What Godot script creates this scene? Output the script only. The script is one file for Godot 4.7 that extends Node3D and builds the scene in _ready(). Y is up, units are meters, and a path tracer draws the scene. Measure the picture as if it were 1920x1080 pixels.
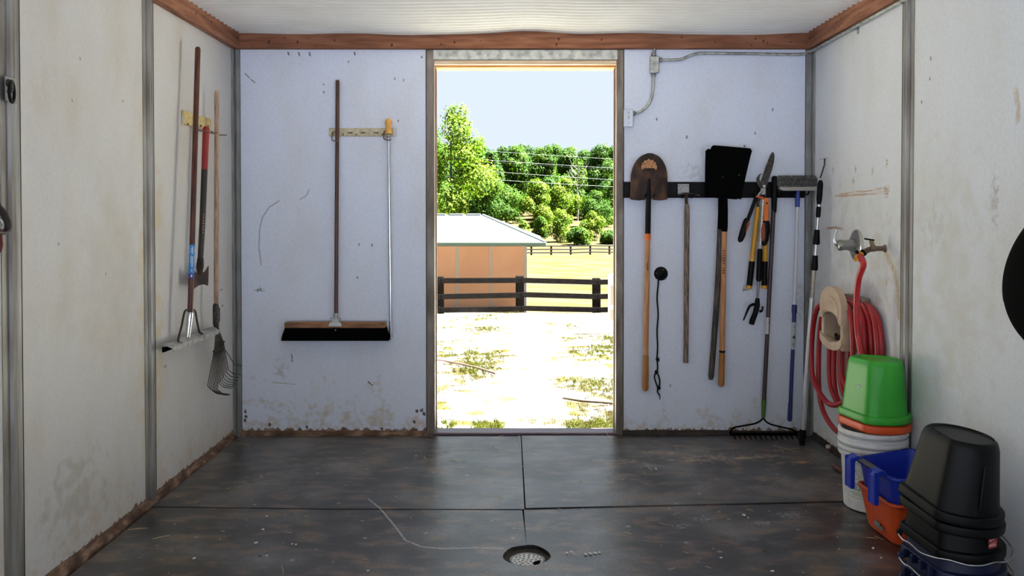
extends Node3D

const WALL_L := -1.78
const WALL_R := 1.888
const DEPTH := 3.66          # a 12 ft bay, open at the front
const EAVE := 2.447          # underside of the timber plates
const CEIL := 2.536
const DOOR_L := -0.508
const DOOR_R := 0.644
const DOOR_TOP := 2.345

var M := {}
var used := {}
var ink_scale := 1.0
var rng := RandomNumberGenerator.new()


func _ready() -> void:
	# ---- camera ----
	var cam := Camera3D.new()
	cam.name = "camera"
	add_child(cam)
	cam.position = Vector3(0, 1.41, 5.407)
	cam.rotation_degrees = Vector3(-1.0, 0, 0)
	cam.projection = Camera3D.PROJECTION_FRUSTUM
	cam.near = 0.05
	cam.far = 900.0
	cam.size = 0.05 * 1080.0 / 1595.0
	cam.frustum_offset = Vector2(-5.0, -112.16) * 0.05 / 1595.0
	cam.current = true
	# ---- sky, exposure ----
	var we := WorldEnvironment.new()
	we.name = "world"
	var env := Environment.new()
	var sky := Sky.new()
	var sm := ProceduralSkyMaterial.new()
	sm.sky_top_color = Color(0.895, 0.95, 1.0)
	sm.sky_horizon_color = Color(0.905, 0.955, 1.0)
	sm.ground_bottom_color = Color(0.45, 0.43, 0.36)
	sm.ground_horizon_color = Color(0.6, 0.6, 0.52)
	sky.sky_material = sm
	env.background_mode = Environment.BG_SKY
	env.sky = sky
	env.tonemap_mode = Environment.TONE_MAPPER_LINEAR
	env.tonemap_exposure = 1.0
	env.sdfgi_enabled = true
	env.ssao_enabled = true
	env.ssil_enabled = true
	we.environment = env
	add_child(we)
	# ---- sun: high, from the right ----
	var sun := DirectionalLight3D.new()
	sun.name = "sun"
	add_child(sun)
	sun.basis = Basis.looking_at(-Vector3(0.50, 0.86, -0.03), Vector3.UP)
	sun.light_energy = 44.0
	sun.light_color = Color(1.0, 0.99, 0.975)
	sun.light_angular_distance = 0.53
	sun.shadow_enabled = true
	sun.sky_mode = DirectionalLight3D.SKY_MODE_LIGHT_ONLY

	rng.seed = 11
	make_materials()
	build_floor()
	build_walls()
	build_ceiling()
	build_aisle()
	build_ground()
	build_shed()
	build_fences()
	build_trees()
	build_back_wall_tools()
	build_rail_tools()
	build_left_wall_tools()
	build_electrics()
	build_plumbing()
	build_buckets()
	build_small_things()
	build_grass()


# ------------------------------------------------------------------ naming
func numbered(called: String) -> String:
	var n: int = used.get(called, 0)
	used[called] = n + 1
	return called if n == 0 else "%s_%03d" % [called, n]


func thing(called: String, label: String, category: String, at := Vector3.ZERO, group := "") -> Node3D:
	var o := Node3D.new()
	o.name = numbered(called)
	add_child(o)
	o.position = at
	o.set_meta("label", label)
	o.set_meta("category", category)
	if group:
		o.set_meta("group", group)
	return o


func struct(called: String, label := "") -> Node3D:
	var o := Node3D.new()
	o.name = numbered(called)
	add_child(o)
	o.set_meta("kind", "structure")
	if label:
		o.set_meta("label", label)
	return o


# commits the surface as one named part; vertices are given in scene metres and moved into the thing's own axes
func part(parent: Node3D, called: String, st: SurfaceTool, m: Material, label := "") -> MeshInstance3D:
	var o := MeshInstance3D.new()
	o.name = called
	o.mesh = st.commit()
	o.material_override = m
	parent.add_child(o, true)
	o.position = -parent.global_position if parent is not MeshInstance3D else Vector3.ZERO
	if label:
		o.set_meta("label", label)
	return o


# ------------------------------------------------------------------ surfaces
func S() -> SurfaceTool:
	var st := SurfaceTool.new()
	st.begin(Mesh.PRIMITIVE_TRIANGLES)
	return st


func vert(st: SurfaceTool, p: Vector3, n: Vector3, uv: Vector2) -> void:
	st.set_normal(n)
	st.set_uv(uv)
	st.add_vertex(p)


func tri(st: SurfaceTool, a: Vector3, b: Vector3, c: Vector3, na: Vector3, nb: Vector3, nc: Vector3, ua := Vector2.ZERO, ub := Vector2.ZERO, uc := Vector2.ZERO) -> void:
	if (b - a).cross(c - a).dot(na + nb + nc) > 0.0:
		vert(st, a, na, ua); vert(st, c, nc, uc); vert(st, b, nb, ub)
	else:
		vert(st, a, na, ua); vert(st, b, nb, ub); vert(st, c, nc, uc)


func quad(st: SurfaceTool, a: Vector3, b: Vector3, c: Vector3, d: Vector3, n: Vector3, ua := Vector2(0, 0), ub := Vector2(1, 0), uc := Vector2(1, 1), ud := Vector2(0, 1)) -> void:
	tri(st, a, b, c, n, n, n, ua, ub, uc)
	tri(st, a, c, d, n, n, n, ua, uc, ud)


# box whose six faces each carry a 0..1 uv
func box(st: SurfaceTool, c: Vector3, s: Vector3, b := Basis.IDENTITY) -> void:
	var h := s / 2.0
	for k in 3:
		var i: int = [2, 0, 0][k]
		var j: int = [1, 2, 1][k]
		for sg in [-1.0, 1.0]:
			var pts := []
			var uvs := []
			for q in [[-1, -1], [1, -1], [1, 1], [-1, 1]]:
				var p := Vector3.ZERO
				p[k] = sg * h[k]
				p[i] = q[0] * h[i]
				p[j] = q[1] * h[j]
				pts.append(c + b * p)
				uvs.append(Vector2(q[0] * 0.5 + 0.5, 0.5 - q[1] * 0.5 if k != 1 else q[1] * 0.5 + 0.5))
			var n := Vector3.ZERO
			n[k] = sg
			quad(st, pts[0], pts[1], pts[2], pts[3], b * n, uvs[0], uvs[1], uvs[2], uvs[3])


func box2(st: SurfaceTool, lo: Vector3, hi: Vector3) -> void:
	box(st, (lo + hi) / 2.0, (hi - lo).abs())


# box with chamfered edges
func cbox(st: SurfaceTool, c: Vector3, s: Vector3, r: float, b := Basis.IDENTITY) -> void:
	var h := s / 2.0
	r = minf(r, minf(h.x, minf(h.y, h.z)) * 0.9)
	var at := func(sg: Vector3, k: int) -> Vector3:
		var p := Vector3(sg.x * (h.x - r), sg.y * (h.y - r), sg.z * (h.z - r))
		p[k] = sg[k] * h[k]
		return c + b * p
	for k in 3:
		var i := (k + 1) % 3
		var j := (k + 2) % 3
		for sg in [-1.0, 1.0]:
			var q := []
			for w in [[-1, -1], [1, -1], [1, 1], [-1, 1]]:
				var v := Vector3.ZERO
				v[k] = sg; v[i] = w[0]; v[j] = w[1]
				q.append(at.call(v, k))
			var n := Vector3.ZERO
			n[k] = sg
			quad(st, q[0], q[1], q[2], q[3], b * n)
		for u in [-1.0, 1.0]:
			for w in [-1.0, 1.0]:
				var v0 := Vector3.ZERO
				v0[k] = -1.0; v0[i] = u; v0[j] = w
				var v1 := v0
				v1[k] = 1.0
				var n2 := Vector3.ZERO
				n2[i] = u; n2[j] = w
				quad(st, at.call(v0, i), at.call(v1, i), at.call(v1, j), at.call(v0, j), b * n2.normalized())
	for x in [-1.0, 1.0]:
		for y in [-1.0, 1.0]:
			for z in [-1.0, 1.0]:
				var v := Vector3(x, y, z)
				var n := b * v.normalized()
				tri(st, at.call(v, 0), at.call(v, 1), at.call(v, 2), n, n, n)


func cbox2(st: SurfaceTool, lo: Vector3, hi: Vector3, r: float) -> void:
	cbox(st, (lo + hi) / 2.0, (hi - lo).abs(), r)


# swept round tube; r is one radius or one per point
func tube(st: SurfaceTool, pts: Array, r, sides := 10, flat := 1.0) -> void:
	var n := pts.size()
	var rings := []
	var norms := []
	var up := Vector3.ZERO
	for i in n:
		var d: Vector3 = (pts[mini(i + 1, n - 1)] - pts[maxi(i - 1, 0)]).normalized()
		if up == Vector3.ZERO:
			up = d.cross(Vector3(0.31, 0.17, 0.93) if absf(d.z) < 0.9 else Vector3(0.9, 0.3, 0.1)).normalized()
		up = (up - d * up.dot(d)).normalized()
		var side := d.cross(up)
		var rad: float = r[i] if r is Array else r
		var ring := PackedVector3Array()
		var nr := PackedVector3Array()
		for k in sides + 1:
			var a := TAU * k / sides
			var o := up * cos(a) + side * sin(a) * flat
			ring.append(pts[i] + o * rad)
			nr.append(o.normalized())
		rings.append(ring)
		norms.append(nr)
	var len_at := 0.0
	for i in n - 1:
		var l2: float = len_at + pts[i].distance_to(pts[i + 1])
		for k in sides:
			var a: Vector3 = rings[i][k]
			var b: Vector3 = rings[i][k + 1]
			var c: Vector3 = rings[i + 1][k + 1]
			var d: Vector3 = rings[i + 1][k]
			var u0 := float(k) / sides
			var u1 := float(k + 1) / sides
			tri(st, a, b, c, norms[i][k], norms[i][k + 1], norms[i + 1][k + 1], Vector2(u0, len_at), Vector2(u1, len_at), Vector2(u1, l2))
			tri(st, a, c, d, norms[i][k], norms[i + 1][k + 1], norms[i + 1][k], Vector2(u0, len_at), Vector2(u1, l2), Vector2(u0, l2))
		len_at = l2
	for e in [0, n - 1]:
		var d: Vector3 = (pts[0] - pts[1]).normalized() if e == 0 else (pts[n - 1] - pts[n - 2]).normalized()
		for k in sides:
			tri(st, pts[e], rings[e][k], rings[e][k + 1], d, d, d)


# a smooth run through a few points
func curve(pts: Array, steps := 8) -> Array:
	var out := []
	var n := pts.size()
	for i in n - 1:
		var p0: Vector3 = pts[maxi(i - 1, 0)]
		var p1: Vector3 = pts[i]
		var p2: Vector3 = pts[i + 1]
		var p3: Vector3 = pts[mini(i + 2, n - 1)]
		for k in steps:
			var t := float(k) / steps
			out.append(0.5 * ((2.0 * p1) + (p2 - p0) * t + (2.0 * p0 - 5.0 * p1 + 4.0 * p2 - p3) * t * t + (3.0 * p1 - p0 - 3.0 * p2 + p3) * t * t * t))
	out.append(pts[n - 1])
	return out


func toward(d: Vector3) -> Basis:   # y axis along d
	d = d.normalized()
	var x := d.cross(Vector3(0.02, 0.11, 1.0)).normalized()
	return Basis(x, d, x.cross(d))


# turned profile of Vector2(radius, height) about the y axis of xf
func lathe(st: SurfaceTool, prof: Array, xf: Transform3D, n := 20, smooth := true) -> void:
	var m := prof.size()
	var nn := []
	for i in m:
		var a: Vector2 = prof[maxi(i - 1, 0)]
		var b: Vector2 = prof[mini(i + 1, m - 1)]
		var t := (b - a).normalized()
		nn.append(Vector2(t.y, -t.x))
	for i in m - 1:
		var p: Vector2 = prof[i]
		var q: Vector2 = prof[i + 1]
		if p.is_equal_approx(q):
			continue
		var t := (q - p).normalized()
		var fn := Vector2(t.y, -t.x)
		var n0: Vector2 = nn[i] if smooth and nn[i].dot(fn) > 0.7 else fn
		var n1: Vector2 = nn[i + 1] if smooth and nn[i + 1].dot(fn) > 0.7 else fn
		for k in n:
			var a0 := TAU * k / n
			var a1 := TAU * (k + 1) / n
			var f := func(v: Vector2, a: float) -> Vector3: return Vector3(v.x * cos(a), v.y, v.x * sin(a))
			var A: Vector3 = xf * f.call(p, a0)
			var B: Vector3 = xf * f.call(p, a1)
			var Cc: Vector3 = xf * f.call(q, a1)
			var D: Vector3 = xf * f.call(q, a0)
			var nA: Vector3 = (xf.basis * f.call(n0, a0)).normalized()
			var nB: Vector3 = (xf.basis * f.call(n0, a1)).normalized()
			var nC: Vector3 = (xf.basis * f.call(n1, a1)).normalized()
			var nD: Vector3 = (xf.basis * f.call(n1, a0)).normalized()
			var u0 := float(k) / n
			var u1 := float(k + 1) / n
			if p.x > 1e-6:
				tri(st, A, B, Cc, nA, nB, nC, Vector2(u0, p.y), Vector2(u1, p.y), Vector2(u1, q.y))
			if q.x > 1e-6:
				tri(st, A, Cc, D, nA, nC, nD, Vector2(u0, p.y), Vector2(u1, q.y), Vector2(u0, q.y))


# flat outline given thickness along the z axis of xf
func prism(st: SurfaceTool, poly: Array, depth: float, xf := Transform3D.IDENTITY) -> void:
	var pv := PackedVector2Array(poly)
	var ix := Geometry2D.triangulate_polygon(pv)
	var lo := pv[0]
	var hi := pv[0]
	for p in pv:
		lo = lo.min(p)
		hi = hi.max(p)
	var uv := func(p: Vector2) -> Vector2: return Vector2((p.x - lo.x) / maxf(hi.x - lo.x, 1e-6), 1.0 - (p.y - lo.y) / maxf(hi.y - lo.y, 1e-6))
	for s in [-0.5, 0.5]:
		var n: Vector3 = xf.basis * Vector3(0, 0, signf(s))
		for t in ix.size() / 3:
			var a := pv[ix[t * 3]]
			var b := pv[ix[t * 3 + 1]]
			var c := pv[ix[t * 3 + 2]]
			tri(st, xf * Vector3(a.x, a.y, s * depth), xf * Vector3(b.x, b.y, s * depth), xf * Vector3(c.x, c.y, s * depth), n, n, n, uv.call(a), uv.call(b), uv.call(c))
	var ccw := not Geometry2D.is_polygon_clockwise(pv)
	for i in pv.size():
		var a := pv[i]
		var b := pv[(i + 1) % pv.size()]
		var t := (b - a).normalized()
		var n2 := Vector2(t.y, -t.x) * (1.0 if ccw else -1.0)
		var n: Vector3 = xf.basis * Vector3(n2.x, n2.y, 0)
		quad(st, xf * Vector3(a.x, a.y, -depth / 2), xf * Vector3(b.x, b.y, -depth / 2), xf * Vector3(b.x, b.y, depth / 2), xf * Vector3(a.x, a.y, depth / 2), n)


# skin over rings of equal point counts; normals point away from the ring centres
func loft(st: SurfaceTool, rings: Array, cap0 := true, cap1 := true, sharp := false) -> void:
	var m: int = rings.size()
	var n: int = rings[0].size()
	var cen := []
	for r in rings:
		var c := Vector3.ZERO
		for p in r:
			c += p
		cen.append(c / n)
	var norm := func(i: int, k: int) -> Vector3:
		var du: Vector3 = rings[i][(k + 1) % n] - rings[i][(k - 1 + n) % n]
		var dv: Vector3 = rings[mini(i + 1, m - 1)][k] - rings[maxi(i - 1, 0)][k]
		var v := du.cross(dv).normalized()
		return v if v.dot(rings[i][k] - cen[i]) >= 0.0 else -v
	for i in m - 1:
		for k in n:
			var k2 := (k + 1) % n
			var a: Vector3 = rings[i][k]
			var b: Vector3 = rings[i][k2]
			var c: Vector3 = rings[i + 1][k2]
			var d: Vector3 = rings[i + 1][k]
			if sharp:
				var f := (b - a).cross(d - a)
				if f.length() < 1e-12:
					f = (c - b).cross(d - c)
				f = f.normalized()
				if f.dot((a + b + c + d) / 4.0 - (cen[i] + cen[i + 1]) / 2.0) < 0.0:
					f = -f
				quad(st, a, b, c, d, f)
			else:
				var na: Vector3 = norm.call(i, k)
				var nb: Vector3 = norm.call(i, k2)
				var nc: Vector3 = norm.call(i + 1, k2)
				var nd: Vector3 = norm.call(i + 1, k)
				tri(st, a, b, c, na, nb, nc)
				tri(st, a, c, d, na, nc, nd)
	for e in [[0, 1, cap0], [m - 1, m - 2, cap1]]:
		if not e[2]:
			continue
		var nrm: Vector3 = (cen[e[0]] - cen[e[1]]).normalized()
		if nrm == Vector3.ZERO:
			nrm = Vector3.UP
		for k in n:
			tri(st, cen[e[0]], rings[e[0]][k], rings[e[0]][(k + 1) % n], nrm, nrm, nrm)


# sheet from a function of (u, v) in 0..1
func sheet(st: SurfaceTool, nu: int, nv: int, f: Callable, facing: Vector3) -> void:
	var P := []
	for i in nu + 1:
		var row := PackedVector3Array()
		for j in nv + 1:
			row.append(f.call(float(i) / nu, float(j) / nv))
		P.append(row)
	var norm := func(i: int, j: int) -> Vector3:
		var du: Vector3 = P[mini(i + 1, nu)][j] - P[maxi(i - 1, 0)][j]
		var dv: Vector3 = P[i][mini(j + 1, nv)] - P[i][maxi(j - 1, 0)]
		var n := du.cross(dv).normalized()
		return n if n.dot(facing) >= 0.0 else -n
	for i in nu:
		for j in nv:
			var a: Vector3 = P[i][j]
			var b: Vector3 = P[i + 1][j]
			var c: Vector3 = P[i + 1][j + 1]
			var d: Vector3 = P[i][j + 1]
			var na: Vector3 = norm.call(i, j)
			var nb: Vector3 = norm.call(i + 1, j)
			var nc: Vector3 = norm.call(i + 1, j + 1)
			var nd: Vector3 = norm.call(i, j + 1)
			var u0 := Vector2(float(i) / nu, float(j) / nv)
			var u1 := Vector2(float(i + 1) / nu, float(j) / nv)
			var u2 := Vector2(float(i + 1) / nu, float(j + 1) / nv)
			var u3 := Vector2(float(i) / nu, float(j + 1) / nv)
			tri(st, a, b, c, na, nb, nc, u0, u1, u2)
			tri(st, a, c, d, na, nc, nd, u0, u2, u3)


func screw(parent: Node3D, p: Vector3, n: Vector3, r: float, m: Material, called := "screw") -> void:
	var st := S()
	lathe(st, [Vector2(r, 0), Vector2(r * 0.9, r * 0.5), Vector2(r * 0.4, r * 0.75), Vector2(0, r * 0.8)], Transform3D(toward(n), p), 10)
	part(parent, called, st, m)


# ------------------------------------------------------------------ materials
func mat(c: Color, rough := 0.7, metal := 0.0) -> StandardMaterial3D:
	var m := StandardMaterial3D.new()
	m.albedo_color = c
	m.roughness = rough
	m.metallic = metal
	return m


func noise(freq: float, sd: int, cols: Array, size := 256, octaves := 4, kind := FastNoiseLite.TYPE_SIMPLEX_SMOOTH) -> NoiseTexture2D:
	var f := FastNoiseLite.new()
	f.noise_type = kind
	f.frequency = freq
	f.seed = sd
	f.fractal_octaves = octaves
	var t := NoiseTexture2D.new()
	t.width = size
	t.height = size
	t.seamless = true
	t.noise = f
	var g := Gradient.new()
	var offs := PackedFloat32Array()
	var cc := PackedColorArray()
	for e in cols:
		offs.append(e[0])
		cc.append(e[1])
	g.offsets = offs
	g.colors = cc
	t.color_ramp = g
	return t


# noise-grained material mapped on three planes in the object's metres
func grain(cols: Array, scale: Vector3, rough := 0.7, metal := 0.0, sd := 1, freq := 0.02, octaves := 4, bump := 0.0) -> StandardMaterial3D:
	var m := mat(Color.WHITE, rough, metal)
	m.albedo_texture = noise(freq, sd, cols, 256, octaves)
	m.uv1_triplanar = true
	m.uv1_scale = scale
	m.uv1_triplanar_sharpness = 6.0
	if bump > 0.0:
		m.heightmap_enabled = true
		m.heightmap_texture = noise(freq * 1.5, sd + 7, [[0.0, Color.BLACK], [1.0, Color.WHITE]], 256, octaves)
		m.heightmap_scale = bump
	return m


func c8(r: int, g: int, b: int) -> Color:
	return Color(r / 255.0, g / 255.0, b / 255.0)


func printed(im: Image, rough := 0.6) -> StandardMaterial3D:
	var m := mat(Color.WHITE, rough)
	m.albedo_texture = ImageTexture.create_from_image(im)
	m.texture_repeat = false
	return m


# ---- painting of stains, scuffs and print into an image (px = pixels per metre)
func blend(im: Image, x: int, y: int, c: Color, a: float) -> void:
	if x >= 0 and y >= 0 and x < im.get_width() and y < im.get_height():
		im.set_pixel(x, y, im.get_pixel(x, y).lerp(c, clampf(a, 0.0, 1.0)))


func stroke(im: Image, pts: Array, w: float, c: Color, a: float, rough := 0.5, sd := 3) -> void:
	var f := FastNoiseLite.new()
	f.seed = sd
	f.frequency = 0.15 / ink_scale
	w *= ink_scale
	for i in pts.size() - 1:
		var p: Vector2 = pts[i]
		var q: Vector2 = pts[i + 1]
		var steps := maxi(2, int(p.distance_to(q) * 1.6))
		for k in steps:
			var o := p.lerp(q, float(k) / steps)
			var r := int(ceil(w))
			for dx in range(-r, r + 1):
				for dy in range(-r, r + 1):
					var dd := Vector2(dx, dy).length()
					if dd <= w:
						var g := 0.5 + 0.5 * f.get_noise_2d(o.x + dx, o.y + dy)
						if g > rough * 0.9:
							blend(im, int(o.x) + dx, int(o.y) + dy, c, a * (1.0 - 0.6 * dd / (w + 0.01)))


func blotch(im: Image, at: Vector2, r: Vector2, c: Color, a: float, sd := 1, freq := 0.08, cut := 0.0) -> void:
	var f := FastNoiseLite.new()
	f.seed = sd
	f.frequency = freq / ink_scale
	f.fractal_octaves = 4
	r *= ink_scale
	for x in range(int(at.x - r.x), int(at.x + r.x)):
		for y in range(int(at.y - r.y), int(at.y + r.y)):
			var d := Vector2((x - at.x) / r.x, (y - at.y) / r.y).length()
			if d < 1.0:
				var v := (1.0 - d) * 1.2 + f.get_noise_2d(x, y) * 1.6 - 0.35
				if v > cut:
					blend(im, x, y, c, a * minf(1.0, (v - cut) * (1.1 if r.x + r.y > 24.0 * ink_scale else 2.5)))


func make_materials() -> void:
	M.galv = grain([[0.0, c8(124, 125, 125)], [0.45, c8(138, 139, 139)], [0.6, c8(146, 147, 146)], [1.0, c8(160, 160, 158)]], Vector3(2, 0.6, 2), 0.5, 0.55, 4, 0.03)
	M.galv_dirty = grain([[0.0, c8(112, 106, 100)], [0.4, c8(136, 132, 128)], [0.62, c8(148, 146, 142)], [1.0, c8(166, 164, 160)]], Vector3(2.2, 0.5, 2.2), 0.5, 0.45, 9, 0.012)
	M.jamb = grain([[0.0, c8(92, 80, 70)], [0.4, c8(120, 110, 101)], [0.62, c8(134, 126, 118)], [1.0, c8(152, 148, 142)]], Vector3(2.2, 0.6, 2.2), 0.55, 0.35, 14, 0.014)
	M.galv_bright = grain([[0.0, c8(130, 132, 130)], [0.5, c8(176, 178, 174)], [1.0, c8(205, 205, 200)]], Vector3(2.2, 2.2, 2.2), 0.42, 0.6, 5, 0.03)
	M.seam = mat(c8(38, 36, 35), 0.8)
	M.rust_base = grain([[0.0, c8(58, 42, 34)], [0.45, c8(104, 78, 62)], [0.7, c8(140, 112, 92)], [1.0, c8(168, 142, 120)]], Vector3(0.9, 2.4, 0.9), 0.9, 0.0, 12, 0.03)
	M.timber_x = grain([[0.0, c8(104, 64, 42)], [0.4, c8(136, 86, 60)], [0.6, c8(146, 94, 67)], [1.0, c8(166, 116, 88)]], Vector3(0.35, 3, 3), 0.8, 0.0, 21, 0.03, 5)
	M.timber_z = grain([[0.0, c8(104, 64, 42)], [0.4, c8(134, 86, 60)], [0.6, c8(146, 96, 70)], [1.0, c8(168, 120, 92)]], Vector3(3, 3, 0.35), 0.8, 0.0, 23, 0.03, 5)
	M.knot = mat(c8(86, 48, 32), 0.85)
	M.soffit = grain([[0.0, c8(196, 128, 66)], [0.5, c8(216, 152, 88)], [1.0, c8(228, 170, 108)]], Vector3(0.5, 6, 6), 0.75, 0.0, 25)
	M.strip_wood = grain([[0.0, c8(196, 164, 132)], [0.5, c8(220, 194, 166)], [1.0, c8(232, 212, 190)]], Vector3(0.5, 6, 6), 0.75, 0.0, 26)
	M.ceiling = grain([[0.0, c8(232, 229, 224)], [0.5, c8(240, 238, 234)], [1.0, c8(244, 243, 240)]], Vector3(0.5, 0.5, 0.5), 0.6, 0.0, 31, 0.015)
	M.plain_wall = mat(c8(190, 184, 172), 0.85)
	M.slab = grain([[0.0, c8(36, 32, 30)], [0.5, c8(54, 48, 44)], [1.0, c8(74, 66, 60)]], Vector3(2, 2, 2), 0.9, 0.0, 33)
	M.black = mat(c8(9, 9, 10), 0.5)
	M.black.metallic_specular = 0.28
	M.black_matte = mat(c8(7, 7, 7), 0.9)
	M.black_matte.metallic_specular = 0.15
	M.chrome = mat(c8(205, 206, 208), 0.2, 1.0)
	M.steel = mat(c8(150, 150, 150), 0.35, 0.9)
	M.dark_steel = grain([[0.0, c8(36, 34, 32)], [0.5, c8(62, 58, 54)], [1.0, c8(96, 90, 84)]], Vector3(6, 6, 6), 0.5, 0.6, 35)
	M.rusty = grain([[0.0, c8(24, 18, 16)], [0.45, c8(46, 32, 26)], [0.7, c8(78, 52, 40)], [1.0, c8(104, 74, 58)]], Vector3(2.5, 1.5, 2.5), 0.7, 0.2, 36, 0.012)
	M.brown_handle = grain([[0.0, c8(44, 24, 18)], [0.5, c8(76, 42, 30)], [1.0, c8(112, 70, 52)]], Vector3(14, 0.9, 14), 0.35, 0.0, 37)
	M.red_brown = grain([[0.0, c8(54, 20, 14)], [0.5, c8(82, 34, 24)], [1.0, c8(104, 48, 34)]], Vector3(14, 0.9, 14), 0.22, 0.0, 38)
	M.ash = grain([[0.0, c8(150, 92, 52)], [0.5, c8(188, 130, 84)], [1.0, c8(212, 160, 112)]], Vector3(16, 1.0, 16), 0.45, 0.0, 39)
	M.ash_grip = grain([[0.0, c8(146, 94, 44)], [0.5, c8(168, 112, 56)], [1.0, c8(186, 130, 70)]], Vector3(16, 1.0, 16), 0.5, 0.0, 40)
	M.weathered = grain([[0.0, c8(66, 56, 52)], [0.45, c8(112, 98, 90)], [0.7, c8(140, 118, 106)], [1.0, c8(168, 146, 132)]], Vector3(12, 1.6, 12), 0.8, 0.0, 41)
	M.weathered_dark = grain([[0.0, c8(30, 28, 26)], [0.5, c8(58, 54, 50)], [0.75, c8(90, 82, 74)], [1.0, c8(122, 104, 84)]], Vector3(12, 1.2, 12), 0.7, 0.0, 42)
	M.pink_wood = grain([[0.0, c8(128, 102, 88)], [0.5, c8(170, 144, 126)], [1.0, c8(196, 172, 154)]], Vector3(14, 1.4, 14), 0.75, 0.0, 43)
	M.block_wood = grain([[0.0, c8(96, 62, 40)], [0.5, c8(142, 98, 66)], [1.0, c8(172, 126, 92)]], Vector3(1.2, 12, 12), 0.7, 0.0, 44)
	M.cream = grain([[0.0, c8(168, 158, 132)], [0.5, c8(196, 186, 158)], [1.0, c8(214, 206, 182)]], Vector3(6, 6, 6), 0.7, 0.0, 45)
	M.cream_yellow = grain([[0.0, c8(176, 152, 96)], [0.5, c8(208, 184, 124)], [1.0, c8(222, 202, 148)]], Vector3(6, 6, 6), 0.7, 0.0, 46)
	M.hook = mat(c8(122, 100, 84), 0.5, 0.5)
	M.knob_yellow = grain([[0.0, c8(206, 146, 56)], [0.5, c8(226, 168, 78)], [1.0, c8(236, 184, 100)]], Vector3(10, 4, 10), 0.35, 0.0, 47)
	M.orange = mat(c8(226, 112, 28), 0.4)
	M.orange_red = mat(c8(214, 78, 30), 0.4)
	M.yellow = mat(c8(214, 158, 36), 0.4)
	M.grip_brown = mat(c8(146, 72, 44), 0.7)
	M.red_paint = mat(c8(146, 34, 34), 0.4)
	M.blue = mat(c8(36, 62, 150), 0.4)
	M.navy_pole = mat(c8(32, 44, 104), 0.4)
	M.white_paint = mat(c8(214, 216, 220), 0.35)
	M.green_plastic = mat(c8(66, 110, 40), 0.5)
	M.red_hose = mat(c8(164, 30, 38), 0.35)
	M.beige = grain([[0.0, c8(176, 154, 132)], [0.5, c8(190, 168, 146)], [1.0, c8(204, 184, 162)]], Vector3(1.5, 1.5, 1.5), 0.6, 0.0, 48)
	M.brass = mat(c8(196, 140, 56), 0.35, 0.9)
	M.bristle_grey = grain([[0.0, c8(78, 76, 74)], [0.5, c8(128, 126, 124)], [1.0, c8(168, 166, 162)]], Vector3(9, 9, 9), 0.9, 0.0, 50)
	M.rope = mat(c8(18, 17, 18), 0.9)
	M.aluminium = grain([[0.0, c8(176, 178, 182)], [0.5, c8(200, 201, 205)], [1.0, c8(216, 216, 220)]], Vector3(20, 1, 20), 0.28, 0.85, 49)
	M.leather = mat(c8(34, 24, 22), 0.5)
	M.straw = mat(c8(206, 184, 132), 0.8)
	M.crumb = mat(c8(226, 222, 214), 0.8)


# sheet cladding: pale film with mottling and specks; marks(im, px per metre, size) adds what the photograph shows on that sheet
func cladding(size: Vector2, base: Color, warm: Color, sd: int, marks: Callable) -> StandardMaterial3D:
	var ppm := 345.0
	ink_scale = ppm / 230.0
	var w := int(size.x * ppm)
	var h := int(size.y * ppm)
	var im := Image.create(w, h, false, Image.FORMAT_RGB8)
	var a := FastNoiseLite.new()
	a.seed = sd
	a.frequency = 0.006
	a.fractal_octaves = 5
	var b := FastNoiseLite.new()
	b.seed = sd + 5
	b.frequency = 0.16
	b.fractal_octaves = 3
	var weave := FastNoiseLite.new()
	weave.seed = sd + 9
	weave.frequency = 0.3
	for py in h:
		var y := py / ink_scale
		for px in w:
			var x := px / ink_scale
			var t := clampf(0.5 + a.get_noise_2d(x * 1.6, y * 0.8), 0.0, 1.0)
			var c := base.lerp(warm, t * t)
			var fine := b.get_noise_2d(x, y)
			var g := 1.0 + fine * 0.022 + weave.get_noise_2d(x * 0.5, y * 2.5) * 0.022
			if fine > 0.66:
				g *= 1.0 - minf(0.16, (fine - 0.66) * 2.0)
			im.set_pixel(px, py, Color(c.r * g, c.g * g, c.b * g))
	marks.call(im, ppm, Vector2(w, h))
	ink_scale = 1.0
	var m := mat(Color.WHITE, 0.5)
	m.albedo_texture = ImageTexture.create_from_image(im)
	m.texture_repeat = false
	return m


# tan mud splashed and caked over the foot of a sheet, with a ragged upper edge
func mud_foot(im: Image, ppm: float, size: Vector2, high: float, col: Color, dark: Color, sd: int, strength := 1.0) -> void:
	var f := FastNoiseLite.new()
	f.seed = sd
	f.frequency = 0.014 / ink_scale
	f.fractal_octaves = 5
	var g := FastNoiseLite.new()
	g.seed = sd + 2
	g.frequency = 0.09 / ink_scale
	g.fractal_octaves = 4
	for x in int(size.x):
		var edge := high * ppm * (0.75 + 0.7 * f.get_noise_2d(x, 0.0))
		var cake := ppm * 0.022 * (1.0 + 1.2 * g.get_noise_2d(x, 50.0))
		for y in range(int(size.y - edge * 1.3), int(size.y)):
			if y < 0:
				continue
			var up := size.y - y
			var v := f.get_noise_2d(x * 2.0, y * 2.0) + g.get_noise_2d(x, y) * 0.8
			if up < cake:
				blend(im, x, y, dark, 0.8 + 0.4 * v)
			else:
				blend(im, x, y, col, strength * clampf((v + 0.45 - 0.75 * up / edge) * 0.62, 0.0, 0.55))


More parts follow.
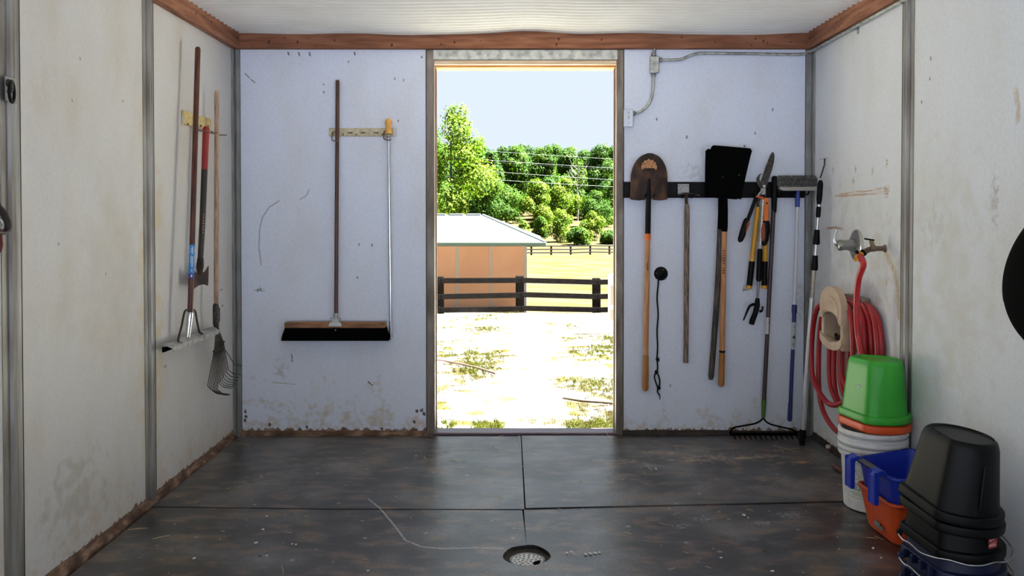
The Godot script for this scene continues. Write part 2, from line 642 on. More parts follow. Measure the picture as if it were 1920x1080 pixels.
func build_floor() -> void:
	var o := struct("floor", "black rubber mats laid over the wash stall slab")
	var st := S()
	# slab with the drain pipe hole left open
	var hole := []
	for k in 24:
		hole.append(Vector2(0.052 + 0.066 * cos(TAU * k / 24.0), 1.935 + 0.066 * sin(TAU * k / 24.0)))
	for s in [-1, 1]:
		var half := []
		if s < 0:
			half = [Vector2(0.052, -0.12), Vector2(WALL_L - 0.1, -0.12), Vector2(WALL_L - 0.1, 7.4), Vector2(0.052, 7.4)]
			for k in range(6, 19):
				half.append(hole[k])
		else:
			half = [Vector2(0.052, 7.4), Vector2(WALL_R + 0.1, 7.4), Vector2(WALL_R + 0.1, -0.12), Vector2(0.052, -0.12)]
			for k in range(18, 31):
				half.append(hole[k % 24])
		prism(st, half, 0.12, Transform3D(Basis(Vector3(1, 0, 0), Vector3(0, 0, 1), Vector3(0, -1, 0)), Vector3(0, -0.078, 0)))
	part(o, "slab", st, M.slab)
	# mats: painted with dust, scuffs and dried mud where the photograph shows them
	var ppm := 260.0
	var im := Image.create(int(3.7 * ppm), int(3.7 * ppm), false, Image.FORMAT_RGB8)
	var a := FastNoiseLite.new(); a.seed = 61; a.frequency = 0.008; a.fractal_octaves = 5
	var b := FastNoiseLite.new(); b.seed = 62; b.frequency = 0.22; b.fractal_octaves = 3
	var d := FastNoiseLite.new(); d.seed = 63; d.frequency = 0.02; d.fractal_octaves = 5
	for y in im.get_height():
		for x in im.get_width():
			var c := c8(34, 30, 28)
			c = c.lerp(c8(100, 99, 100), clampf(0.28 + a.get_noise_2d(x, y) * 1.3, 0.0, 1.0))
			c = c.lerp(c8(112, 92, 72), clampf(d.get_noise_2d(x * 0.8 + 300, y * 1.6) * 1.9, 0.0, 0.8))
			var g := 1.0 + b.get_noise_2d(x, y) * 0.3
			if b.get_noise_2d(x * 1.3 + 90, y * 1.3) > 0.68:
				g *= 1.6
			im.set_pixel(x, y, Color(c.r * g, c.g * g, c.b * g))
	var at := func(p: Vector3) -> Vector2: return Vector2(p.x + 1.8, p.z) * ppm
	for e in [[Vector3(1.0531, 0, 0.5623), 0.28, 0.10, 0.55], [Vector3(0.6479, 0, 0.6247), 0.2, 0.12, 0.35], [Vector3(1.3394, 0, 0.5197), 0.25, 0.07, 0.6], [Vector3(1.5518, 0, 0.6247), 0.16, 0.07, 0.5], [Vector3(0.8618, 0, 0.4324), 0.2, 0.05, 0.45], [Vector3(1.4381, 0, 0.9769), 0.3, 0.12, 0.25], [Vector3(0.1567, 0, 1.5861), 0.16, 0.12, 0.3], [Vector3(-0.9751, 0, 0.6452), 0.35, 0.12, 0.25], [Vector3(-1.3115, 0, 0.9323), 0.3, 0.15, 0.2]]:
		blotch(im, at.call(e[0]), Vector2(e[1], e[2]) * ppm, c8(176, 144, 108), e[3] * 1.3, int(e[1] * 1000), 0.05)
	for e in [[Vector3(1.3017, 0, 0.4874), 0.07, 0.025], [Vector3(1.6422, 0, 0.6247), 0.06, 0.03], [Vector3(0.982, 0, 0.2955), 0.05, 0.02], [Vector3(1.5335, 0, 0.3876), 0.1, 0.03]]:
		blotch(im, at.call(e[0]), Vector2(e[1], e[2]) * ppm, c8(186, 112, 62), 0.75, int(e[1] * 999), 0.1)
	for e in [[Vector3(0.7388, 0, 1.5926), 0.06, 0.05], [Vector3(0.8752, 0, 1.4987), 0.08, 0.05], [Vector3(1.1306, 0, 1.5529), 0.05, 0.04], [Vector3(0.7407, 0, 0.7055), 0.07, 0.1], [Vector3(1.2854, 0, 1.45), 0.12, 0.06]]:
		blotch(im, at.call(e[0]), Vector2(e[1], e[2]) * ppm, c8(160, 158, 156), 0.7, int(e[1] * 777), 0.16)
	# black wet grime along the foot of the right-hand walls
	for k in 16:
		blotch(im, at.call(Vector3(0.72 + k * 0.075, 0, 0.05)), Vector2(0.11, 0.075) * ppm, c8(14, 12, 11), 0.95, 900 + k, 0.06, -0.25)
		blotch(im, at.call(Vector3(WALL_R - 0.05, 0, 0.08 + k * 0.07)), Vector2(0.085, 0.11) * ppm, c8(16, 14, 12), 0.9, 930 + k, 0.06, -0.15)
	# pale dried trail running to the drain
	stroke(im, [at.call(Vector3(-0.7249, 0, 1.2267)), at.call(Vector3(-0.6352, 0, 1.3782)), at.call(Vector3(-0.5424, 0, 1.5861)), at.call(Vector3(-0.4724, 0, 1.7557)), at.call(Vector3(-0.3955, 0, 1.8264)), at.call(Vector3(-0.3032, 0, 1.8494)), at.call(Vector3(-0.169, 0, 1.8379)), at.call(Vector3(-0.045, 0, 1.8437))], 1.0, c8(190, 190, 190), 0.8, 0.35)
	rng.seed = 5
	for k in 90:
		blotch(im, Vector2(rng.randf_range(40, im.get_width() - 40), rng.randf_range(40, im.get_height() - 40)), Vector2.ONE * rng.randf_range(1.5, 3.5), c8(176, 172, 166), 0.8, k, 0.3, -0.6)
	var m := mat(Color.WHITE, 0.46)
	m.albedo_texture = ImageTexture.create_from_image(im)
	m.metallic_specular = 0.75
	m.texture_repeat = false
	m.roughness_texture = noise(0.02, 66, [[0.0, Color(0.62, 0.62, 0.62)], [0.5, Color(0.85, 0.85, 0.85)], [1.0, Color(1, 1, 1)]], 256, 5)
	m.roughness = 0.42
	m.heightmap_enabled = true
	m.heightmap_texture = noise(0.12, 67, [[0.0, Color.BLACK], [1.0, Color.WHITE]], 512, 4)
	m.heightmap_scale = 0.06
	var cut := []
	for k in 24:
		var an := TAU * k / 24.0
		cut.append(Vector2(0.05 + 0.098 * cos(an) * (1.0 + 0.05 * sin(3.0 * an)), 1.915 + 0.105 * sin(an) * (1.0 + 0.04 * cos(5.0 * an))))
	var mats := [
		[[Vector2(WALL_L + 0.035, 0.05), Vector2(0.038, 0.05), Vector2(0.046, 1.375), Vector2(-0.9, 1.368), Vector2(WALL_L + 0.035, 1.338)], 0.0],
		[[Vector2(0.044, 0.05), Vector2(WALL_R - 0.03, 0.05), Vector2(WALL_R - 0.03, 1.255), Vector2(0.9, 1.315), Vector2(0.053, 1.37)], 0.004],
		[[Vector2(WALL_L + 0.045, 1.345), Vector2(-0.9, 1.376), Vector2(0.036, 1.384)] + cut_half(cut, true) + [Vector2(0.05, 3.2), Vector2(WALL_L + 0.045, 3.2)], -0.002],
		[[Vector2(0.044, 1.381), Vector2(0.9, 1.325), Vector2(WALL_R - 0.03, 1.265), Vector2(WALL_R - 0.03, 3.2), Vector2(0.056, 3.2)] + cut_half(cut, false), -0.001],
	]
	for e in mats:
		st = S()
		mat_piece(st, e[0], 0.018, e[1])
		part(o, "rubber_mat", st, m)


func cut_half(cut: Array, left: bool) -> Array:
	var out := []
	if left:
		for k in range(18, 5, -1):
			out.append(cut[k])
	else:
		for k in range(6, -7, -1):
			out.append(cut[(k + 24) % 24])
	return out


# a mat cut from an outline in (x, z), its top at y = top, uv laid in metres
func mat_piece(st: SurfaceTool, poly: Array, thick: float, top: float) -> void:
	var pv := PackedVector2Array(poly)
	var ix := Geometry2D.triangulate_polygon(pv)
	var uv := func(p: Vector2) -> Vector2: return Vector2((p.x + 1.8) / 3.7, p.y / 3.7)
	for t in ix.size() / 3:
		var q := []
		for k in 3:
			q.append(pv[ix[t * 3 + k]])
		tri(st, Vector3(q[0].x, top, q[0].y), Vector3(q[1].x, top, q[1].y), Vector3(q[2].x, top, q[2].y), Vector3.UP, Vector3.UP, Vector3.UP, uv.call(q[0]), uv.call(q[1]), uv.call(q[2]))
	var cw := Geometry2D.is_polygon_clockwise(pv)
	for i in pv.size():
		var a := pv[i]
		var b := pv[(i + 1) % pv.size()]
		var t := (b - a).normalized()
		var n2 := Vector2(t.y, -t.x) * (-1.0 if cw else 1.0)
		quad(st, Vector3(a.x, top, a.y), Vector3(b.x, top, b.y), Vector3(b.x, top - thick, b.y), Vector3(a.x, top - thick, a.y), Vector3(n2.x, 0, n2.y), uv.call(a), uv.call(b), uv.call(b), uv.call(a))


# galvanised batten: two flanges and a raised rib; along y, face turned by b (z of b points into the room)
func batten(parent: Node3D, foot: Vector3, high: float, wide: float, b: Basis, m: Material, called := "batten") -> void:
	var st := S()
	var h := wide / 2.0
	var prof := [Vector2(-h, 0), Vector2(-h, 0.004), Vector2(-h * 0.35, 0.005), Vector2(-h * 0.3, 0.017), Vector2(-h * 0.05, 0.019), Vector2(0.0, 0.013), Vector2(h * 0.06, 0.019), Vector2(h * 0.34, 0.017), Vector2(h * 0.4, 0.005), Vector2(h, 0.004), Vector2(h, 0)]
	prism(st, prof, high, Transform3D(Basis(b.x, b.z, -b.y), foot + b.y * high / 2.0))
	part(parent, called, st, m)


func build_walls() -> void:
	var mud := c8(176, 138, 100)
	var mud_dark := c8(110, 76, 54)
	# ---------------- back wall
	var o := struct("wall_back", "pale clad back wall around the doorway")
	var st := S()
	box2(st, Vector3(WALL_L - 0.1, -0.12, -0.1), Vector3(DOOR_L - 0.012, 2.66, -0.004))
	box2(st, Vector3(DOOR_R + 0.012, -0.12, -0.1), Vector3(WALL_R + 0.1, 2.66, -0.004))
	box2(st, Vector3(DOOR_L - 0.012, DOOR_TOP + 0.03, -0.1), Vector3(DOOR_R + 0.012, 2.66, -0.004))
	part(o, "wall_core", st, M.plain_wall)
	var cool := c8(224, 231, 250)
	var cool2 := c8(220, 224, 238)
	var left_marks := func(im: Image, ppm: float, size: Vector2) -> void:
		mud_foot(im, ppm, size, 0.34, mud, mud_dark, 71, 0.7)
		var q := func(p: Vector3) -> Vector2: return Vector2((p.x + 1.742) * ppm, (2.446 - p.y) * ppm)
		stroke(im, [q.call(Vector3(-1.4944, 1.4913, 0)), q.call(Vector3(-1.5589, 1.4507, 0)), q.call(Vector3(-1.6034, 1.3829, 0)), q.call(Vector3(-1.6207, 1.3083, 0)), q.call(Vector3(-1.6247, 1.1896, 0)), q.call(Vector3(-1.6117, 1.0809, 0))], 0.9, c8(140, 142, 150), 0.5, 0.2)
		stroke(im, [q.call(Vector3(-1.3043, 1.5624, 0)), q.call(Vector3(-1.3248, 1.5218, 0)), q.call(Vector3(-1.3656, 1.4981, 0))], 0.8, c8(150, 152, 160), 0.45, 0.3)
		stroke(im, [q.call(Vector3(-1.7068, 2.2954, 0)), q.call(Vector3(-1.6732, 2.2617, 0)), q.call(Vector3(-1.6395, 2.2313, 0))], 0.8, c8(110, 110, 114), 0.7, 0.4)
		blotch(im, q.call(Vector3(-1.6261, 0.928, 0)), Vector2(9, 4), c8(104, 104, 106), 0.7, 2, 0.2)
		blotch(im, q.call(Vector3(-1.4893, 0.4241, 0)), Vector2(12, 20), c8(150, 150, 150), 0.4, 3, 0.1)
		stroke(im, [q.call(Vector3(-1.5476, 0.3354, 0)), q.call(Vector3(-1.3946, 0.3217, 0))], 0.7, c8(150, 146, 140), 0.4, 0.5)
		stroke(im, [q.call(Vector3(-0.9353, 0.3388, 0)), q.call(Vector3(-0.9082, 0.3149, 0))], 1.0, c8(110, 106, 100), 0.7, 0.3)
		stroke(im, [q.call(Vector3(-1.4209, 0.5127, 0)), q.call(Vector3(-1.4177, 0.465, 0))], 0.8, c8(100, 100, 100), 0.7, 0.3)
		for e in [Vector3(-1.2102, 2.228, 0), Vector3(-1.2104, 2.1774, 0), Vector3(-1.0542, 2.3695, 0), Vector3(-0.7605, 2.265, 0), Vector3(-0.7065, 2.2516, 0), Vector3(-0.5913, 2.3998, 0), Vector3(-0.7409, 1.9986, 0), Vector3(-0.9903, 1.2133, 0), Vector3(-0.909, 1.2099, 0), Vector3(-1.0012, 1.0028, 0)]:
			blotch(im, q.call(e), Vector2(1.5, 2.4), c8(110, 106, 106), 0.85, 4, 0.3, -0.4)
		for e in [Vector3(-0.5956, 0.1578, 0), Vector3(-0.582, 0.1339, 0), Vector3(-0.6262, 0.151, 0), Vector3(-0.6434, 0.0827, 0), Vector3(-1.7186, 0.151, 0), Vector3(-1.7154, 0.1168, 0), Vector3(-1.7224, 0.0929, 0), Vector3(-1.372, 0.0348, 0), Vector3(-1.3277, 0.0485, 0), Vector3(-1.5625, 0.0656, 0), Vector3(-0.8511, 0.0382, 0), Vector3(-0.766, 0.0211, 0)]:
			blotch(im, q.call(e), Vector2(2.6, 3.0), c8(72, 62, 56), 0.95, 5, 0.3, -0.5)
		for e in [Vector3(-1.4358, 2.4301, 0), Vector3(-1.3682, 2.4267, 0), Vector3(-1.3007, 2.4267, 0), Vector3(-1.0169, 2.4301, 0)]:
			stroke(im, [q.call(e), q.call(e) + Vector2(2, 7)], 0.9, c8(70, 66, 66), 0.8, 0.2)
	var right_marks := func(im: Image, ppm: float, size: Vector2) -> void:
		mud_foot(im, ppm, size, 0.24, mud, mud_dark, 81, 0.6)
		var q := func(p: Vector3) -> Vector2: return Vector2((p.x - 0.69) * ppm, (2.446 - p.y) * ppm)
		for e in [Vector3(1.6336, 2.0694, 0), Vector3(1.0897, 1.8939, 0), Vector3(1.4554, 1.8398, 0), Vector3(0.8999, 2.0053, 0), Vector3(1.5228, 1.9175, 0), Vector3(0.9898, 0.3149, 0)]:
			blotch(im, q.call(e), Vector2(1.6, 2.8), c8(110, 106, 106), 0.85, 6, 0.3, -0.4)
		blotch(im, q.call(Vector3(1.1345, 1.664, 0)), Vector2(22, 18), c8(186, 188, 196), 0.5, 7, 0.12)
		blotch(im, q.call(Vector3(1.8165, 0.8668, 0)), Vector2(10, 40), c8(180, 180, 184), 0.5, 8, 0.1)
		blotch(im, q.call(Vector3(1.4767, 0.9348, 0)), Vector2(9, 6), c8(140, 132, 116), 0.6, 9, 0.2)
	for e in [[-1.742, -0.56, left_marks, 101], [0.69, 1.845, right_marks, 102]]:
		st = S()
		box2(st, Vector3(e[0], 0.012, -0.006), Vector3(e[1], 2.446, 0.004))
		part(o, "panel", st, cladding(Vector2(e[1] - e[0], 2.434), cool, cool2, e[3], e[2]))
	# corner angles and door casing
	for e in [[-1.762, 0.034], [1.866, 0.036]]:
		st = S()
		cbox2(st, Vector3(e[0] - 0.022, 0.0, -0.002), Vector3(e[0] + 0.022, 2.446, 0.011), 0.003)
		cbox2(st, Vector3(e[0] - 0.003, 0.0, 0.008), Vector3(e[0] + 0.012, 2.446, 0.017), 0.003)
		part(o, "corner_angle", st, M.galv)
	for e in [[-1.7395, 1], [1.8425, -1], [-0.5615, -1], [0.6915, 1]]:
		st = S()
		box2(st, Vector3(e[0] - 0.0022, 0.0, 0.0), Vector3(e[0] + 0.0022, 2.446, 0.0055))
		part(o, "seam", st, M.seam)
	# ---------------- doorway
	var d := struct("door_1", "open doorway cased in galvanised steel")
	for s in [-1, 1]:
		st = S()
		var x0: float = -0.559 if s < 0 else 0.689
		var x1: float = DOOR_L if s < 0 else DOOR_R
		cbox2(st, Vector3(minf(x0, x1), 0.0, -0.102), Vector3(maxf(x0, x1), 2.446, 0.012), 0.003)
		part(d, "jamb", st, M.jamb)
		st = S()
		cbox2(st, Vector3(x1 - 0.006, 0.02, -0.106), Vector3(x1 + 0.006, DOOR_TOP - 0.002, -0.06), 0.002)
		part(d, "door_stop", st, mat(c8(96, 62, 52), 0.6), "dark rusty stop strip")
	st = S()
	cbox2(st, Vector3(DOOR_L - 0.008, 2.378, -0.102), Vector3(DOOR_R + 0.008, 2.446, 0.014), 0.004)
	part(d, "lintel", st, M.galv_bright)
	st = S()
	cbox2(st, Vector3(DOOR_L - 0.004, 2.352, -0.03), Vector3(DOOR_R + 0.004, 2.378, 0.010), 0.004)
	part(d, "head_strip", st, M.strip_wood, "pale wooden head strip")
	st = S()
	cbox2(st, Vector3(DOOR_L, DOOR_TOP - 0.006, -0.16), Vector3(DOOR_R, 2.377, -0.03), 0.004)
	part(d, "soffit_board", st, M.soffit, "bright orange wooden soffit board")
	st = S()
	cbox2(st, Vector3(DOOR_L - 0.01, -0.02, -0.115), Vector3(DOOR_R + 0.01, 0.012, 0.012), 0.005)
	part(d, "sill", st, mat(c8(112, 98, 108), 0.4, 0.5), "worn steel sill")
	# ---------------- side walls
	var warm := c8(200, 199, 198)
	var warm2 := c8(192, 187, 180)
	for side in [-1, 1]:
		warm = c8(214, 213, 212) if side < 0 else c8(232, 236, 243)
		warm2 = c8(206, 201, 194) if side < 0 else c8(226, 228, 230)
		var wx: float = WALL_L if side < 0 else WALL_R
		o = struct("wall_left" if side < 0 else "wall_right", "pale clad side wall with galvanised battens")
		st = S()
		box2(st, Vector3(wx + side * 0.004, -0.12, -0.1), Vector3(wx + side * 0.1, 2.66, DEPTH))
		part(o, "wall_core", st, M.plain_wall)
		var cuts := [0.02, 1.271, 2.405, DEPTH] if side < 0 else [0.02, 1.32, 2.54, DEPTH]
		for k in 3:
			var z0: float = cuts[k]
			var z1: float = cuts[k + 1]
			var marks := func(im: Image, ppm: float, size: Vector2) -> void:
				side_marks(im, ppm, size, side, k, z0)
			st = S()
			box2(st, Vector3(wx - 0.0, 0.012, z0), Vector3(wx + side * 0.008, EAVE, z1 - 0.004))
			part(o, "panel", st, cladding(Vector2(z1 - z0, EAVE), warm, warm2, 120 + k * 3 + side, marks))
			if k > 0:
				batten(o, Vector3(wx, 0.0, z0), EAVE, 0.115, Basis(Vector3(0, 0, 1), Vector3(0, 1, 0), Vector3(-1, 0, 0)) if side > 0 else Basis(Vector3(0, 0, -1), Vector3(0, 1, 0), Vector3(1, 0, 0)), M.galv_dirty)
				st = S()
				box2(st, Vector3(wx - side * 0.0045, 0.0, z0 - 0.062), Vector3(wx + side * 0.002, EAVE, z0 - 0.057))
				part(o, "seam", st, M.seam)
		st = S()
		cbox2(st, Vector3(wx - side * 0.012, 0.0, 0.012), Vector3(wx + side * 0.002, EAVE, 0.055), 0.003)
		part(o, "corner_angle", st, M.galv)
		# rusted base channel
		var bb := struct("baseboard_left" if side < 0 else "baseboard_right", "rusty mud-caked base channel")
		st = S()
		rough_strip(st, Vector3(wx, 0, 0.05), Vector3(wx, 0, DEPTH), Vector3(-side, 0, 0), 0.032, 0.014, 90 + side)
		part(bb, "channel", st, M.rust_base if side < 0 else M.slab)
	for e in [[-1.742, -0.55, "left"], [0.69, 1.845, "right"]]:
		var bb := struct("baseboard_back_" + e[2], "rusty base channel below the back wall sheet")
		st = S()
		rough_strip(st, Vector3(e[0], 0, 0.003), Vector3(e[1], 0, 0.003), Vector3(0, 0, 1), 0.026, 0.016, int(e[0] * 10))
		part(bb, "channel", st, M.rust_base if e[2] == "left" else M.slab)


# uneven low strip along the foot of a wall
func rough_strip(st: SurfaceTool, a: Vector3, b: Vector3, out: Vector3, high: float, deep: float, sd: int) -> void:
	var f := FastNoiseLite.new()
	f.seed = sd
	f.frequency = 1.6
	f.fractal_octaves = 3
	var n := 90
	var rings := []
	for i in n + 1:
		var p := a.lerp(b, float(i) / n)
		var g := f.get_noise_1d(p.distance_to(a))
		var h := high * (1.0 + 0.3 * g)
		var e := deep * (1.0 + 0.3 * f.get_noise_1d(p.distance_to(a) + 40.0))
		rings.append(PackedVector3Array([p + Vector3(0, -0.03, 0), p + Vector3(0, h, 0), p + out * e * 0.35 + Vector3(0, h * 0.96, 0), p + out * e * 0.7 + Vector3(0, h * 0.4, 0), p + out * e * 1.5 + Vector3(0, 0.004, 0), p + out * e * 1.7 + Vector3(0, -0.03, 0)]))
	loft(st, rings)


func side_marks(im: Image, ppm: float, size: Vector2, side: int, k: int, z0: float) -> void:
	mud_foot(im, ppm, size, 0.3 if side < 0 else 0.14, c8(192, 160, 128), c8(104, 74, 54), 200 + k + side, 0.55)
	# box() runs u with +z on both side walls
	var q := func(p: Vector3) -> Vector2: return Vector2((p.z - z0) * ppm, (EAVE - p.y) * ppm)
	var yel := c8(208, 188, 146)
	if side < 0:
		if k == 1:
			blotch(im, Vector2(8, size.y * 0.55), Vector2(26, 230), yel, 0.55, 31, 0.02)
			blotch(im, Vector2(20, size.y * 0.75), Vector2(22, 120), yel, 0.45, 32, 0.03)
			blotch(im, Vector2(size.x * 0.3, size.y * 0.52), Vector2(120, 110), c8(196, 192, 184), 0.35, 33, 0.02)
			blotch(im, Vector2(size.x * 0.62, size.y * 0.9), Vector2(70, 60), c8(178, 172, 162), 0.5, 34, 0.04)
			for e in [Vector3(-1.78, 2.0433, 1.9119), Vector3(-1.78, 1.8603, 1.978), Vector3(-1.78, 1.2851, 2.0881), Vector3(-1.78, 1.1432, 1.7095), Vector3(-1.78, 1.9185, 1.5348)]:
				blotch(im, q.call(e), Vector2(1.6, 2), c8(130, 122, 114), 0.8, 4, 0.3, -0.4)
		elif k == 0:
			blotch(im, Vector2(size.x - 10, size.y * 0.55), Vector2(34, 210), yel, 0.6, 35, 0.02)
			blotch(im, Vector2(size.x - 36, size.y * 0.78), Vector2(26, 90), yel, 0.4, 36, 0.03)
			for e in [Vector3(-1.78, 0.9408, 0.2524), Vector3(-1.78, 0.8417, 0.2353), Vector3(-1.78, 0.622, 1.0856)]:
				blotch(im, q.call(e), Vector2(6, 2), c8(120, 112, 104), 0.7, 5, 0.3, -0.3)
	else:
		if k == 0:
			# rust left by a former bracket
			var a0: Vector2 = q.call(Vector3(1.888, 1.508, 0.3604))
			var a1: Vector2 = q.call(Vector3(1.888, 1.5238, 1.0839))
			rng.seed = 19
			for i in 26:
				var u0 := rng.randf_range(0.0, 0.85)
				var u1 := minf(1.0, u0 + rng.randf_range(0.08, 0.3))
				var w := rng.randf_range(-4.5, 4.5)
				stroke(im, [a0.lerp(a1, u0) + Vector2(0, w), a0.lerp(a1, u1) + Vector2(0, w + rng.randf_range(-1.5, 1.5))], rng.randf_range(0.4, 0.9), c8(176, 140, 112), rng.randf_range(0.15, 0.4), 0.3, 10 + i)
			stroke(im, [q.call(Vector3(1.888, 1.3132, 0.2603)), q.call(Vector3(1.888, 1.3219, 0.3888)), q.call(Vector3(1.888, 1.3148, 0.5114))], 1.6, c8(160, 120, 88), 0.6, 0.4)
			blotch(im, q.call(Vector3(1.888, 1.5183, 1.084)), Vector2(9, 9), c8(158, 118, 92), 0.6, 12, 0.25)
			for e in [Vector3(1.888, 1.6642, 1.0876), Vector3(1.888, 1.6294, 0.9146), Vector3(1.888, 1.6522, 0.6894), Vector3(1.888, 1.663, 0.3577), Vector3(1.888, 1.0525, 1.0921), Vector3(1.888, 1.5884, 0.6609)]:
				blotch(im, q.call(e), Vector2(4, 6), c8(160, 128, 104), 0.6, 13, 0.3)
			stroke(im, [q.call(Vector3(1.888, 1.2144, 1.0769)), q.call(Vector3(1.888, 1.163, 1.1271)), q.call(Vector3(1.888, 1.1135, 1.188)), q.call(Vector3(1.888, 1.0293, 1.2247)), q.call(Vector3(1.888, 0.8864, 1.2389))], 5.0, c8(196, 176, 144), 0.12, 0.4, 15)
			blotch(im, q.call(Vector3(1.888, 1.1352, 1.0278)), Vector2(50, 70), c8(208, 204, 192), 0.5, 16, 0.05)
			blotch(im, q.call(Vector3(1.888, 1.1055, 0.5545)), Vector2(110, 130), c8(206, 208, 206), 0.5, 17, 0.03)
			blotch(im, q.call(Vector3(1.888, 0.8893, 1.2619)), Vector2(22, 160), c8(216, 206, 186), 0.5, 18, 0.03)
		elif k == 1:
			blotch(im, q.call(Vector3(1.888, 1.4624, 2.0633)), Vector2(9, 32), c8(168, 168, 172), 0.6, 19, 0.12)
			blotch(im, q.call(Vector3(1.888, 1.3383, 1.5958)), Vector2(34, 30), c8(206, 206, 210), 0.6, 20, 0.06)
			stroke(im, [q.call(Vector3(1.888, 1.8719, 2.1949)), q.call(Vector3(1.888, 1.7895, 2.2133)), q.call(Vector3(1.888, 1.7503, 2.2072))], 4.0, c8(206, 192, 176), 0.12, 0.4, 21)
			for e in [Vector3(1.888, 2.0214, 1.5251), Vector3(1.888, 1.9246, 1.4507), Vector3(1.888, 2.1118, 1.5334)]:
				blotch(im, q.call(e), Vector2(1.6, 2.4), c8(110, 102, 98), 0.85, 4, 0.3, -0.4)
			blotch(im, Vector2(size.x * 0.3, size.y * 0.55), Vector2(110, 160), c8(214, 212, 204), 0.4, 22, 0.025)


func build_ceiling() -> void:
	var o := struct("ceiling", "white corrugated sheet ceiling")
	var st := S()
	var f := func(u: float, v: float) -> Vector3:
		var x := lerpf(WALL_L - 0.02, WALL_R + 0.02, u)
		var z := lerpf(-0.02, DEPTH, v)
		var sag := 0.005 * sin(x * 3.1 + 0.6) + 0.004 * sin(x * 6.7 + 2.1) + 0.002 * sin(x * 11.0 + 0.3) + 0.012 * exp(-pow((x - 0.08) / 0.2, 2.0)) - 0.006
		var edge := exp(-z * 1.6)
		return Vector3(x, CEIL + 0.014 + sag * edge + 0.012 * sin(x * 1.3 + z * 1.7) * (1.0 - edge) + 0.0095 * sin(TAU * (z + 0.004 * sin(x * 2.0)) / 0.068), z)
	sheet(st, 44, 430, f, Vector3.DOWN)
	part(o, "corrugated_sheet", st, M.ceiling)
	st = S()
	box2(st, Vector3(WALL_L - 0.12, CEIL + 0.06, -0.25), Vector3(WALL_R + 0.12, CEIL + 0.16, DEPTH))
	part(o, "roof_deck", st, M.plain_wall)
	# timber plates
	var names := ["trim_1", "trim_2", "trim_3"]
	var lo := [Vector3(WALL_L, EAVE, 0.0), Vector3(WALL_L, EAVE - 0.002, 0.0), Vector3(WALL_R - 0.046, EAVE - 0.002, 0.0)]
	var hi := [Vector3(WALL_R, CEIL + 0.03, 0.042), Vector3(WALL_L + 0.05, CEIL + 0.03, DEPTH), Vector3(WALL_R, CEIL + 0.03, DEPTH)]
	rng.seed = 8
	for i in 3:
		var t := struct(names[i], "brown knotty timber plate under the ceiling")
		st = S()
		cbox2(st, lo[i], hi[i], 0.004)
		part(t, "plate", st, M.timber_x if i == 0 else M.timber_z)
		for k in (26 if i == 0 else 9):
			var p: Vector3
			var n: Vector3
			if i == 0:
				p = Vector3(rng.randf_range(WALL_L + 0.1, WALL_R - 0.1), rng.randf_range(EAVE + 0.012, EAVE + 0.07), 0.042)
				n = Vector3(0, 0, 1)
			else:
				p = Vector3(WALL_L + 0.05 if i == 1 else WALL_R - 0.046, rng.randf_range(EAVE + 0.015, EAVE + 0.07), rng.randf_range(0.1, 1.1))
				n = Vector3(1 if i == 1 else -1, 0, 0)
			st = S()
			var r := rng.randf_range(0.003, 0.008)
			lathe(st, [Vector2(r, -0.002), Vector2(r, 0.0004), Vector2(0, 0.0006)], Transform3D(toward(n).scaled_local(Vector3(1.0, 1.0, rng.randf_range(0.7, 1.8))), p), 8)
			part(t, "knot", st, M.knot)


# the barn aisle the photograph is taken from: roofed, open at both ends, with a wide open front opposite the bay
func build_aisle() -> void:
	var o := struct("wall_front", "opposite wall of the barn aisle with a wide gateway")
	var st := S()
	box2(st, Vector3(-7.0, -0.12, 7.4), Vector3(-4.6, 2.66, 7.5))
	part(o, "wall_core", st, M.plain_wall)
	st = S()
	box2(st, Vector3(4.8, -0.12, 7.4), Vector3(7.0, 2.66, 7.5))
	part(o, "wall_core", st, M.plain_wall)
	var a := struct("wall_aisle", "wall on either side of the bay facing the aisle")
	st = S()
	box2(st, Vector3(-7.0, -0.12, DEPTH - 0.1), Vector3(WALL_L - 0.1, 2.66, DEPTH))
	part(a, "wall_core", st, M.plain_wall)
	st = S()
	box2(st, Vector3(WALL_R + 0.1, -0.12, DEPTH - 0.1), Vector3(7.0, 2.66, DEPTH))
	part(a, "wall_core", st, M.plain_wall)
	var c := struct("ceiling_aisle", "roof over the barn aisle")
	st = S()
	box2(st, Vector3(-7.0, CEIL + 0.06, DEPTH), Vector3(7.0, CEIL + 0.16, 7.5))
	part(c, "roof_deck", st, M.plain_wall)
	var f := struct("floor_aisle", "bare floor of the barn aisle")
	st = S()
	box2(st, Vector3(-7.0, -0.14, DEPTH), Vector3(WALL_L - 0.1, -0.018, 7.4))
	part(f, "slab", st, M.slab)
	st = S()
	box2(st, Vector3(WALL_R + 0.1, -0.14, DEPTH), Vector3(7.0, -0.018, 7.4))
	part(f, "slab", st, M.slab)


# ------------------------------------------------------------------ tools on the back wall
func straight(st: SurfaceTool, a: Vector3, b: Vector3, r0: float, r1 := -1.0, sides := 12) -> void:
	tube(st, [a, b], [r0, r1 if r1 > 0 else r0], sides)


# handle with rounded ends
func handle(st: SurfaceTool, a: Vector3, b: Vector3, r0: float, r1 := -1.0) -> void:
	if r1 < 0:
		r1 = r0
	var d := (b - a).normalized()
	tube(st, [a, a + d * r0 * 0.25, a + d * r0 * 0.9, b - d * r1 * 0.9, b - d * r1 * 0.25, b], [r0 * 0.45, r0 * 0.8, r0, r1, r1 * 0.8, r1 * 0.45], 12)


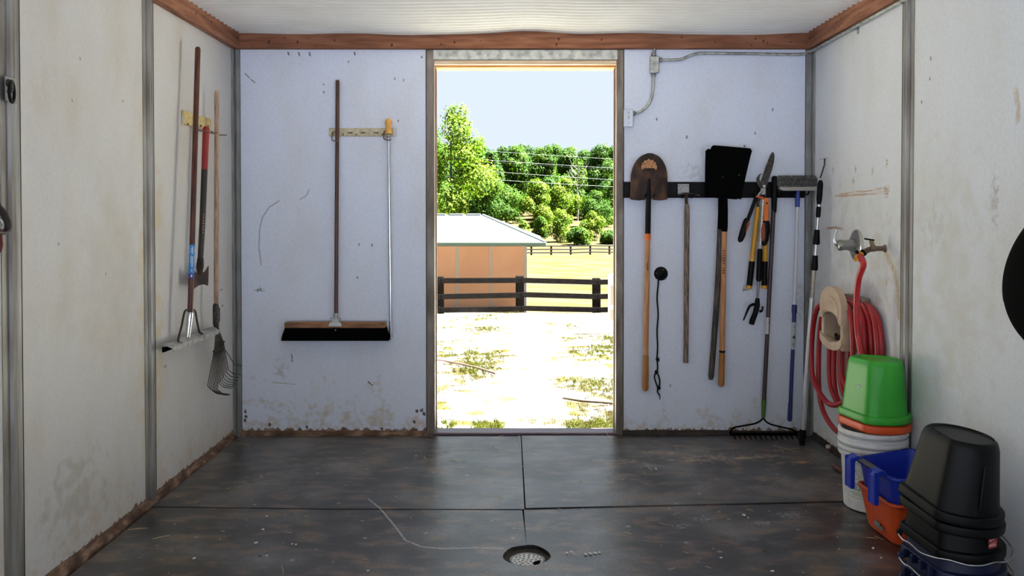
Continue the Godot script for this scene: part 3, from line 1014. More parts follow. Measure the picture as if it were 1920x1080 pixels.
func build_back_wall_tools() -> void:
	# slotted hanging strip
	var t := thing("tool_rack", "cream slotted metal strip with wire hooks on the back wall left of the doorway", "tool rack", Vector3(-0.9637, 1.9239, 0.004))
	var st := S()
	cbox2(st, Vector3(-1.1768, 1.8969, 0.004), Vector3(-0.7461, 1.9501, 0.012), 0.003)
	part(t, "strip", st, M.cream)
	for p in [Vector3(-1.0415, 1.9197, 0.0125), Vector3(-0.9605, 1.9197, 0.0125), Vector3(-0.8761, 1.9197, 0.0125)]:
		st = S()
		for e in [[Vector3(0, 0.006, 0), Vector3(0.036, 0.003, 0.004)], [Vector3(0, -0.006, 0), Vector3(0.036, 0.003, 0.004)], [Vector3(-0.0165, 0, 0), Vector3(0.003, 0.012, 0.004)], [Vector3(0.0165, 0, 0), Vector3(0.003, 0.012, 0.004)]]:
			box(st, p + e[0], e[1])
		part(t, "slot_rim", st, M.cream)
		st = S()
		box(st, p, Vector3(0.028, 0.008, 0.0014))
		part(t, "slot", st, mat(c8(96, 82, 64), 0.8))
	for p in [Vector3(-1.0872, 1.908, 0.012), Vector3(-1.0028, 1.908, 0.012), Vector3(-0.8374, 1.9096, 0.012)]:
		screw(t, p, Vector3(0, 0, 1), 0.006, M.hook)
	st = S()
	box2(st, Vector3(-0.7699, 1.8995, 0.012), Vector3(-0.7459, 1.9466, 0.0132))
	part(t, "sticker", st, mat(c8(206, 206, 206), 0.6), "pale end sticker")
	for p in [Vector3(-1.1379, 1.9029, 0.012), Vector3(-0.8104, 1.9096, 0.012)]:
		st = S()
		tube(st, curve([p + Vector3(-0.012, 0.012, 0), p + Vector3(-0.018, -0.006, 0.012), p + Vector3(-0.014, -0.03, 0.02), p + Vector3(0.0, -0.038, 0.05), p + Vector3(0.02, -0.04, 0.066), p + Vector3(0.036, -0.04, 0.06)], 5), 0.0035, 8)
		part(t, "hook", st, M.hook)
		st = S()
		tube(st, curve([p + Vector3(-0.02, 0.008, 0.003), p + Vector3(-0.012, 0.02, 0.01), p + Vector3(0.012, 0.022, 0.01), p + Vector3(0.024, 0.006, 0.008), p + Vector3(0.018, -0.012, 0.004)], 5), 0.003, 8)
		part(t, "clip", st, M.hook)

	# push broom
	t = thing("push_broom", "wide push broom with brown handle and black bristles on the back wall", "broom", Vector3(-1.1258, 0.6036, 0.06))
	st = S()
	handle(st, Vector3(-1.1129, 2.2479, 0.045), Vector3(-1.1249, 0.7452, 0.062), 0.0125)
	part(t, "broom_handle", st, M.brown_handle)
	st = S()
	cbox2(st, Vector3(-1.4426, 0.6905, 0.03), Vector3(-0.8114, 0.7256, 0.092), 0.004)
	part(t, "block", st, M.block_wood)
	st = S()
	prism(st, [Vector2(-0.041, 0), Vector2(0.041, 0), Vector2(0.036, 0.022), Vector2(0.02, 0.03), Vector2(0.014, 0.05), Vector2(-0.014, 0.05), Vector2(-0.02, 0.03), Vector2(-0.036, 0.022)], 0.004, Transform3D(Basis.IDENTITY, Vector3(-1.1229, 0.7027, 0.096)))
	part(t, "bracket", st, M.galv_bright)
	st = S()
	tube(st, [Vector3(-1.1243, 0.7791, 0.064), Vector3(-1.1245, 0.7207, 0.08)], [0.0155, 0.0155], 12)
	part(t, "socket", st, M.galv_bright)
	for p in [Vector3(-1.1508, 0.7511, 0.082), Vector3(-1.0972, 0.7511, 0.082), Vector3(-1.1209, 0.6795, 0.098)]:
		screw(t, p, Vector3(0, 0, 1), 0.005, M.steel, "bolt")
	st = S()
	var top := Vector3(-1.1255, 0.6979, 0.06)
	var rings := []
	for k in 5:
		var v := k / 4.0
		var hx := lerpf(0.312, 0.334, pow(v, 0.7))
		var hz := lerpf(0.026, 0.036, v)
		var y := top.y - 0.086 * v
		rings.append(PackedVector3Array([Vector3(top.x - hx, y, 0.06 - hz), Vector3(top.x + hx, y, 0.06 - hz), Vector3(top.x + hx, y, 0.06 + hz), Vector3(top.x - hx, y, 0.06 + hz)]))
	loft(st, rings, true, true, true)
	rng.seed = 17
	for k in 1500:
		var u := rng.randf_range(-1, 1)
		var w := rng.randf_range(-1, 1)
		if k % 3 != 0:
			w = 1.0 if k % 2 else -1.0
		elif k % 6 == 0:
			u = 1.0 if rng.randf() < 0.5 else -1.0
		var a := Vector3(top.x + u * 0.312, top.y, 0.06 + w * 0.027)
		var b := Vector3(top.x + u * rng.randf_range(0.326, 0.345), top.y - rng.randf_range(0.084, 0.096), 0.06 + w * rng.randf_range(0.034, 0.042))
		var e := Vector3(0.0016, 0, 0.001)
		var n := Vector3(u * 0.3, 0, w + 0.01).normalized()
		tri(st, a - e, a + e, b, n, n, n)
	part(t, "bristles", st, M.black_matte).set_meta("kind", "stuff")

	# bright pole with a yellow knob
	t = thing("metal_pole", "shiny metal pole with yellow wooden knob beside the push broom", "pole", Vector3(-0.7859, 0.6276, 0.04))
	st = S()
	straight(st, Vector3(-0.7929, 1.9061, 0.05), Vector3(-0.7833, 0.6269, 0.035), 0.0098, -1, 16)
	part(t, "shaft", st, M.chrome)
	st = S()
	var kb := Vector3(-0.7929, 1.9095, 0.05)
	lathe(st, [Vector2(0, 0), Vector2(0.022, 0), Vector2(0.0235, 0.006), Vector2(0.02, 0.014), Vector2(0.0165, 0.03), Vector2(0.0165, 0.04), Vector2(0.021, 0.058), Vector2(0.0225, 0.07), Vector2(0.019, 0.085), Vector2(0.011, 0.094), Vector2(0, 0.097)], Transform3D(Basis.IDENTITY, kb), 20)
	part(t, "knob", st, M.knob_yellow)
	st = S()
	lathe(st, [Vector2(0, -0.024), Vector2(0.014, -0.024), Vector2(0.016, -0.012), Vector2(0.013, 0.0), Vector2(0, 0.0)], Transform3D(Basis.IDENTITY, kb), 14)
	part(t, "ferrule", st, M.galv_bright)

	# round tie plate with a black rope
	t = thing("tie_plate", "small round black disc fixed to the back wall between shovel and weathered handle", "wall disc", Vector3(0.9292, 1.0269, 0.004))
	st = S()
	lathe(st, [Vector2(0.044, 0), Vector2(0.044, 0.006), Vector2(0.038, 0.012), Vector2(0.016, 0.014), Vector2(0.012, 0.02), Vector2(0, 0.022)], Transform3D(toward(Vector3(0, 0, 1)), Vector3(0.9292, 1.0269, 0.004)), 24)
	part(t, "disc", st, M.black)
	for p in [Vector3(0.9438, 1.0515, 0.017), Vector3(0.9, 1.0311, 0.016), Vector3(0.9543, 0.9972, 0.016)]:
		screw(t, p, Vector3(0, 0, 1), 0.006, M.dark_steel)
	t = thing("black_rope", "thin black knotted rope hanging from the round black disc", "rope", Vector3(0.9153, 0.2305, 0.02))
	st = S()
	var run := [Vector3(0.9113, 1.0051, 0.03), Vector3(0.9089, 0.9539, 0.025)]
	for e in [Vector3(0.9032, 0.8688, 0.02), Vector3(0.9103, 0.7671, 0.02), Vector3(0.9038, 0.6654, 0.02), Vector3(0.9075, 0.5636, 0.02), Vector3(0.9043, 0.4889, 0.02), Vector3(0.9079, 0.4277, 0.02), Vector3(0.8975, 0.4009, 0.022)]:
		run.append(e)
	tube(st, curve(run, 8), 0.0052, 8)
	part(t, "cord", st, M.rope)
	for p in [Vector3(0.9077, 0.4821, 0.02), Vector3(0.9009, 0.4009, 0.022), Vector3(0.915, 0.302, 0.02)]:
		st = S()
		lathe(st, [Vector2(0, -0.016), Vector2(0.009, -0.011), Vector2(0.0125, 0), Vector2(0.009, 0.011), Vector2(0, 0.016)], Transform3D(Basis(Vector3(0, 0, 1), 0.4), p), 10)
		part(t, "knot", st, M.rope)
	st = S()
	tube(st, curve([Vector3(0.8978, 0.4005, 0.02), Vector3(0.8877, 0.3734, 0.02), Vector3(0.8973, 0.3334, 0.024), Vector3(0.9151, 0.2986, 0.02), Vector3(0.9227, 0.3416, 0.014), Vector3(0.9124, 0.3858, 0.014)], 6), 0.005, 8)
	part(t, "loop", st, M.rope)
	st = S()
	tube(st, curve([Vector3(0.9117, 0.302, 0.02), Vector3(0.9083, 0.2747, 0.02), Vector3(0.922, 0.2509, 0.02), Vector3(0.9221, 0.2237, 0.02)], 6), [0.005, 0.005, 0.005, 0.005, 0.005, 0.005, 0.005, 0.005, 0.005, 0.005, 0.005, 0.0045, 0.004, 0.0035, 0.003, 0.003, 0.0025, 0.002, 0.0015], 8)
	part(t, "frayed_end", st, M.rope)


# shovel hung blade up: blade sheet from an outline half-width function
func shovel_blade(st: SurfaceTool, foot: Vector3, high: float, half: Callable, dish: float, lean: float, tilt: float, thick := 0.003) -> void:
	var b := Basis(Vector3(0, 0, 1), tilt)
	for s in [0.0, 1.0]:
		var f := func(u: float, v: float) -> Vector3:
			var w: float = half.call(v)
			var x := (u * 2.0 - 1.0) * w
			var z: float = dish * (1.0 - pow(absf(u * 2.0 - 1.0), 2.0)) * (0.35 + 0.65 * (1.0 - v)) + lean * v * v - s * thick
			return foot + b * Vector3(x, v * high, z)
		sheet(st, 16, 20, f, Vector3(0, 0, 1) if s == 0.0 else Vector3(0, 0, -1))


func build_rail_tools() -> void:
	# black rail
	var t := thing("tool_rail", "long black tool rail on the back wall right of the doorway", "tool rail", Vector3(1.2695, 1.5555, 0.004))
	var st := S()
	cbox2(st, Vector3(0.6907, 1.5082, 0.004), Vector3(1.8352, 1.609, 0.022), 0.003)
	part(t, "rail", st, M.black)
	st = S()
	cbox2(st, Vector3(0.6887, 1.5079, 0.02), Vector3(1.8329, 1.5245, 0.03), 0.002)
	part(t, "lip", st, M.black)
	for p in [Vector3(0.8157, 1.5178, 0.028), Vector3(0.8696, 1.5178, 0.028), Vector3(1.0517, 1.5145, 0.028), Vector3(1.1123, 1.5145, 0.028), Vector3(1.2809, 1.5178, 0.028), Vector3(1.3584, 1.5178, 0.028), Vector3(1.4831, 1.5212, 0.028), Vector3(1.5471, 1.5212, 0.028), Vector3(1.6617, 1.5246, 0.028), Vector3(1.7493, 1.5313, 0.028), Vector3(1.8369, 1.5347, 0.028)]:
		st = S()
		tube(st, curve([p, p + Vector3(0, -0.006, 0.02), p + Vector3(0.001, -0.004, 0.05), p + Vector3(0.003, 0.014, 0.062)], 4), 0.0045, 8)
		part(t, "hook", st, M.black)
	var im := Image.create(84, 76, false, Image.FORMAT_RGB8)
	im.fill(c8(176, 178, 184))
	var ink := c8(74, 76, 84)
	for e in [[[6, 6], [78, 6], [78, 70], [6, 70], [6, 6]], [[12, 14], [72, 14]], [[30, 16], [14, 44]], [[36, 14], [16, 48]], [[54, 16], [70, 44]], [[28, 30], [58, 30]], [[22, 44], [66, 44]], [[14, 52], [70, 52]], [[14, 60], [70, 60]], [[38, 24], [50, 22]]]:
		var line := []
		for q in e:
			line.append(Vector2(q[0], q[1]))
		stroke(im, line, 1.0, ink, 0.85, 0.0)
	blotch(im, Vector2(10, 16), Vector2(4, 4), Color.BLACK, 1.0, 1, 0.1, -1.0)
	blotch(im, Vector2(74, 16), Vector2(4, 4), Color.BLACK, 1.0, 1, 0.1, -1.0)
	st = S()
	box2(st, Vector3(1.0325, 1.5315, 0.022), Vector3(1.1029, 1.5955, 0.0235))
	part(t, "sticker", st, printed(im), "small grey sticker printed with a line drawing")

	# round point shovel
	t = thing("round_point_shovel", "round point shovel hung blade up, rusty blade and tan wooden handle", "shovel", Vector3(0.8307, 0.2857, 0.04))
	st = S()
	var rp := func(v: float) -> float:
		if v < 0.42:
			return lerpf(0.118, 0.116, v / 0.42)
		return 0.116 * sqrt(maxf(0.0, 1.0 - pow((v - 0.42) / 0.585, 2.15)))
	shovel_blade(st, Vector3(0.8443, 1.5006, 0.05), 0.285, rp, 0.028, 0.03, -0.005)
	part(t, "blade", st, M.rusty)
	st = S()
	var mudp := []
	for k in 22:
		var an := PI * k / 21.0
		mudp.append(Vector2(0.049 * cos(an) * (1.0 + 0.05 * sin(k * 2.7)), -0.008 + 0.056 * sin(an) * (0.92 + 0.1 * sin(k * 1.9))))
	mudp.append(Vector2(-0.045, -0.022)); mudp.append(Vector2(-0.03, -0.012)); mudp.append(Vector2(0.028, -0.01)); mudp.append(Vector2(0.046, -0.024))
	prism(st, mudp, 0.006, Transform3D(Basis(Vector3(1, 0, 0), 0.05), Vector3(0.8392, 1.703, 0.0895)))
	part(t, "dried_mud", st, grain([[0.0, c8(110, 70, 44)], [0.5, c8(178, 128, 90)], [1.0, c8(206, 160, 120)]], Vector3(12, 12, 12), 0.9, 0.0, 52), "patch of dried tan mud")
	for s in [-1, 1]:
		st = S()
		tube(st, curve([Vector3(0.8421, 1.5004, 0.064) + Vector3(s * 0.022, 0, 0), Vector3(0.8418, 1.5004, 0.066) + Vector3(s * 0.07, -0.004, 0), Vector3(0.8424, 1.5004, 0.062) + Vector3(s * 0.114, 0.002, 0)], 4), 0.0055, 8)
		part(t, "step", st, M.rusty)
	st = S()
	tube(st, [Vector3(0.8412, 1.6269, 0.078), Vector3(0.8376, 1.5168, 0.082), Vector3(0.8373, 1.4601, 0.074), Vector3(0.8375, 1.3598, 0.064), Vector3(0.8367, 1.2759, 0.06)], [0.006, 0.016, 0.0165, 0.0175, 0.018], 12)
	part(t, "socket", st, M.black)
	st = S()
	straight(st, Vector3(0.8366, 1.2826, 0.06), Vector3(0.8361, 1.2423, 0.06), 0.0188)
	part(t, "collar", st, M.orange)
	st = S()
	straight(st, Vector3(0.8361, 1.2423, 0.06), Vector3(0.8293, 0.5168, 0.045), 0.0165, 0.0158)
	part(t, "shaft", st, M.ash)
	st = S()
	handle(st, Vector3(0.8293, 0.5202, 0.045), Vector3(0.8273, 0.2857, 0.04), 0.0185, 0.0205)
	part(t, "grip", st, M.ash_grip)
	st = S()
	for k in 11:
		if k == 4:
			continue
		box(st, Vector3(0.8335 + sin(k * 5.0) * 0.0012 - k * 0.0002, 1.099 - k * 0.0139, 0.0745 - k * 0.0009), Vector3(0.011, 0.006 + 0.003 * sin(k * 7.0), 0.0015))
	part(t, "print", st, mat(c8(84, 60, 44), 0.7), "dark stamped lettering")

	# weathered handle
	t = thing("weathered_tool_handle", "grey weathered wooden tool handle hanging below the rail sticker", "tool handle", Vector3(1.0853, 0.4635, 0.03))
	st = S()
	tube(st, [Vector3(1.0788, 1.5373, 0.06), Vector3(1.079, 1.4837, 0.06), Vector3(1.081, 1.4636, 0.059)], [0.009, 0.0095, 0.011], 12)
	part(t, "tang", st, M.rusty)
	st = S()
	tube(st, [Vector3(1.081, 1.4703, 0.059), Vector3(1.0827, 1.4502, 0.059), Vector3(1.0833, 1.3496, 0.058), Vector3(1.0835, 1.1413, 0.052), Vector3(1.0842, 0.8713, 0.045), Vector3(1.0853, 0.5999, 0.036), Vector3(1.0849, 0.4638, 0.032)], [0.011, 0.0158, 0.0166, 0.0162, 0.0164, 0.0156, 0.0158], 12)
	part(t, "shaft", st, M.weathered)
	st = S()
	tube(st, curve([Vector3(1.0282, 1.5239, 0.062), Vector3(1.0542, 1.5338, 0.066), Vector3(1.1011, 1.5338, 0.066), Vector3(1.1622, 1.5239, 0.062)], 5), 0.005, 8)
	part(t, "crossbar", st, M.dark_steel)

	# two square shovels, one behind the other
	var sq := func(v: float) -> float: return lerpf(0.1, 0.128, v) if v < 0.95 else 0.128 - (v - 0.95) * 0.25
	for i in 2:
		t = thing("square_shovel", ["black square shovel in front, tan handle with dark print, hung blade up", "black square shovel tucked behind the other, with dark weathered handle"][i], "shovel", Vector3(1.3067, 0.3128, 0.04) if i == 0 else Vector3(1.2423, 0.3569, 0.04), "square shovels")
		st = S()
		if i == 0:
			shovel_blade(st, Vector3(1.3124, 1.5063, 0.105), 0.315, sq, 0.02, 0.05, -0.085)
		else:
			shovel_blade(st, Vector3(1.2939, 1.5036, 0.072), 0.3, sq, 0.02, 0.04, -0.07)
		part(t, "blade", st, M.black_matte)
		for q in ([Vector3(1.2456, 1.5296, 0.106), Vector3(1.3868, 1.6471, 0.148), Vector3(1.2867, 1.6343, 0.14)] if i == 0 else []):
			screw(t, q, Vector3(0, 0, 1), 0.004, M.weathered, "chip")
		st = S()
		if i == 0:
			tube(st, [Vector3(1.3105, 1.5754, 0.125), Vector3(1.3049, 1.5027, 0.122), Vector3(1.3111, 1.4266, 0.105), Vector3(1.3111, 1.3268, 0.1), Vector3(1.3084, 1.2968, 0.098)], [0.008, 0.017, 0.0175, 0.018, 0.018], 12)
			part(t, "socket", st, M.black_matte)
			st = S()
			straight(st, Vector3(1.3084, 1.2968, 0.098), Vector3(1.3076, 0.5362, 0.06), 0.0165)
			part(t, "shaft", st, M.ash)
			st = S()
			for k in 10:
				if k != 6:
					var pp := (Vector3(1.3039, 1.1774, 0.109)).lerp(Vector3(1.3039, 1.0371, 0.102), k / 9.0)
					box(st, pp, Vector3(0.012, 0.006 + 0.003 * sin(k * 5.0), 0.0015))
			part(t, "print", st, mat(c8(60, 44, 34), 0.7), "dark stamped lettering")
			st = S()
			handle(st, Vector3(1.3076, 0.5328, 0.06), Vector3(1.3054, 0.3139, 0.045), 0.0182, 0.0205)
			part(t, "grip", st, M.ash_grip)
			st = S()
			straight(st, Vector3(1.3079, 0.5463, 0.06), Vector3(1.3076, 0.5328, 0.06), 0.0188)
			part(t, "ring", st, M.black)
		else:
			tube(st, [Vector3(1.2901, 1.5696, 0.1), Vector3(1.288, 1.5032, 0.096), Vector3(1.2923, 1.41, 0.08), Vector3(1.2906, 1.3097, 0.075)], [0.008, 0.018, 0.019, 0.0195], 12)
			part(t, "socket", st, M.black_matte)
			st = S()
			tube(st, [Vector3(1.2906, 1.3164, 0.075), Vector3(1.2837, 1.0749, 0.066), Vector3(1.2707, 0.805, 0.055), Vector3(1.2537, 0.5339, 0.046), Vector3(1.2439, 0.3806, 0.04), Vector3(1.2423, 0.3569, 0.04)], [0.0195, 0.0195, 0.0185, 0.018, 0.018, 0.012], 12)
			part(t, "shaft", st, M.weathered_dark)

	# hedge shears, yellow handles down, blades up
	t = thing("hedge_shears", "hedge shears hung blades up with yellow handles and black grips", "shears", Vector3(1.5471, 0.9392, 0.05))
	for s in [0, 1]:
		st = S()
		var bl := [Vector2(-0.024, 0.0), Vector2(0.02, 0.0), Vector2(0.022, 0.11), Vector2(0.018, 0.16), Vector2(0.008, 0.2), Vector2(-0.004, 0.215), Vector2(-0.012, 0.19), Vector2(-0.02, 0.11)]
		prism(st, bl, 0.004, Transform3D(Basis(Vector3(0, 0, 1), -0.27 - 0.035 * s), Vector3(1.5591, 1.5869, 0.078) - Vector3(0, 0, 0.006 * s)))
		part(t, "blade", st, M.dark_steel)
	screw(t, Vector3(1.5613, 1.5801, 0.082), Vector3(0, 0, 1), 0.014, M.steel, "pivot_bolt")
	var hs := [[Vector3(1.5254, 1.4501, 0.07), Vector3(1.493, 1.1081, 0.06), Vector3(1.4784, 0.9531, 0.055)], [Vector3(1.5819, 1.4502, 0.06), Vector3(1.575, 1.1078, 0.055), Vector3(1.5733, 0.9529, 0.052)]]
	for e in hs:
		st = S()
		tube(st, [Vector3(1.5565, 1.5703, 0.076), e[0] + Vector3(0, 0.03, 0), e[0]], [0.01, 0.009, 0.009], 8)
		part(t, "tang", st, M.dark_steel)
		st = S()
		straight(st, e[0], e[1], 0.0155)
		part(t, "lever", st, M.yellow)
		st = S()
		straight(st, e[1], e[2], 0.0185)
		part(t, "grip", st, M.black)
		st = S()
		handle(st, e[2], e[2] + (e[2] - e[1]).normalized() * 0.012, 0.0185)
		part(t, "end_cap", st, M.yellow)

	# bypass loppers in front
	t = thing("bypass_loppers", "orange and black bypass loppers with curved hook blade hung before the yellow shears", "loppers", Vector3(1.4979, 1.2269, 0.1))
	st = S()
	var hookp := [Vector2(0.0, 0.0), Vector2(0.014, 0.012), Vector2(-0.004, 0.04), Vector2(-0.012, 0.062), Vector2(-0.006, 0.084), Vector2(0.006, 0.096), Vector2(-0.012, 0.09), Vector2(-0.028, 0.07), Vector2(-0.03, 0.045), Vector2(-0.016, 0.016)]
	prism(st, hookp, 0.006, Transform3D(Basis.IDENTITY, Vector3(1.5362, 1.5629, 0.1)))
	part(t, "hook_blade", st, M.dark_steel)
	st = S()
	prism(st, [Vector2(-0.012, -0.03), Vector2(0.012, -0.03), Vector2(0.02, 0.01), Vector2(0.012, 0.03), Vector2(-0.004, 0.028), Vector2(-0.014, 0.005)], 0.006, Transform3D(Basis(Vector3(0, 0, 1), 0.2), Vector3(1.5479, 1.5565, 0.094)))
	part(t, "counter_blade", st, M.steel)
	screw(t, Vector3(1.5549, 1.5761, 0.104), Vector3(0, 0, 1), 0.012, M.chrome, "pivot_bolt")
	st = S()
	tube(st, [Vector3(1.5402, 1.5497, 0.098), Vector3(1.5066, 1.5031, 0.1)], [0.009, 0.009], 8)
	part(t, "tang", st, M.steel)
	st = S()
	cbox(st, Vector3(1.5265, 1.5098, 0.1), Vector3(0.05, 0.014, 0.018), 0.004, Basis(Vector3(0, 0, 1), -0.12))
	part(t, "bumper", st, M.orange_red)
	st = S()
	straight(st, Vector3(1.5065, 1.5098, 0.1), Vector3(1.4507, 1.3601, 0.1), 0.0115)
	part(t, "lever", st, M.black)
	st = S()
	tube(st, [Vector3(1.454, 1.3767, 0.1), Vector3(1.4474, 1.3634, 0.1), Vector3(1.4342, 1.3235, 0.1), Vector3(1.4179, 1.2702, 0.1), Vector3(1.408, 1.2436, 0.1), Vector3(1.4014, 1.2303, 0.1)], [0.014, 0.02, 0.021, 0.0195, 0.017, 0.007], 12)
	var g := part(t, "grip", st, M.black)
	st = S()
	tube(st, [Vector3(1.4571, 1.3635, 0.113), Vector3(1.4503, 1.3436, 0.114), Vector3(1.4375, 1.2905, 0.113)], [0.006, 0.011, 0.005], 10)
	part(g, "inlay", st, M.grip_brown)
	st = S()
	cbox2(st, Vector3(1.5507, 1.3567, 0.088), Vector3(1.584, 1.5063, 0.108), 0.005)
	part(t, "lever", st, M.orange)
	screw(t, Vector3(1.5709, 1.4731, 0.108), Vector3(0, 0, 1), 0.006, M.black, "rivet")
	st = S()
	tube(st, [Vector3(1.5677, 1.3634, 0.098), Vector3(1.5678, 1.3434, 0.098), Vector3(1.568, 1.3035, 0.098), Vector3(1.5617, 1.2435, 0.098), Vector3(1.5552, 1.2169, 0.098), Vector3(1.5552, 1.2069, 0.098)], [0.019, 0.025, 0.026, 0.023, 0.017, 0.008], 12)
	g = part(t, "grip", st, M.black)
	st = S()
	tube(st, [Vector3(1.5495, 1.3503, 0.115), Vector3(1.5455, 1.3105, 0.118), Vector3(1.5464, 1.2574, 0.116), Vector3(1.5443, 1.2373, 0.112)], [0.008, 0.013, 0.013, 0.006], 10)
	part(g, "inlay", st, M.grip_brown)

	# hose wand
	t = thing("watering_wand", "silver watering wand with black trigger nozzle hanging below the loppers", "watering wand", Vector3(1.5056, 0.7059, 0.07))
	st = S()
	straight(st, Vector3(1.544, 1.4961, 0.12), Vector3(1.5315, 1.1836, 0.1), 0.0075)
	part(t, "tube", st, grain([[0.0, c8(150, 60, 50)], [0.3, c8(190, 186, 184)], [1.0, c8(216, 214, 212)]], Vector3(10, 10, 10), 0.35, 0.3, 57))
	st = S()
	handle(st, Vector3(1.5314, 1.1903, 0.1), Vector3(1.527, 0.9828, 0.09), 0.0165)
	part(t, "sleeve", st, M.black)
	st = S()
	straight(st, Vector3(1.527, 0.9895, 0.09), Vector3(1.5221, 0.8682, 0.08), 0.009, 0.007)
	part(t, "rod", st, M.steel)
	st = S()
	tube(st, [Vector3(1.5237, 0.8782, 0.08), Vector3(1.5221, 0.8648, 0.08), Vector3(1.5222, 0.8346, 0.08), Vector3(1.5091, 0.781, 0.08), Vector3(1.4926, 0.7408, 0.08), Vector3(1.486, 0.7139, 0.08)], [0.011, 0.0145, 0.0165, 0.0165, 0.0175, 0.0165], 12)
	part(t, "nozzle_body", st, M.black)
	st = S()
	lathe(st, [Vector2(0, 0), Vector2(0.011, 0), Vector2(0.011, 0.004), Vector2(0, 0.004)], Transform3D(toward(Vector3(1.4828, 0.7005, 0.08) - Vector3(1.4926, 0.7408, 0.08)), Vector3(1.486, 0.7139, 0.08)), 12)
	part(t, "nozzle_tip", st, M.steel)
	st = S()
	tube(st, curve([Vector3(1.5041, 0.8419, 0.085), Vector3(1.4727, 0.829, 0.09), Vector3(1.4528, 0.7889, 0.09), Vector3(1.4344, 0.7381, 0.085)], 4), [0.009, 0.009, 0.009, 0.009, 0.008, 0.008, 0.008, 0.007, 0.007, 0.006, 0.005, 0.005, 0.004], 8)
	part(t, "trigger", st, M.black)
	st = S()
	tube(st, curve([Vector3(1.5358, 0.7944, 0.08), Vector3(1.5525, 0.8011, 0.08), Vector3(1.5557, 0.8279, 0.08)], 4), [0.009, 0.009, 0.008, 0.008, 0.007, 0.006, 0.006, 0.006, 0.005], 8)
	part(t, "lug", st, M.black)

	# bow rake standing on its head
	t = thing("bow_rake", "bow rake standing head down, dark pole with white label and green collar", "rake", Vector3(1.5657, 0.023, 0.06))
	st = S()
	handle(st, Vector3(1.6375, 1.6449, 0.05), Vector3(1.632, 1.41, 0.05), 0.02, 0.0165)
	part(t, "grip", st, M.black)
	st = S()
	straight(st, Vector3(1.6317, 1.4771, 0.05), Vector3(1.5686, 0.2358, 0.075), 0.0135)
	part(t, "shaft", st, mat(c8(58, 46, 44), 0.4))
	im = Image.create(48, 96, false, Image.FORMAT_RGB8)
	im.fill(c8(206, 204, 200))
	for e in [[8, 12, 12, 5], [24, 13, 8, 4], [8, 22, 10, 3], [20, 30, 14, 4], [10, 38, 18, 2], [12, 44, 8, 2]]:
		im.fill_rect(Rect2i(e[0], e[1], e[2], e[3]), c8(110, 108, 106))
	var lb := printed(im)
	lb.uv1_scale = Vector3(2, 10.5, 1)
	lb.texture_repeat = true
	st = S()
	straight(st, Vector3(1.5942, 0.7556, 0.0645), Vector3(1.5891, 0.6516, 0.0665), 0.0139)
	part(t, "label", st, lb, "white paper label")
	st = S()
	handle(st, Vector3(1.5689, 0.2426, 0.075), Vector3(1.5636, 0.1218, 0.077), 0.0155, 0.012)
	part(t, "collar", st, M.green_plastic)
	for s in [-1, 1]:
		st = S()
		if s < 0:
			tube(st, curve([Vector3(1.5635, 0.1386, 0.077), Vector3(1.5533, 0.1119, 0.078), Vector3(1.5125, 0.0888, 0.08), Vector3(1.4241, 0.0732, 0.085), Vector3(1.3759, 0.0644, 0.09), Vector3(1.3547, 0.0422, 0.095), Vector3(1.3501, 0.0267, 0.1)], 6), 0.0055, 8)
		else:
			tube(st, curve([Vector3(1.5635, 0.1386, 0.077), Vector3(1.5734, 0.1085, 0.078), Vector3(1.6065, 0.0855, 0.08), Vector3(1.6654, 0.0699, 0.085), Vector3(1.7241, 0.0577, 0.09), Vector3(1.7627, 0.0422, 0.095), Vector3(1.7679, 0.0267, 0.1)], 6), 0.0055, 8)
		part(t, "bow", st, M.black_matte)
	st = S()
	cbox2(st, Vector3(1.3494, 0.0173, 0.09), Vector3(1.7692, 0.0349, 0.106), 0.003)
	part(t, "rake_bar", st, M.black_matte)
	for k in 14:
		st = S()
		var tx := 1.372 + k * 0.0325
		tube(st, [Vector3(tx, 0.022, 0.098), Vector3(tx, 0.016, 0.12), Vector3(tx, 0.007, 0.15)], [0.005, 0.0045, 0.0025], 6)
		part(t, "tine", st, M.black_matte)

	# soft wash brush on blue and white pole
	t = thing("wash_brush", "grey soft wash brush on a blue and white pole hung bristles up", "brush", Vector3(1.7368, 0.0949, 0.05))
	var bc := Vector3(1.7922, 1.5875, 0.06)
	st = S()
	prism(st, [Vector2(-0.14, 0.012), Vector2(-0.134, 0.0), Vector2(-0.115, -0.01), Vector2(0.09, -0.012), Vector2(0.12, -0.002), Vector2(0.132, 0.012)], 0.064, Transform3D(Basis(Vector3(0, 0, 1), 0.012), bc + Vector3(0, -0.024, 0)))
	part(t, "brush_block", st, mat(c8(172, 166, 158), 0.5))
	st = S()
	rng.seed = 29
	var rings := []
	for k in 4:
		var v := k / 3.0
		var hx := 0.134 + 0.008 * sin(v * PI)
		rings.append(PackedVector3Array([bc + Vector3(-hx, -0.01 + v * 0.052, -0.03), bc + Vector3(hx, -0.006 + v * 0.052, -0.03), bc + Vector3(hx, -0.006 + v * 0.052, 0.03), bc + Vector3(-hx, -0.01 + v * 0.052, 0.03)]))
	loft(st, rings, true, true, true)
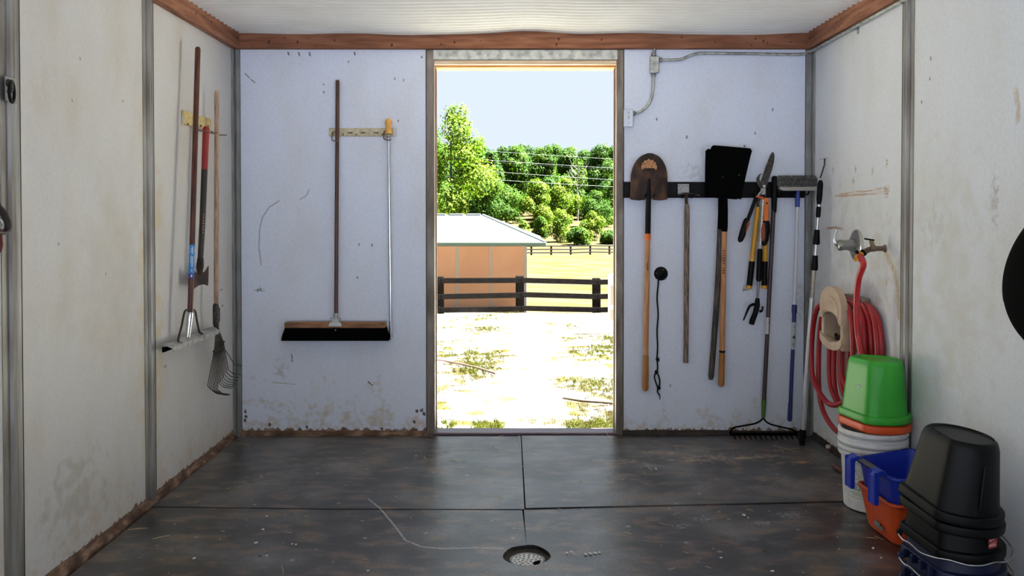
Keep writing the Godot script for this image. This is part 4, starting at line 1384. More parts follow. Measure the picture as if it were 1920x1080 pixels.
	for k in 5200:
		var p := bc + Vector3(rng.randf_range(-0.136, 0.136), rng.randf_range(-0.008, 0.044), rng.randf_range(-0.03, 0.03))
		var dir := Vector3(rng.randf_range(-0.5, 0.5), rng.randf_range(0.1, 1.0), rng.randf_range(-0.5, 0.5))
		if k % 3 == 0:
			p.y = bc.y + 0.042
			dir = Vector3(rng.randf_range(-0.4, 0.4), 1, rng.randf_range(-0.4, 0.4))
		elif k % 3 == 1:
			p.z = bc.z + 0.029
			dir = Vector3(rng.randf_range(-0.5, 0.5), rng.randf_range(-0.2, 1.0), 0.9)
		elif k % 9 == 2:
			p.x = bc.x + (0.134 if rng.randf() < 0.5 else -0.134)
			dir = Vector3(signf(p.x - bc.x), rng.randf_range(-0.3, 0.8), rng.randf_range(-0.4, 0.4))
		dir = dir.normalized() * rng.randf_range(0.01, 0.024)
		var sd := dir.cross(Vector3(rng.randf() - 0.5, rng.randf() - 0.5, rng.randf() - 0.5)).normalized() * 0.002
		var n := sd.cross(dir).normalized()
		tri(st, p - sd, p + sd, p + dir, n, n, n)
	part(t, "bristles", st, M.bristle_grey).set_meta("kind", "stuff")
	st = S()
	tube(st, [Vector3(1.7823, 1.5574, 0.06), Vector3(1.7775, 1.5306, 0.06), Vector3(1.7769, 1.4502, 0.058)], [0.01, 0.0145, 0.0145], 12)
	part(t, "socket", st, M.blue)
	st = S()
	straight(st, Vector3(1.7769, 1.4536, 0.058), Vector3(1.764, 0.8249, 0.052), 0.0102)
	part(t, "upper_pole", st, M.white_paint)
	st = S()
	tube(st, [Vector3(1.7643, 0.835, 0.052), Vector3(1.764, 0.8283, 0.052), Vector3(1.7633, 0.7844, 0.052), Vector3(1.7626, 0.7777, 0.052), Vector3(1.7616, 0.7238, 0.052)], [0.013, 0.0165, 0.0165, 0.013, 0.013], 12)
	part(t, "lock_collar", st, M.navy_pole)
	st = S()
	straight(st, Vector3(1.7622, 0.7373, 0.052), Vector3(1.7414, 0.1109, 0.046), 0.0122)
	part(t, "lower_pole", st, M.navy_pole)
	im = Image.create(48, 160, false, Image.FORMAT_RGB8)
	im.fill(c8(186, 188, 192))
	for q in [[[26, 26], [32, 34]], [[8, 62], [26, 80]], [[10, 100], [30, 92]]]:
		stroke(im, [Vector2(q[0][0], q[0][1]), Vector2(q[1][0], q[1][1])], 2.0, c8(20, 22, 40), 0.9, 0.0)
	blotch(im, Vector2(26, 92), Vector2(13, 12), c8(16, 18, 34), 1.0, 2, 0.1, -0.6)
	im.fill_rect(Rect2i(6, 126, 12, 20), c8(80, 80, 76))
	im.fill_rect(Rect2i(28, 126, 6, 20), c8(110, 110, 106))
	lb = printed(im)
	lb.uv1_scale = Vector3(2, 5.9, 1)
	lb.texture_repeat = true
	st = S()
	straight(st, Vector3(1.7616, 0.7271, 0.052), Vector3(1.7557, 0.5515, 0.0503), 0.0127)
	part(t, "label", st, lb, "silver label with dark marks")
	st = S()
	handle(st, Vector3(1.7445, 0.2229, 0.047), Vector3(1.7398, 0.0939, 0.046), 0.0138, 0.0152)
	part(t, "end_grip", st, M.navy_pole)


# ------------------------------------------------------------------ tools on the left wall
func build_left_wall_tools() -> void:
	var t := thing("tool_rack", "short yellowed tool strip with wire hooks on the left wall", "tool rack", Vector3(-1.776, 1.9157, 0.6525))
	var st := S()
	cbox2(st, Vector3(-1.778, 1.8886, 0.8532) + Vector3(0, -0.002, 0), Vector3(-1.768, 1.9319, 0.4411) + Vector3(0, 0.028, 0), 0.003)
	part(t, "strip", st, M.cream_yellow)
	st = S()
	cbox2(st, Vector3(-1.778, 1.8825, 0.857) + Vector3(0, -0.002, 0), Vector3(-1.766, 1.8828, 0.8549) + Vector3(0, 0.05, 0), 0.002)
	part(t, "end_plate", st, mat(c8(196, 192, 180), 0.6), "pale end plate")
	for e in [Vector3(-1.766, 1.891, 0.8028), Vector3(-1.766, 1.8961, 0.7265), Vector3(-1.766, 1.9016, 0.6154), Vector3(-1.766, 1.9105, 0.4988)]:
		screw(t, e, Vector3(1, 0, 0), 0.007, M.hook)
	for p in [Vector3(-1.768, 1.8865, 0.7059), Vector3(-1.768, 1.8874, 0.5775), Vector3(-1.768, 1.8893, 0.4332)]:
		st = S()
		tube(st, curve([p, p + Vector3(0.012, -0.012, 0.012), p + Vector3(0.04, -0.022, 0.02), p + Vector3(0.07, -0.024, 0.012), p + Vector3(0.08, -0.02, -0.02)], 5), 0.0035, 8)
		part(t, "hook", st, M.hook)

	# floor squeegee
	t = thing("floor_squeegee", "floor squeegee with long glossy red-brown handle and blue label on the left wall", "squeegee", Vector3(-1.72, 0.7334, 0.9207))
	var a := Vector3(-1.705, 2.3054, 0.8124)
	var b := Vector3(-1.695, 0.8808, 0.9726)
	st = S()
	handle(st, a, b, 0.0145)
	part(t, "shaft", st, M.red_brown)
	var im := Image.create(48, 128, false, Image.FORMAT_RGB8)
	im.fill(c8(52, 134, 206))
	im.fill_rect(Rect2i(0, 108, 48, 20), c8(64, 60, 150))
	for e in [[18, 8, 5, 26], [26, 12, 3, 20], [18, 44, 6, 40], [27, 40, 3, 30], [20, 92, 4, 10], [18, 112, 8, 10]]:
		im.fill_rect(Rect2i(e[0], e[1], e[2], e[3]), c8(206, 220, 236))
		im.fill_rect(Rect2i((e[0] + 24) % 44, e[1], e[2], e[3]), c8(206, 220, 236))
	var lb := printed(im)
	lb.uv1_scale = Vector3(2, 5.6, 1)
	lb.texture_repeat = true
	st = S()
	straight(st, a.lerp(b, (462.0 - 88.0) / 502.0), a.lerp(b, (524.0 - 88.0) / 502.0), 0.0151)
	part(t, "label", st, lb, "blue paper label with white print")
	st = S()
	tube(st, [Vector3(-1.695, 0.892, 0.9724), Vector3(-1.695, 0.8757, 0.9764), Vector3(-1.705, 0.7648, 0.9812)], [0.016, 0.0175, 0.012], 12)
	part(t, "ferrule", st, M.chrome)
	var h0 := Vector3(-1.71, 0.7413, 1.2348)
	var h1 := Vector3(-1.71, 0.717, 0.591)
	h1.y = h0.y
	st = S()
	var bx := (h1 - h0).normalized()
	prism(st, [Vector2(-0.03, 0.02), Vector2(0.0, 0.026), Vector2(0.034, 0.012), Vector2(0.038, -0.012), Vector2(0.03, -0.014), Vector2(0.026, 0.004), Vector2(0.0, 0.014), Vector2(-0.028, 0.01)], h0.distance_to(h1), Transform3D(Basis(Vector3(1, 0, 0), Vector3(0, 1, 0), Vector3(0, 0, 1)), (h0 + h1) / 2.0))
	part(t, "head", st, M.galv_bright)
	st = S()
	cbox2(st, Vector3(h0.x - 0.03, h0.y - 0.018, minf(h0.z, h1.z) + 0.01), Vector3(h0.x - 0.018, h0.y + 0.012, maxf(h0.z, h1.z) - 0.01), 0.003)
	part(t, "rubber_blade", st, M.black_matte)
	for e in [[Vector3(-1.695, 0.9082, 1.0405), Vector3(-1.695, 0.7654, 1.1331)], [Vector3(-1.695, 0.8959, 0.9094), Vector3(-1.695, 0.7734, 0.8429)]]:
		st = S()
		tube(st, curve([Vector3(-1.69, 0.8995, 0.989), e[0], e[0].lerp(e[1], 0.5), e[1], e[1] + Vector3(0.015, -0.012, -0.01)], 4), 0.0055, 8)
		part(t, "brace", st, M.dark_steel)
	for q in [Vector3(-1.7, 0.749, 1.1139), Vector3(-1.695, 0.7492, 1.0075), Vector3(-1.7, 0.7416, 0.8222)]:
		screw(t, q, Vector3(0.3, 1, 0), 0.006, M.chrome, "bolt")

	# scraper with a flared blade
	t = thing("crescent_scraper", "scraper with red and black handle and flared rusty crescent blade on left wall", "scraper", Vector3(-1.73, 0.9916, 0.7128))
	st = S()
	handle(st, Vector3(-1.71, 1.8917, 0.6832), Vector3(-1.71, 1.6393, 0.7119), 0.0185, 0.017)
	part(t, "grip", st, M.red_paint, "red painted upper handle")
	st = S()
	tube(st, [Vector3(-1.71, 1.6511, 0.7117), Vector3(-1.712, 1.3515, 0.7435), Vector3(-1.715, 1.1482, 0.7706)], [0.017, 0.0165, 0.015], 12)
	part(t, "shaft", st, mat(c8(36, 30, 28), 0.4))
	st = S()
	for k in 7:
		box(st, Vector3(-1.697, 1.4042, 0.7676) + Vector3(0, -k * 0.0165, -k * -0.0016), Vector3(0.002, 0.009, 0.009))
	part(t, "print", st, mat(c8(176, 120, 78), 0.6), "small pale lettering down the shaft")
	st = S()
	tube(st, [Vector3(-1.714, 1.1656, 0.7691), Vector3(-1.716, 1.1192, 0.7724), Vector3(-1.72, 1.0754, 0.7702)], [0.0165, 0.02, 0.012], 12)
	part(t, "socket", st, M.rusty)
	st = S()
	var cz := Vector3(-1.72, 1.0593, 0.7507)
	prism(st, [Vector2(-0.125, -0.062), Vector2(-0.09, -0.05), Vector2(-0.04, -0.042), Vector2(0.02, -0.04), Vector2(0.07, -0.046), Vector2(0.105, -0.055), Vector2(0.11, -0.02), Vector2(0.115, 0.055), Vector2(0.07, 0.03), Vector2(0.03, 0.022), Vector2(0.02, 0.05), Vector2(-0.02, 0.05), Vector2(-0.03, 0.022), Vector2(-0.07, 0.03), Vector2(-0.12, 0.055)], 0.005, Transform3D(Basis(Vector3(0, 0, -1), Vector3(0, 1, 0), Vector3(1, 0, 0)), cz))
	part(t, "blade", st, M.rusty)

	# wire leaf rake
	t = thing("wire_leaf_rake", "wire leaf rake with pale weathered wooden handle in the left corner", "rake", Vector3(-1.7, 0.4418, 0.5199))
	st = S()
	handle(st, Vector3(-1.715, 2.1162, 0.4961), Vector3(-1.705, 0.8006, 0.5564), 0.0135)
	part(t, "shaft", st, M.pink_wood)
	st = S()
	tube(st, [Vector3(-1.705, 0.8925, 0.5591), Vector3(-1.705, 0.8777, 0.5637), Vector3(-1.705, 0.7829, 0.561), Vector3(-1.705, 0.7574, 0.5528)], [0.015, 0.017, 0.017, 0.013], 12)
	part(t, "socket", st, M.dark_steel)
	st = S()
	cbox(st, Vector3(-1.695, 0.8298, 0.5452), Vector3(0.012, 0.085, 0.018), 0.004)
	part(t, "spring_plate", st, M.rusty)
	screw(t, Vector3(-1.685, 0.7506, 0.5927), Vector3(1, 0, 0), 0.012, M.black)
	var top := Vector3(-1.702, 0.7635, 0.5525)
	st = S()
	tube(st, [Vector3(top.x + 0.012, top.y - 0.13, top.z + 0.09), Vector3(top.x + 0.012, top.y - 0.105, top.z), Vector3(top.x + 0.012, top.y - 0.1, top.z - 0.08)], 0.006, 8)
	part(t, "crossbar", st, M.rusty)
	for k in 14:
		var v := k / 13.0 * 2.0 - 1.0
		st = S()
		var zb := top.z + v * 0.17 + 0.0
		var yb := top.y - 0.36 + 0.05 * v * v + (0.03 if v < 0 else 0.0)
		tube(st, [top + Vector3(0.0, 0, v * 0.01), Vector3(top.x + 0.012, top.y - 0.11, top.z + v * 0.075), Vector3(top.x + 0.005, yb, zb), Vector3(top.x + 0.03, yb - 0.022, zb - 0.002), Vector3(top.x + 0.075, yb - 0.03, zb - 0.006)], 0.0024, 6)
		part(t, "tine", st, M.dark_steel)
	st = S()
	tube(st, [Vector3(-1.69, 0.6767, 0.5446), Vector3(-1.68, 0.5013, 0.3181), Vector3(-1.65, 0.4885, 0.2822)], 0.0024, 6)
	part(t, "bent_tine", st, M.dark_steel)

	# tie ring on the near batten
	t = thing("tie_ring", "dark iron tie ring on a plate on the nearest left batten", "tie ring", Vector3(-1.76, 1.8411, 2.4347))
	st = S()
	cbox2(st, Vector3(-1.762, 1.7966, 2.4631), Vector3(-1.754, 1.8856, 2.3997), 0.003)
	part(t, "plate", st, M.galv)
	st = S()
	tube(st, curve([Vector3(-1.754, 1.8535, 2.4508), Vector3(-1.73, 1.8616, 2.4941), Vector3(-1.718, 1.8499, 2.4992), Vector3(-1.73, 1.831, 2.4793), Vector3(-1.754, 1.8313, 2.4512)], 5), 0.008, 8)
	part(t, "staple", st, M.dark_steel)
	var ring := []
	var rc := Vector3(-1.725, 1.827, 2.4816)
	for k in 25:
		var an := TAU * k / 24.0
		ring.append(rc + Vector3(0.012 * sin(an), 0.036 * cos(an), 0.035 * sin(an)))
	st = S()
	tube(st, ring, 0.0055, 8)
	part(t, "ring", st, M.black)
	for q in [Vector3(-1.754, 1.8107, 2.467), Vector3(-1.754, 1.8185, 2.4105)]:
		screw(t, q, Vector3(1, 0, 0), 0.005, M.steel)

	# lead with a snap at the frame edge
	t = thing("lead_strap", "dark leather lead strap with snap hanging at the left edge", "strap", Vector3(-1.75, 1.2828, 2.5103))
	st = S()
	tube(st, curve([Vector3(-1.75, 1.5083, 2.5537), Vector3(-1.745, 1.4459, 2.5454), Vector3(-1.735, 1.41, 2.5209), Vector3(-1.73, 1.3773, 2.5056), Vector3(-1.73, 1.3554, 2.506), Vector3(-1.73, 1.3451, 2.5304), Vector3(-1.73, 1.3494, 2.5659), Vector3(-1.735, 1.3746, 2.5863)], 6), 0.0125, 8, 0.5)
	part(t, "strap", st, M.leather)
	st = S()
	tube(st, curve([Vector3(-1.73, 1.3653, 2.5538), Vector3(-1.735, 1.3292, 2.5432), Vector3(-1.74, 1.3018, 2.5325), Vector3(-1.74, 1.2806, 2.5418)], 5), 0.01, 8, 0.6)
	part(t, "tail", st, mat(c8(96, 34, 32), 0.6), "dark red strap end")
	st = S()
	tube(st, curve([Vector3(-1.715, 1.3887, 2.5694), Vector3(-1.71, 1.3744, 2.5661), Vector3(-1.71, 1.3603, 2.5752), Vector3(-1.715, 1.371, 2.5814)], 5), 0.005, 8)
	part(t, "snap", st, M.steel)


# ------------------------------------------------------------------ electrics
func build_electrics() -> void:
	var t := thing("junction_box", "grey steel junction box near the ceiling right of the doorway", "junction box", Vector3(0.8847, 2.3486, 0.004))
	var st := S()
	cbox2(st, Vector3(0.8544, 2.2947, 0.004), Vector3(0.908, 2.3982, 0.045), 0.004)
	part(t, "box", st, M.galv_bright)
	st = S()
	cbox2(st, Vector3(0.8513, 2.2913, 0.045), Vector3(0.9055, 2.3956, 0.05), 0.003)
	part(t, "cover", st, M.galv_bright)
	for p in [Vector3(0.8787, 2.3873, 0.05), Vector3(0.8789, 2.3055, 0.05), Vector3(0.8688, 2.3389, 0.05)]:
		screw(t, p, Vector3(0, 0, 1), 0.0045, M.chrome)
	for e in [[Vector3(0.8745, 2.2911, 0.026), Vector3(0, -1, 0)], [Vector3(0.9113, 2.3766, 0.026), Vector3(1, 0, 0)], [Vector3(0.8759, 2.4017, 0.026), Vector3(0, 1, 0)]]:
		st = S()
		lathe(st, [Vector2(0.016, 0), Vector2(0.016, 0.008), Vector2(0.014, 0.018), Vector2(0, 0.018)], Transform3D(toward(e[1]), e[0]), 10)
		part(t, "connector", st, M.galv)
	t = thing("switch_box", "small steel switch box on the back wall beside the door casing", "switch", Vector3(0.72, 2.0116, 0.004))
	st = S()
	cbox2(st, Vector3(0.6931, 1.961, 0.004), Vector3(0.742, 2.0612, 0.04), 0.004)
	part(t, "box", st, M.galv)
	st = S()
	cbox2(st, Vector3(0.6851, 1.954, 0.04), Vector3(0.7447, 2.064, 0.0445), 0.003)
	part(t, "cover", st, mat(c8(188, 194, 204), 0.3, 0.8))
	st = S()
	cbox(st, Vector3(0.7157, 2.0133, 0.049), Vector3(0.009, 0.02, 0.014), 0.002, Basis(Vector3(1, 0, 0), 0.3))
	part(t, "toggle", st, mat(c8(196, 194, 186), 0.4))
	for p in [Vector3(0.7162, 2.0439, 0.0445), Vector3(0.718, 1.977, 0.0445)]:
		screw(t, p, Vector3(0, 0, 1), 0.004, M.chrome)
	st = S()
	lathe(st, [Vector2(0.015, 0), Vector2(0.015, 0.01), Vector2(0.0125, 0.02), Vector2(0, 0.02)], Transform3D(toward(Vector3(1, 0, 0.0)), Vector3(0.7442, 2.0413, 0.024)), 10)
	part(t, "connector", st, M.galv)
	# conduits
	t = thing("conduit", "curved grey conduit dropping from junction box to switch box", "conduit", Vector3(0.8254, 2.1174, 0.02))
	st = S()
	tube(st, curve([Vector3(0.8755, 2.2844, 0.026), Vector3(0.875, 2.2344, 0.024), Vector3(0.8704, 2.1776, 0.022), Vector3(0.8588, 2.1239, 0.022), Vector3(0.8353, 2.0869, 0.022), Vector3(0.8017, 2.0567, 0.022), Vector3(0.7713, 2.0431, 0.023), Vector3(0.7476, 2.0413, 0.024)], 8), 0.0095, 10)
	part(t, "pipe", st, M.galv_bright)
	t = thing("conduit", "short grey conduit stub between junction box and timber plate", "conduit", Vector3(0.8751, 2.4263, 0.02))
	st = S()
	straight(st, Vector3(0.8759, 2.4051, 0.026), Vector3(0.8833, EAVE, 0.026), 0.0105)
	part(t, "pipe", st, M.galv)
	t = thing("conduit", "long grey conduit running below the timber plates into the right corner", "conduit", Vector3(1.4642, 2.4196, 0.02))
	st = S()
	var z_run := [Vector3(0.9146, 2.3766, 0.026), Vector3(0.9987, 2.3766, 0.026), Vector3(1.0525, 2.3816, 0.026), Vector3(1.0995, 2.4017, 0.026), Vector3(1.1532, 2.4168, 0.026), Vector3(1.2276, 2.4189, 0.024), Vector3(1.5303, 2.4155, 0.024), Vector3(1.7994, 2.4122, 0.024)]
	z_run.append_array([Vector3(WALL_R - 0.045, 2.425, 0.032), Vector3(WALL_R - 0.028, 2.427, 0.07), Vector3(WALL_R - 0.024, 2.43, 0.25), Vector3(WALL_R - 0.024, 2.432, 1.2), Vector3(WALL_R - 0.024, 2.434, 2.2), Vector3(WALL_R - 0.024, 2.434, 3.5)])
	tube(st, curve(z_run, 6), 0.0095, 10)
	part(t, "pipe", st, M.galv_bright)
	for z in [0.72, 1.30]:
		st = S()
		cbox(st, Vector3(WALL_R - 0.014, 2.431, z), Vector3(0.036, 0.026, 0.012), 0.004)
		cbox(st, Vector3(WALL_R - 0.004, 2.408, z), Vector3(0.006, 0.03, 0.014), 0.002)
		part(t, "strap", st, M.galv)
		screw(t, Vector3(WALL_R - 0.007, 2.402, z), Vector3(-1, 0, 0), 0.005, M.chrome)


# ------------------------------------------------------------------ plumbing
func build_plumbing() -> void:
	var inx := Vector3(-1, 0, 0)
	var t := thing("shower_valve", "chrome lever valve with round wall plate on the right wall", "valve", Vector3(1.888, 1.2336, 0.7188))
	var c := Vector3(1.888, 1.2336, 0.7188)
	var st := S()
	lathe(st, [Vector2(0.088, 0), Vector2(0.088, 0.004), Vector2(0.084, 0.01), Vector2(0.07, 0.014), Vector2(0.066, 0.013), Vector2(0.05, 0.016), Vector2(0.034, 0.02), Vector2(0, 0.02)], Transform3D(toward(inx), c), 32)
	part(t, "escutcheon", st, mat(c8(178, 178, 176), 0.28, 0.9))
	st = S()
	lathe(st, [Vector2(0.032, 0.015), Vector2(0.032, 0.045), Vector2(0.027, 0.05), Vector2(0.027, 0.082), Vector2(0.03, 0.085), Vector2(0.03, 0.1), Vector2(0.02, 0.108), Vector2(0, 0.11)], Transform3D(toward(inx), c), 20)
	part(t, "hub", st, mat(c8(150, 150, 148), 0.3, 0.9))
	st = S()
	var hp := c + inx * 0.1
	tube(st, curve([hp, hp + Vector3(-0.018, 0.012, 0), hp + Vector3(-0.022, 0.05, -0.005), hp + Vector3(-0.012, 0.085, -0.004), hp + Vector3(-0.016, 0.1, -0.002)], 5), [0.012, 0.012, 0.012, 0.011, 0.011, 0.01, 0.01, 0.009, 0.009, 0.008, 0.008, 0.008, 0.007, 0.007, 0.007, 0.007, 0.007, 0.008, 0.008, 0.008, 0.006], 10)
	part(t, "lever", st, M.chrome)
	t = thing("hose_spigot", "weathered hose spigot with dark tee handle on the right wall", "spigot", Vector3(1.888, 1.2307, 1.0766))
	var s := Vector3(1.888, 1.2307, 1.0766)
	st = S()
	lathe(st, [Vector2(0.02, 0), Vector2(0.02, 0.005), Vector2(0.013, 0.008), Vector2(0.013, 0.05), Vector2(0.016, 0.052), Vector2(0.016, 0.075), Vector2(0.0, 0.078)], Transform3D(toward(inx), s), 14)
	part(t, "body", st, mat(c8(120, 104, 88), 0.5, 0.6))
	st = S()
	tube(st, [s + inx * 0.06, s + inx * 0.085 + Vector3(0, -0.006, 0.0), s + inx * 0.11 + Vector3(0, -0.02, 0.0)], [0.014, 0.0135, 0.015], 12)
	part(t, "spout", st, mat(c8(110, 96, 84), 0.5, 0.6))
	st = S()
	tube(st, [s + inx * 0.06, s + inx * 0.072 + Vector3(0, 0.034, 0), s + inx * 0.078 + Vector3(0, 0.044, 0)], [0.012, 0.011, 0.006], 10)
	part(t, "bonnet", st, mat(c8(134, 116, 92), 0.5, 0.6))
	st = S()
	cbox(st, s + inx * 0.082 + Vector3(0, 0.046, 0), Vector3(0.05, 0.008, 0.018), 0.003, Basis(Vector3(0, 0, 1), -0.15))
	part(t, "tee_handle", st, M.black_matte)
	# hanger
	t = thing("hose_hanger", "beige plastic hose hanger with arched front on the right wall", "hose hanger", Vector3(1.75, 0.68, 0.79))
	var hz0 := 0.62
	var hz1 := 0.935
	var zc := (hz0 + hz1) / 2.0
	var hw := (hz1 - hz0) / 2.0
	var face := Basis(Vector3(0, 0, 1), Vector3(0, 1, 0), Vector3(-1, 0, 0))   # outline x runs along +z, thickness along the wall normal
	var arch := []
	for k in 15:
		var an := PI * k / 14.0
		arch.append(Vector2(hw * cos(an), 0.9 + 0.112 * sin(an)))
	var inner := []
	for k in 11:
		var an := PI * k / 10.0
		inner.append(Vector2(-(hw - 0.045) * cos(an), 0.832 + 0.042 * sin(an)))
	st = S()
	prism(st, arch + [Vector2(-hw, 0.83)] + [Vector2(-hw + 0.035, 0.83)] + inner + [Vector2(hw - 0.03, 0.815), Vector2(hw, 0.815)], 0.035, Transform3D(face, Vector3(1.737, 0, zc)))
	part(t, "arch_plate", st, M.beige)
	st = S()
	var relief := []
	for k in 13:
		var an := PI * k / 12.0
		relief.append(Vector2((hw - 0.035) * cos(an), 0.885 + 0.075 * sin(an)))
	for k in 9:
		var an := PI * k / 8.0
		relief.append(Vector2(-(hw - 0.045) * cos(an), 0.845 + 0.04 * sin(an)))
	prism(st, relief, 0.006, Transform3D(face, Vector3(1.7175, 0, zc)))
	part(t, "relief_panel", st, M.beige)
	for e in [-1, 1]:
		st = S()
		cbox2(st, Vector3(1.728, 0.68, zc + e * (hw - 0.02) - 0.016), Vector3(1.86, 0.9, zc + e * (hw - 0.02) + 0.016), 0.004)
		part(t, "cheek", st, M.beige)
	st = S()
	cbox2(st, Vector3(1.838, 0.66, hz0 + 0.02), Vector3(1.884, 0.96, hz1 - 0.02), 0.006)
	part(t, "back_plate", st, mat(c8(124, 112, 100), 0.7))
	st = S()
	cbox2(st, Vector3(1.8, 0.775, zc - 0.07), Vector3(1.842, 0.83, zc + 0.09), 0.006)
	part(t, "inner_rib", st, mat(c8(132, 120, 106), 0.7))
	st = S()
	var lip := []
	for k in 13:
		var an := PI * k / 12.0
		lip.append(Vector2(-hw * cos(an), 0.718 - 0.05 * sin(an)))
	prism(st, lip + [Vector2(hw, 0.748), Vector2(hw - 0.05, 0.726), Vector2(0, 0.708), Vector2(-hw + 0.05, 0.726), Vector2(-hw, 0.748)], 0.035, Transform3D(face, Vector3(1.737, 0, zc)))
	part(t, "lip", st, M.beige)
	st = S()
	cbox2(st, Vector3(1.74, 0.69, hz0 + 0.02), Vector3(1.87, 0.708, hz1 - 0.02), 0.004)
	part(t, "shelf", st, M.beige)
	# nozzles lying in the hanger
	t = thing("spray_nozzle", "black and silver spray nozzle lying on the hose hanger shelf", "nozzle", Vector3(1.76, 0.712, 0.82))
	st = S()
	tube(st, [Vector3(1.775, 0.722, 0.73), Vector3(1.772, 0.732, 0.78), Vector3(1.77, 0.73, 0.83), Vector3(1.768, 0.728, 0.87)], [0.01, 0.016, 0.018, 0.014], 10)
	part(t, "barrel", st, M.black)
	st = S()
	tube(st, [Vector3(1.769, 0.729, 0.84), Vector3(1.767, 0.728, 0.895)], [0.019, 0.021], 12)
	part(t, "collar", st, M.steel)
	for e in [[Vector3(1.78, 0.722, 0.76), Vector3(1.79, 0.762, 0.785)], [Vector3(1.785, 0.72, 0.82), Vector3(1.79, 0.766, 0.83)], [Vector3(1.78, 0.72, 0.72), Vector3(1.785, 0.74, 0.69)]]:
		st = S()
		straight(st, e[0], e[1], 0.011, 0.008, 8)
		part(t, "trigger", st, M.black)
	# hose: coils over the hanger, then up to the spigot
	t = thing("garden_hose", "long red garden hose coiled over the hanger and joined to the spigot", "hose", Vector3(1.8, 0.25, 0.75))
	st = S()
	var run := []
	# [x out, z left, z right, y bottom]
	var loops := [[1.85, 0.6, 1.06, 0.40], [1.83, 0.47, 1.05, 0.31], [1.86, 0.55, 1.1, 0.33], [1.765, 0.36, 0.975, 0.345], [1.845, 0.5, 1.09, 0.28], [1.85, 0.7, 1.08, 0.36], [1.80, 0.38, 1.04, 0.2]]
	for L in loops:
		var x: float = L[0]
		var zl: float = L[1]
		var zr: float = L[2]
		var yb: float = L[3]
		var mid := (zl + zr) / 2.0
		run.append_array([Vector3(x, 0.93, zc + 0.02), Vector3(x, 0.9, lerpf(zc, zr, 0.75)), Vector3(x, 0.75, zr), Vector3(x, lerpf(yb, 0.75, 0.4), zr - 0.005), Vector3(x - 0.005, yb + 0.06, lerpf(mid, zr, 0.7)), Vector3(x - 0.008, yb, mid), Vector3(x - 0.005, yb + 0.06, lerpf(mid, zl, 0.7)), Vector3(x, lerpf(yb, 0.75, 0.4), zl + 0.005), Vector3(x, 0.75, zl + 0.03), Vector3(x, 0.89, lerpf(zc, zl, 0.6))])
	run.append_array([Vector3(1.82, 0.94, zc), Vector3(1.80, 0.86, 1.0), Vector3(1.79, 0.6, 1.06), Vector3(1.80, 0.48, 1.12)])
	tube(st, curve(run, 5), 0.0148, 10)
	part(t, "coil", st, M.red_hose)
	st = S()
	var e0 := s + inx * 0.13 + Vector3(0, -0.035, 0.0)
	tube(st, curve([e0 + Vector3(0.0, 0.0, 0), Vector3(1.745, 1.1539, 1.155), Vector3(1.74, 1.0868, 1.1159), Vector3(1.738, 1.004, 1.0955), Vector3(1.74, 0.8943, 1.0857), Vector3(1.75, 0.7851, 1.083), Vector3(1.76, 0.6937, 1.1067), Vector3(1.77, 0.6044, 1.1364), Vector3(1.79, 0.5057, 1.1159)], 8), 0.0155, 12)
	part(t, "feed_run", st, mat(c8(186, 36, 44), 0.35))
	st = S()
	tube(st, [s + inx * 0.108 + Vector3(0, -0.018, 0), s + inx * 0.118 + Vector3(0, -0.025, 0)], [0.019, 0.019], 10)
	part(t, "coupling", st, M.black)
	st = S()
	tube(st, [s + inx * 0.118 + Vector3(0, -0.025, 0), s + inx * 0.14 + Vector3(0, -0.042, 0), e0 + Vector3(-0.012, -0.03, 0)], [0.017, 0.0165, 0.018], 10)
	part(t, "coupling", st, M.brass)
	st = S()
	tube(st, [s + inx * 0.135 + Vector3(0, -0.03, 0.0), s + inx * 0.15 + Vector3(0, -0.012, 0)], [0.008, 0.009], 8)
	part(t, "shutoff", st, M.black)
	st = S()
	tube(st, [Vector3(1.858, 0.7871, 1.0006), Vector3(1.858, 0.7465, 1.0079), Vector3(1.86, 0.733, 1.01), Vector3(1.86, 0.6926, 1.0172)], [0.015, 0.016, 0.011, 0.009], 10)
	part(t, "end_fitting", st, M.brass)
	st = S()
	tube(st, curve([Vector3(1.84, 0.92, 0.86), Vector3(1.858, 0.9293, 0.904), Vector3(1.858, 0.8521, 0.9663), Vector3(1.858, 0.7815, 1.0007)], 6), 0.014, 10)
	part(t, "free_end", st, M.red_hose)
	# drain hose stub at the floor
	t = thing("floor_tube", "thin brown tube curving from the wall foot onto the floor mat", "tube", Vector3(1.7834, 0.01, 0.729))
	st = S()
	tube(st, curve([Vector3(1.868, 0.0187, 0.3634), Vector3(1.858, -0.0117, 0.3911), Vector3(1.848, -0.032, 0.4524), Vector3(1.7666, 0.014, 0.7423), Vector3(1.7824, 0.012, 0.823), Vector3(1.812, 0.012, 0.8794)], 6), 0.0095, 8)
	part(t, "tube_run", st, mat(c8(112, 62, 52), 0.5))
	st = S()
	lathe(st, [Vector2(0.013, -0.01), Vector2(0.016, 0), Vector2(0.013, 0.012)], Transform3D(Basis.IDENTITY, Vector3(1.868, 0.0187, 0.3634)), 10)
	part(t, "collar", st, mat(c8(196, 190, 180), 0.5))


# ------------------------------------------------------------------ buckets
# cross-section of a flat-backed bucket; the flat side looks along +x of the ring before turning
func dee(r: float, y: float, flat: float, turn: float, at: Vector3, tilt: Basis) -> PackedVector3Array:
	var ring := PackedVector3Array()
	var lim := r * flat
	var n := 40
	for k in n:
		var a := TAU * k / n
		var p := Vector2(cos(a), sin(a)) * r
		if p.x > lim:
			p.x = lim - 0.10 * (p.x - lim) * 0.0
			p.y = p.y
		ring.append(at + tilt * (Basis(Vector3.UP, turn) * Vector3(p.x, y, p.y)))
	return ring


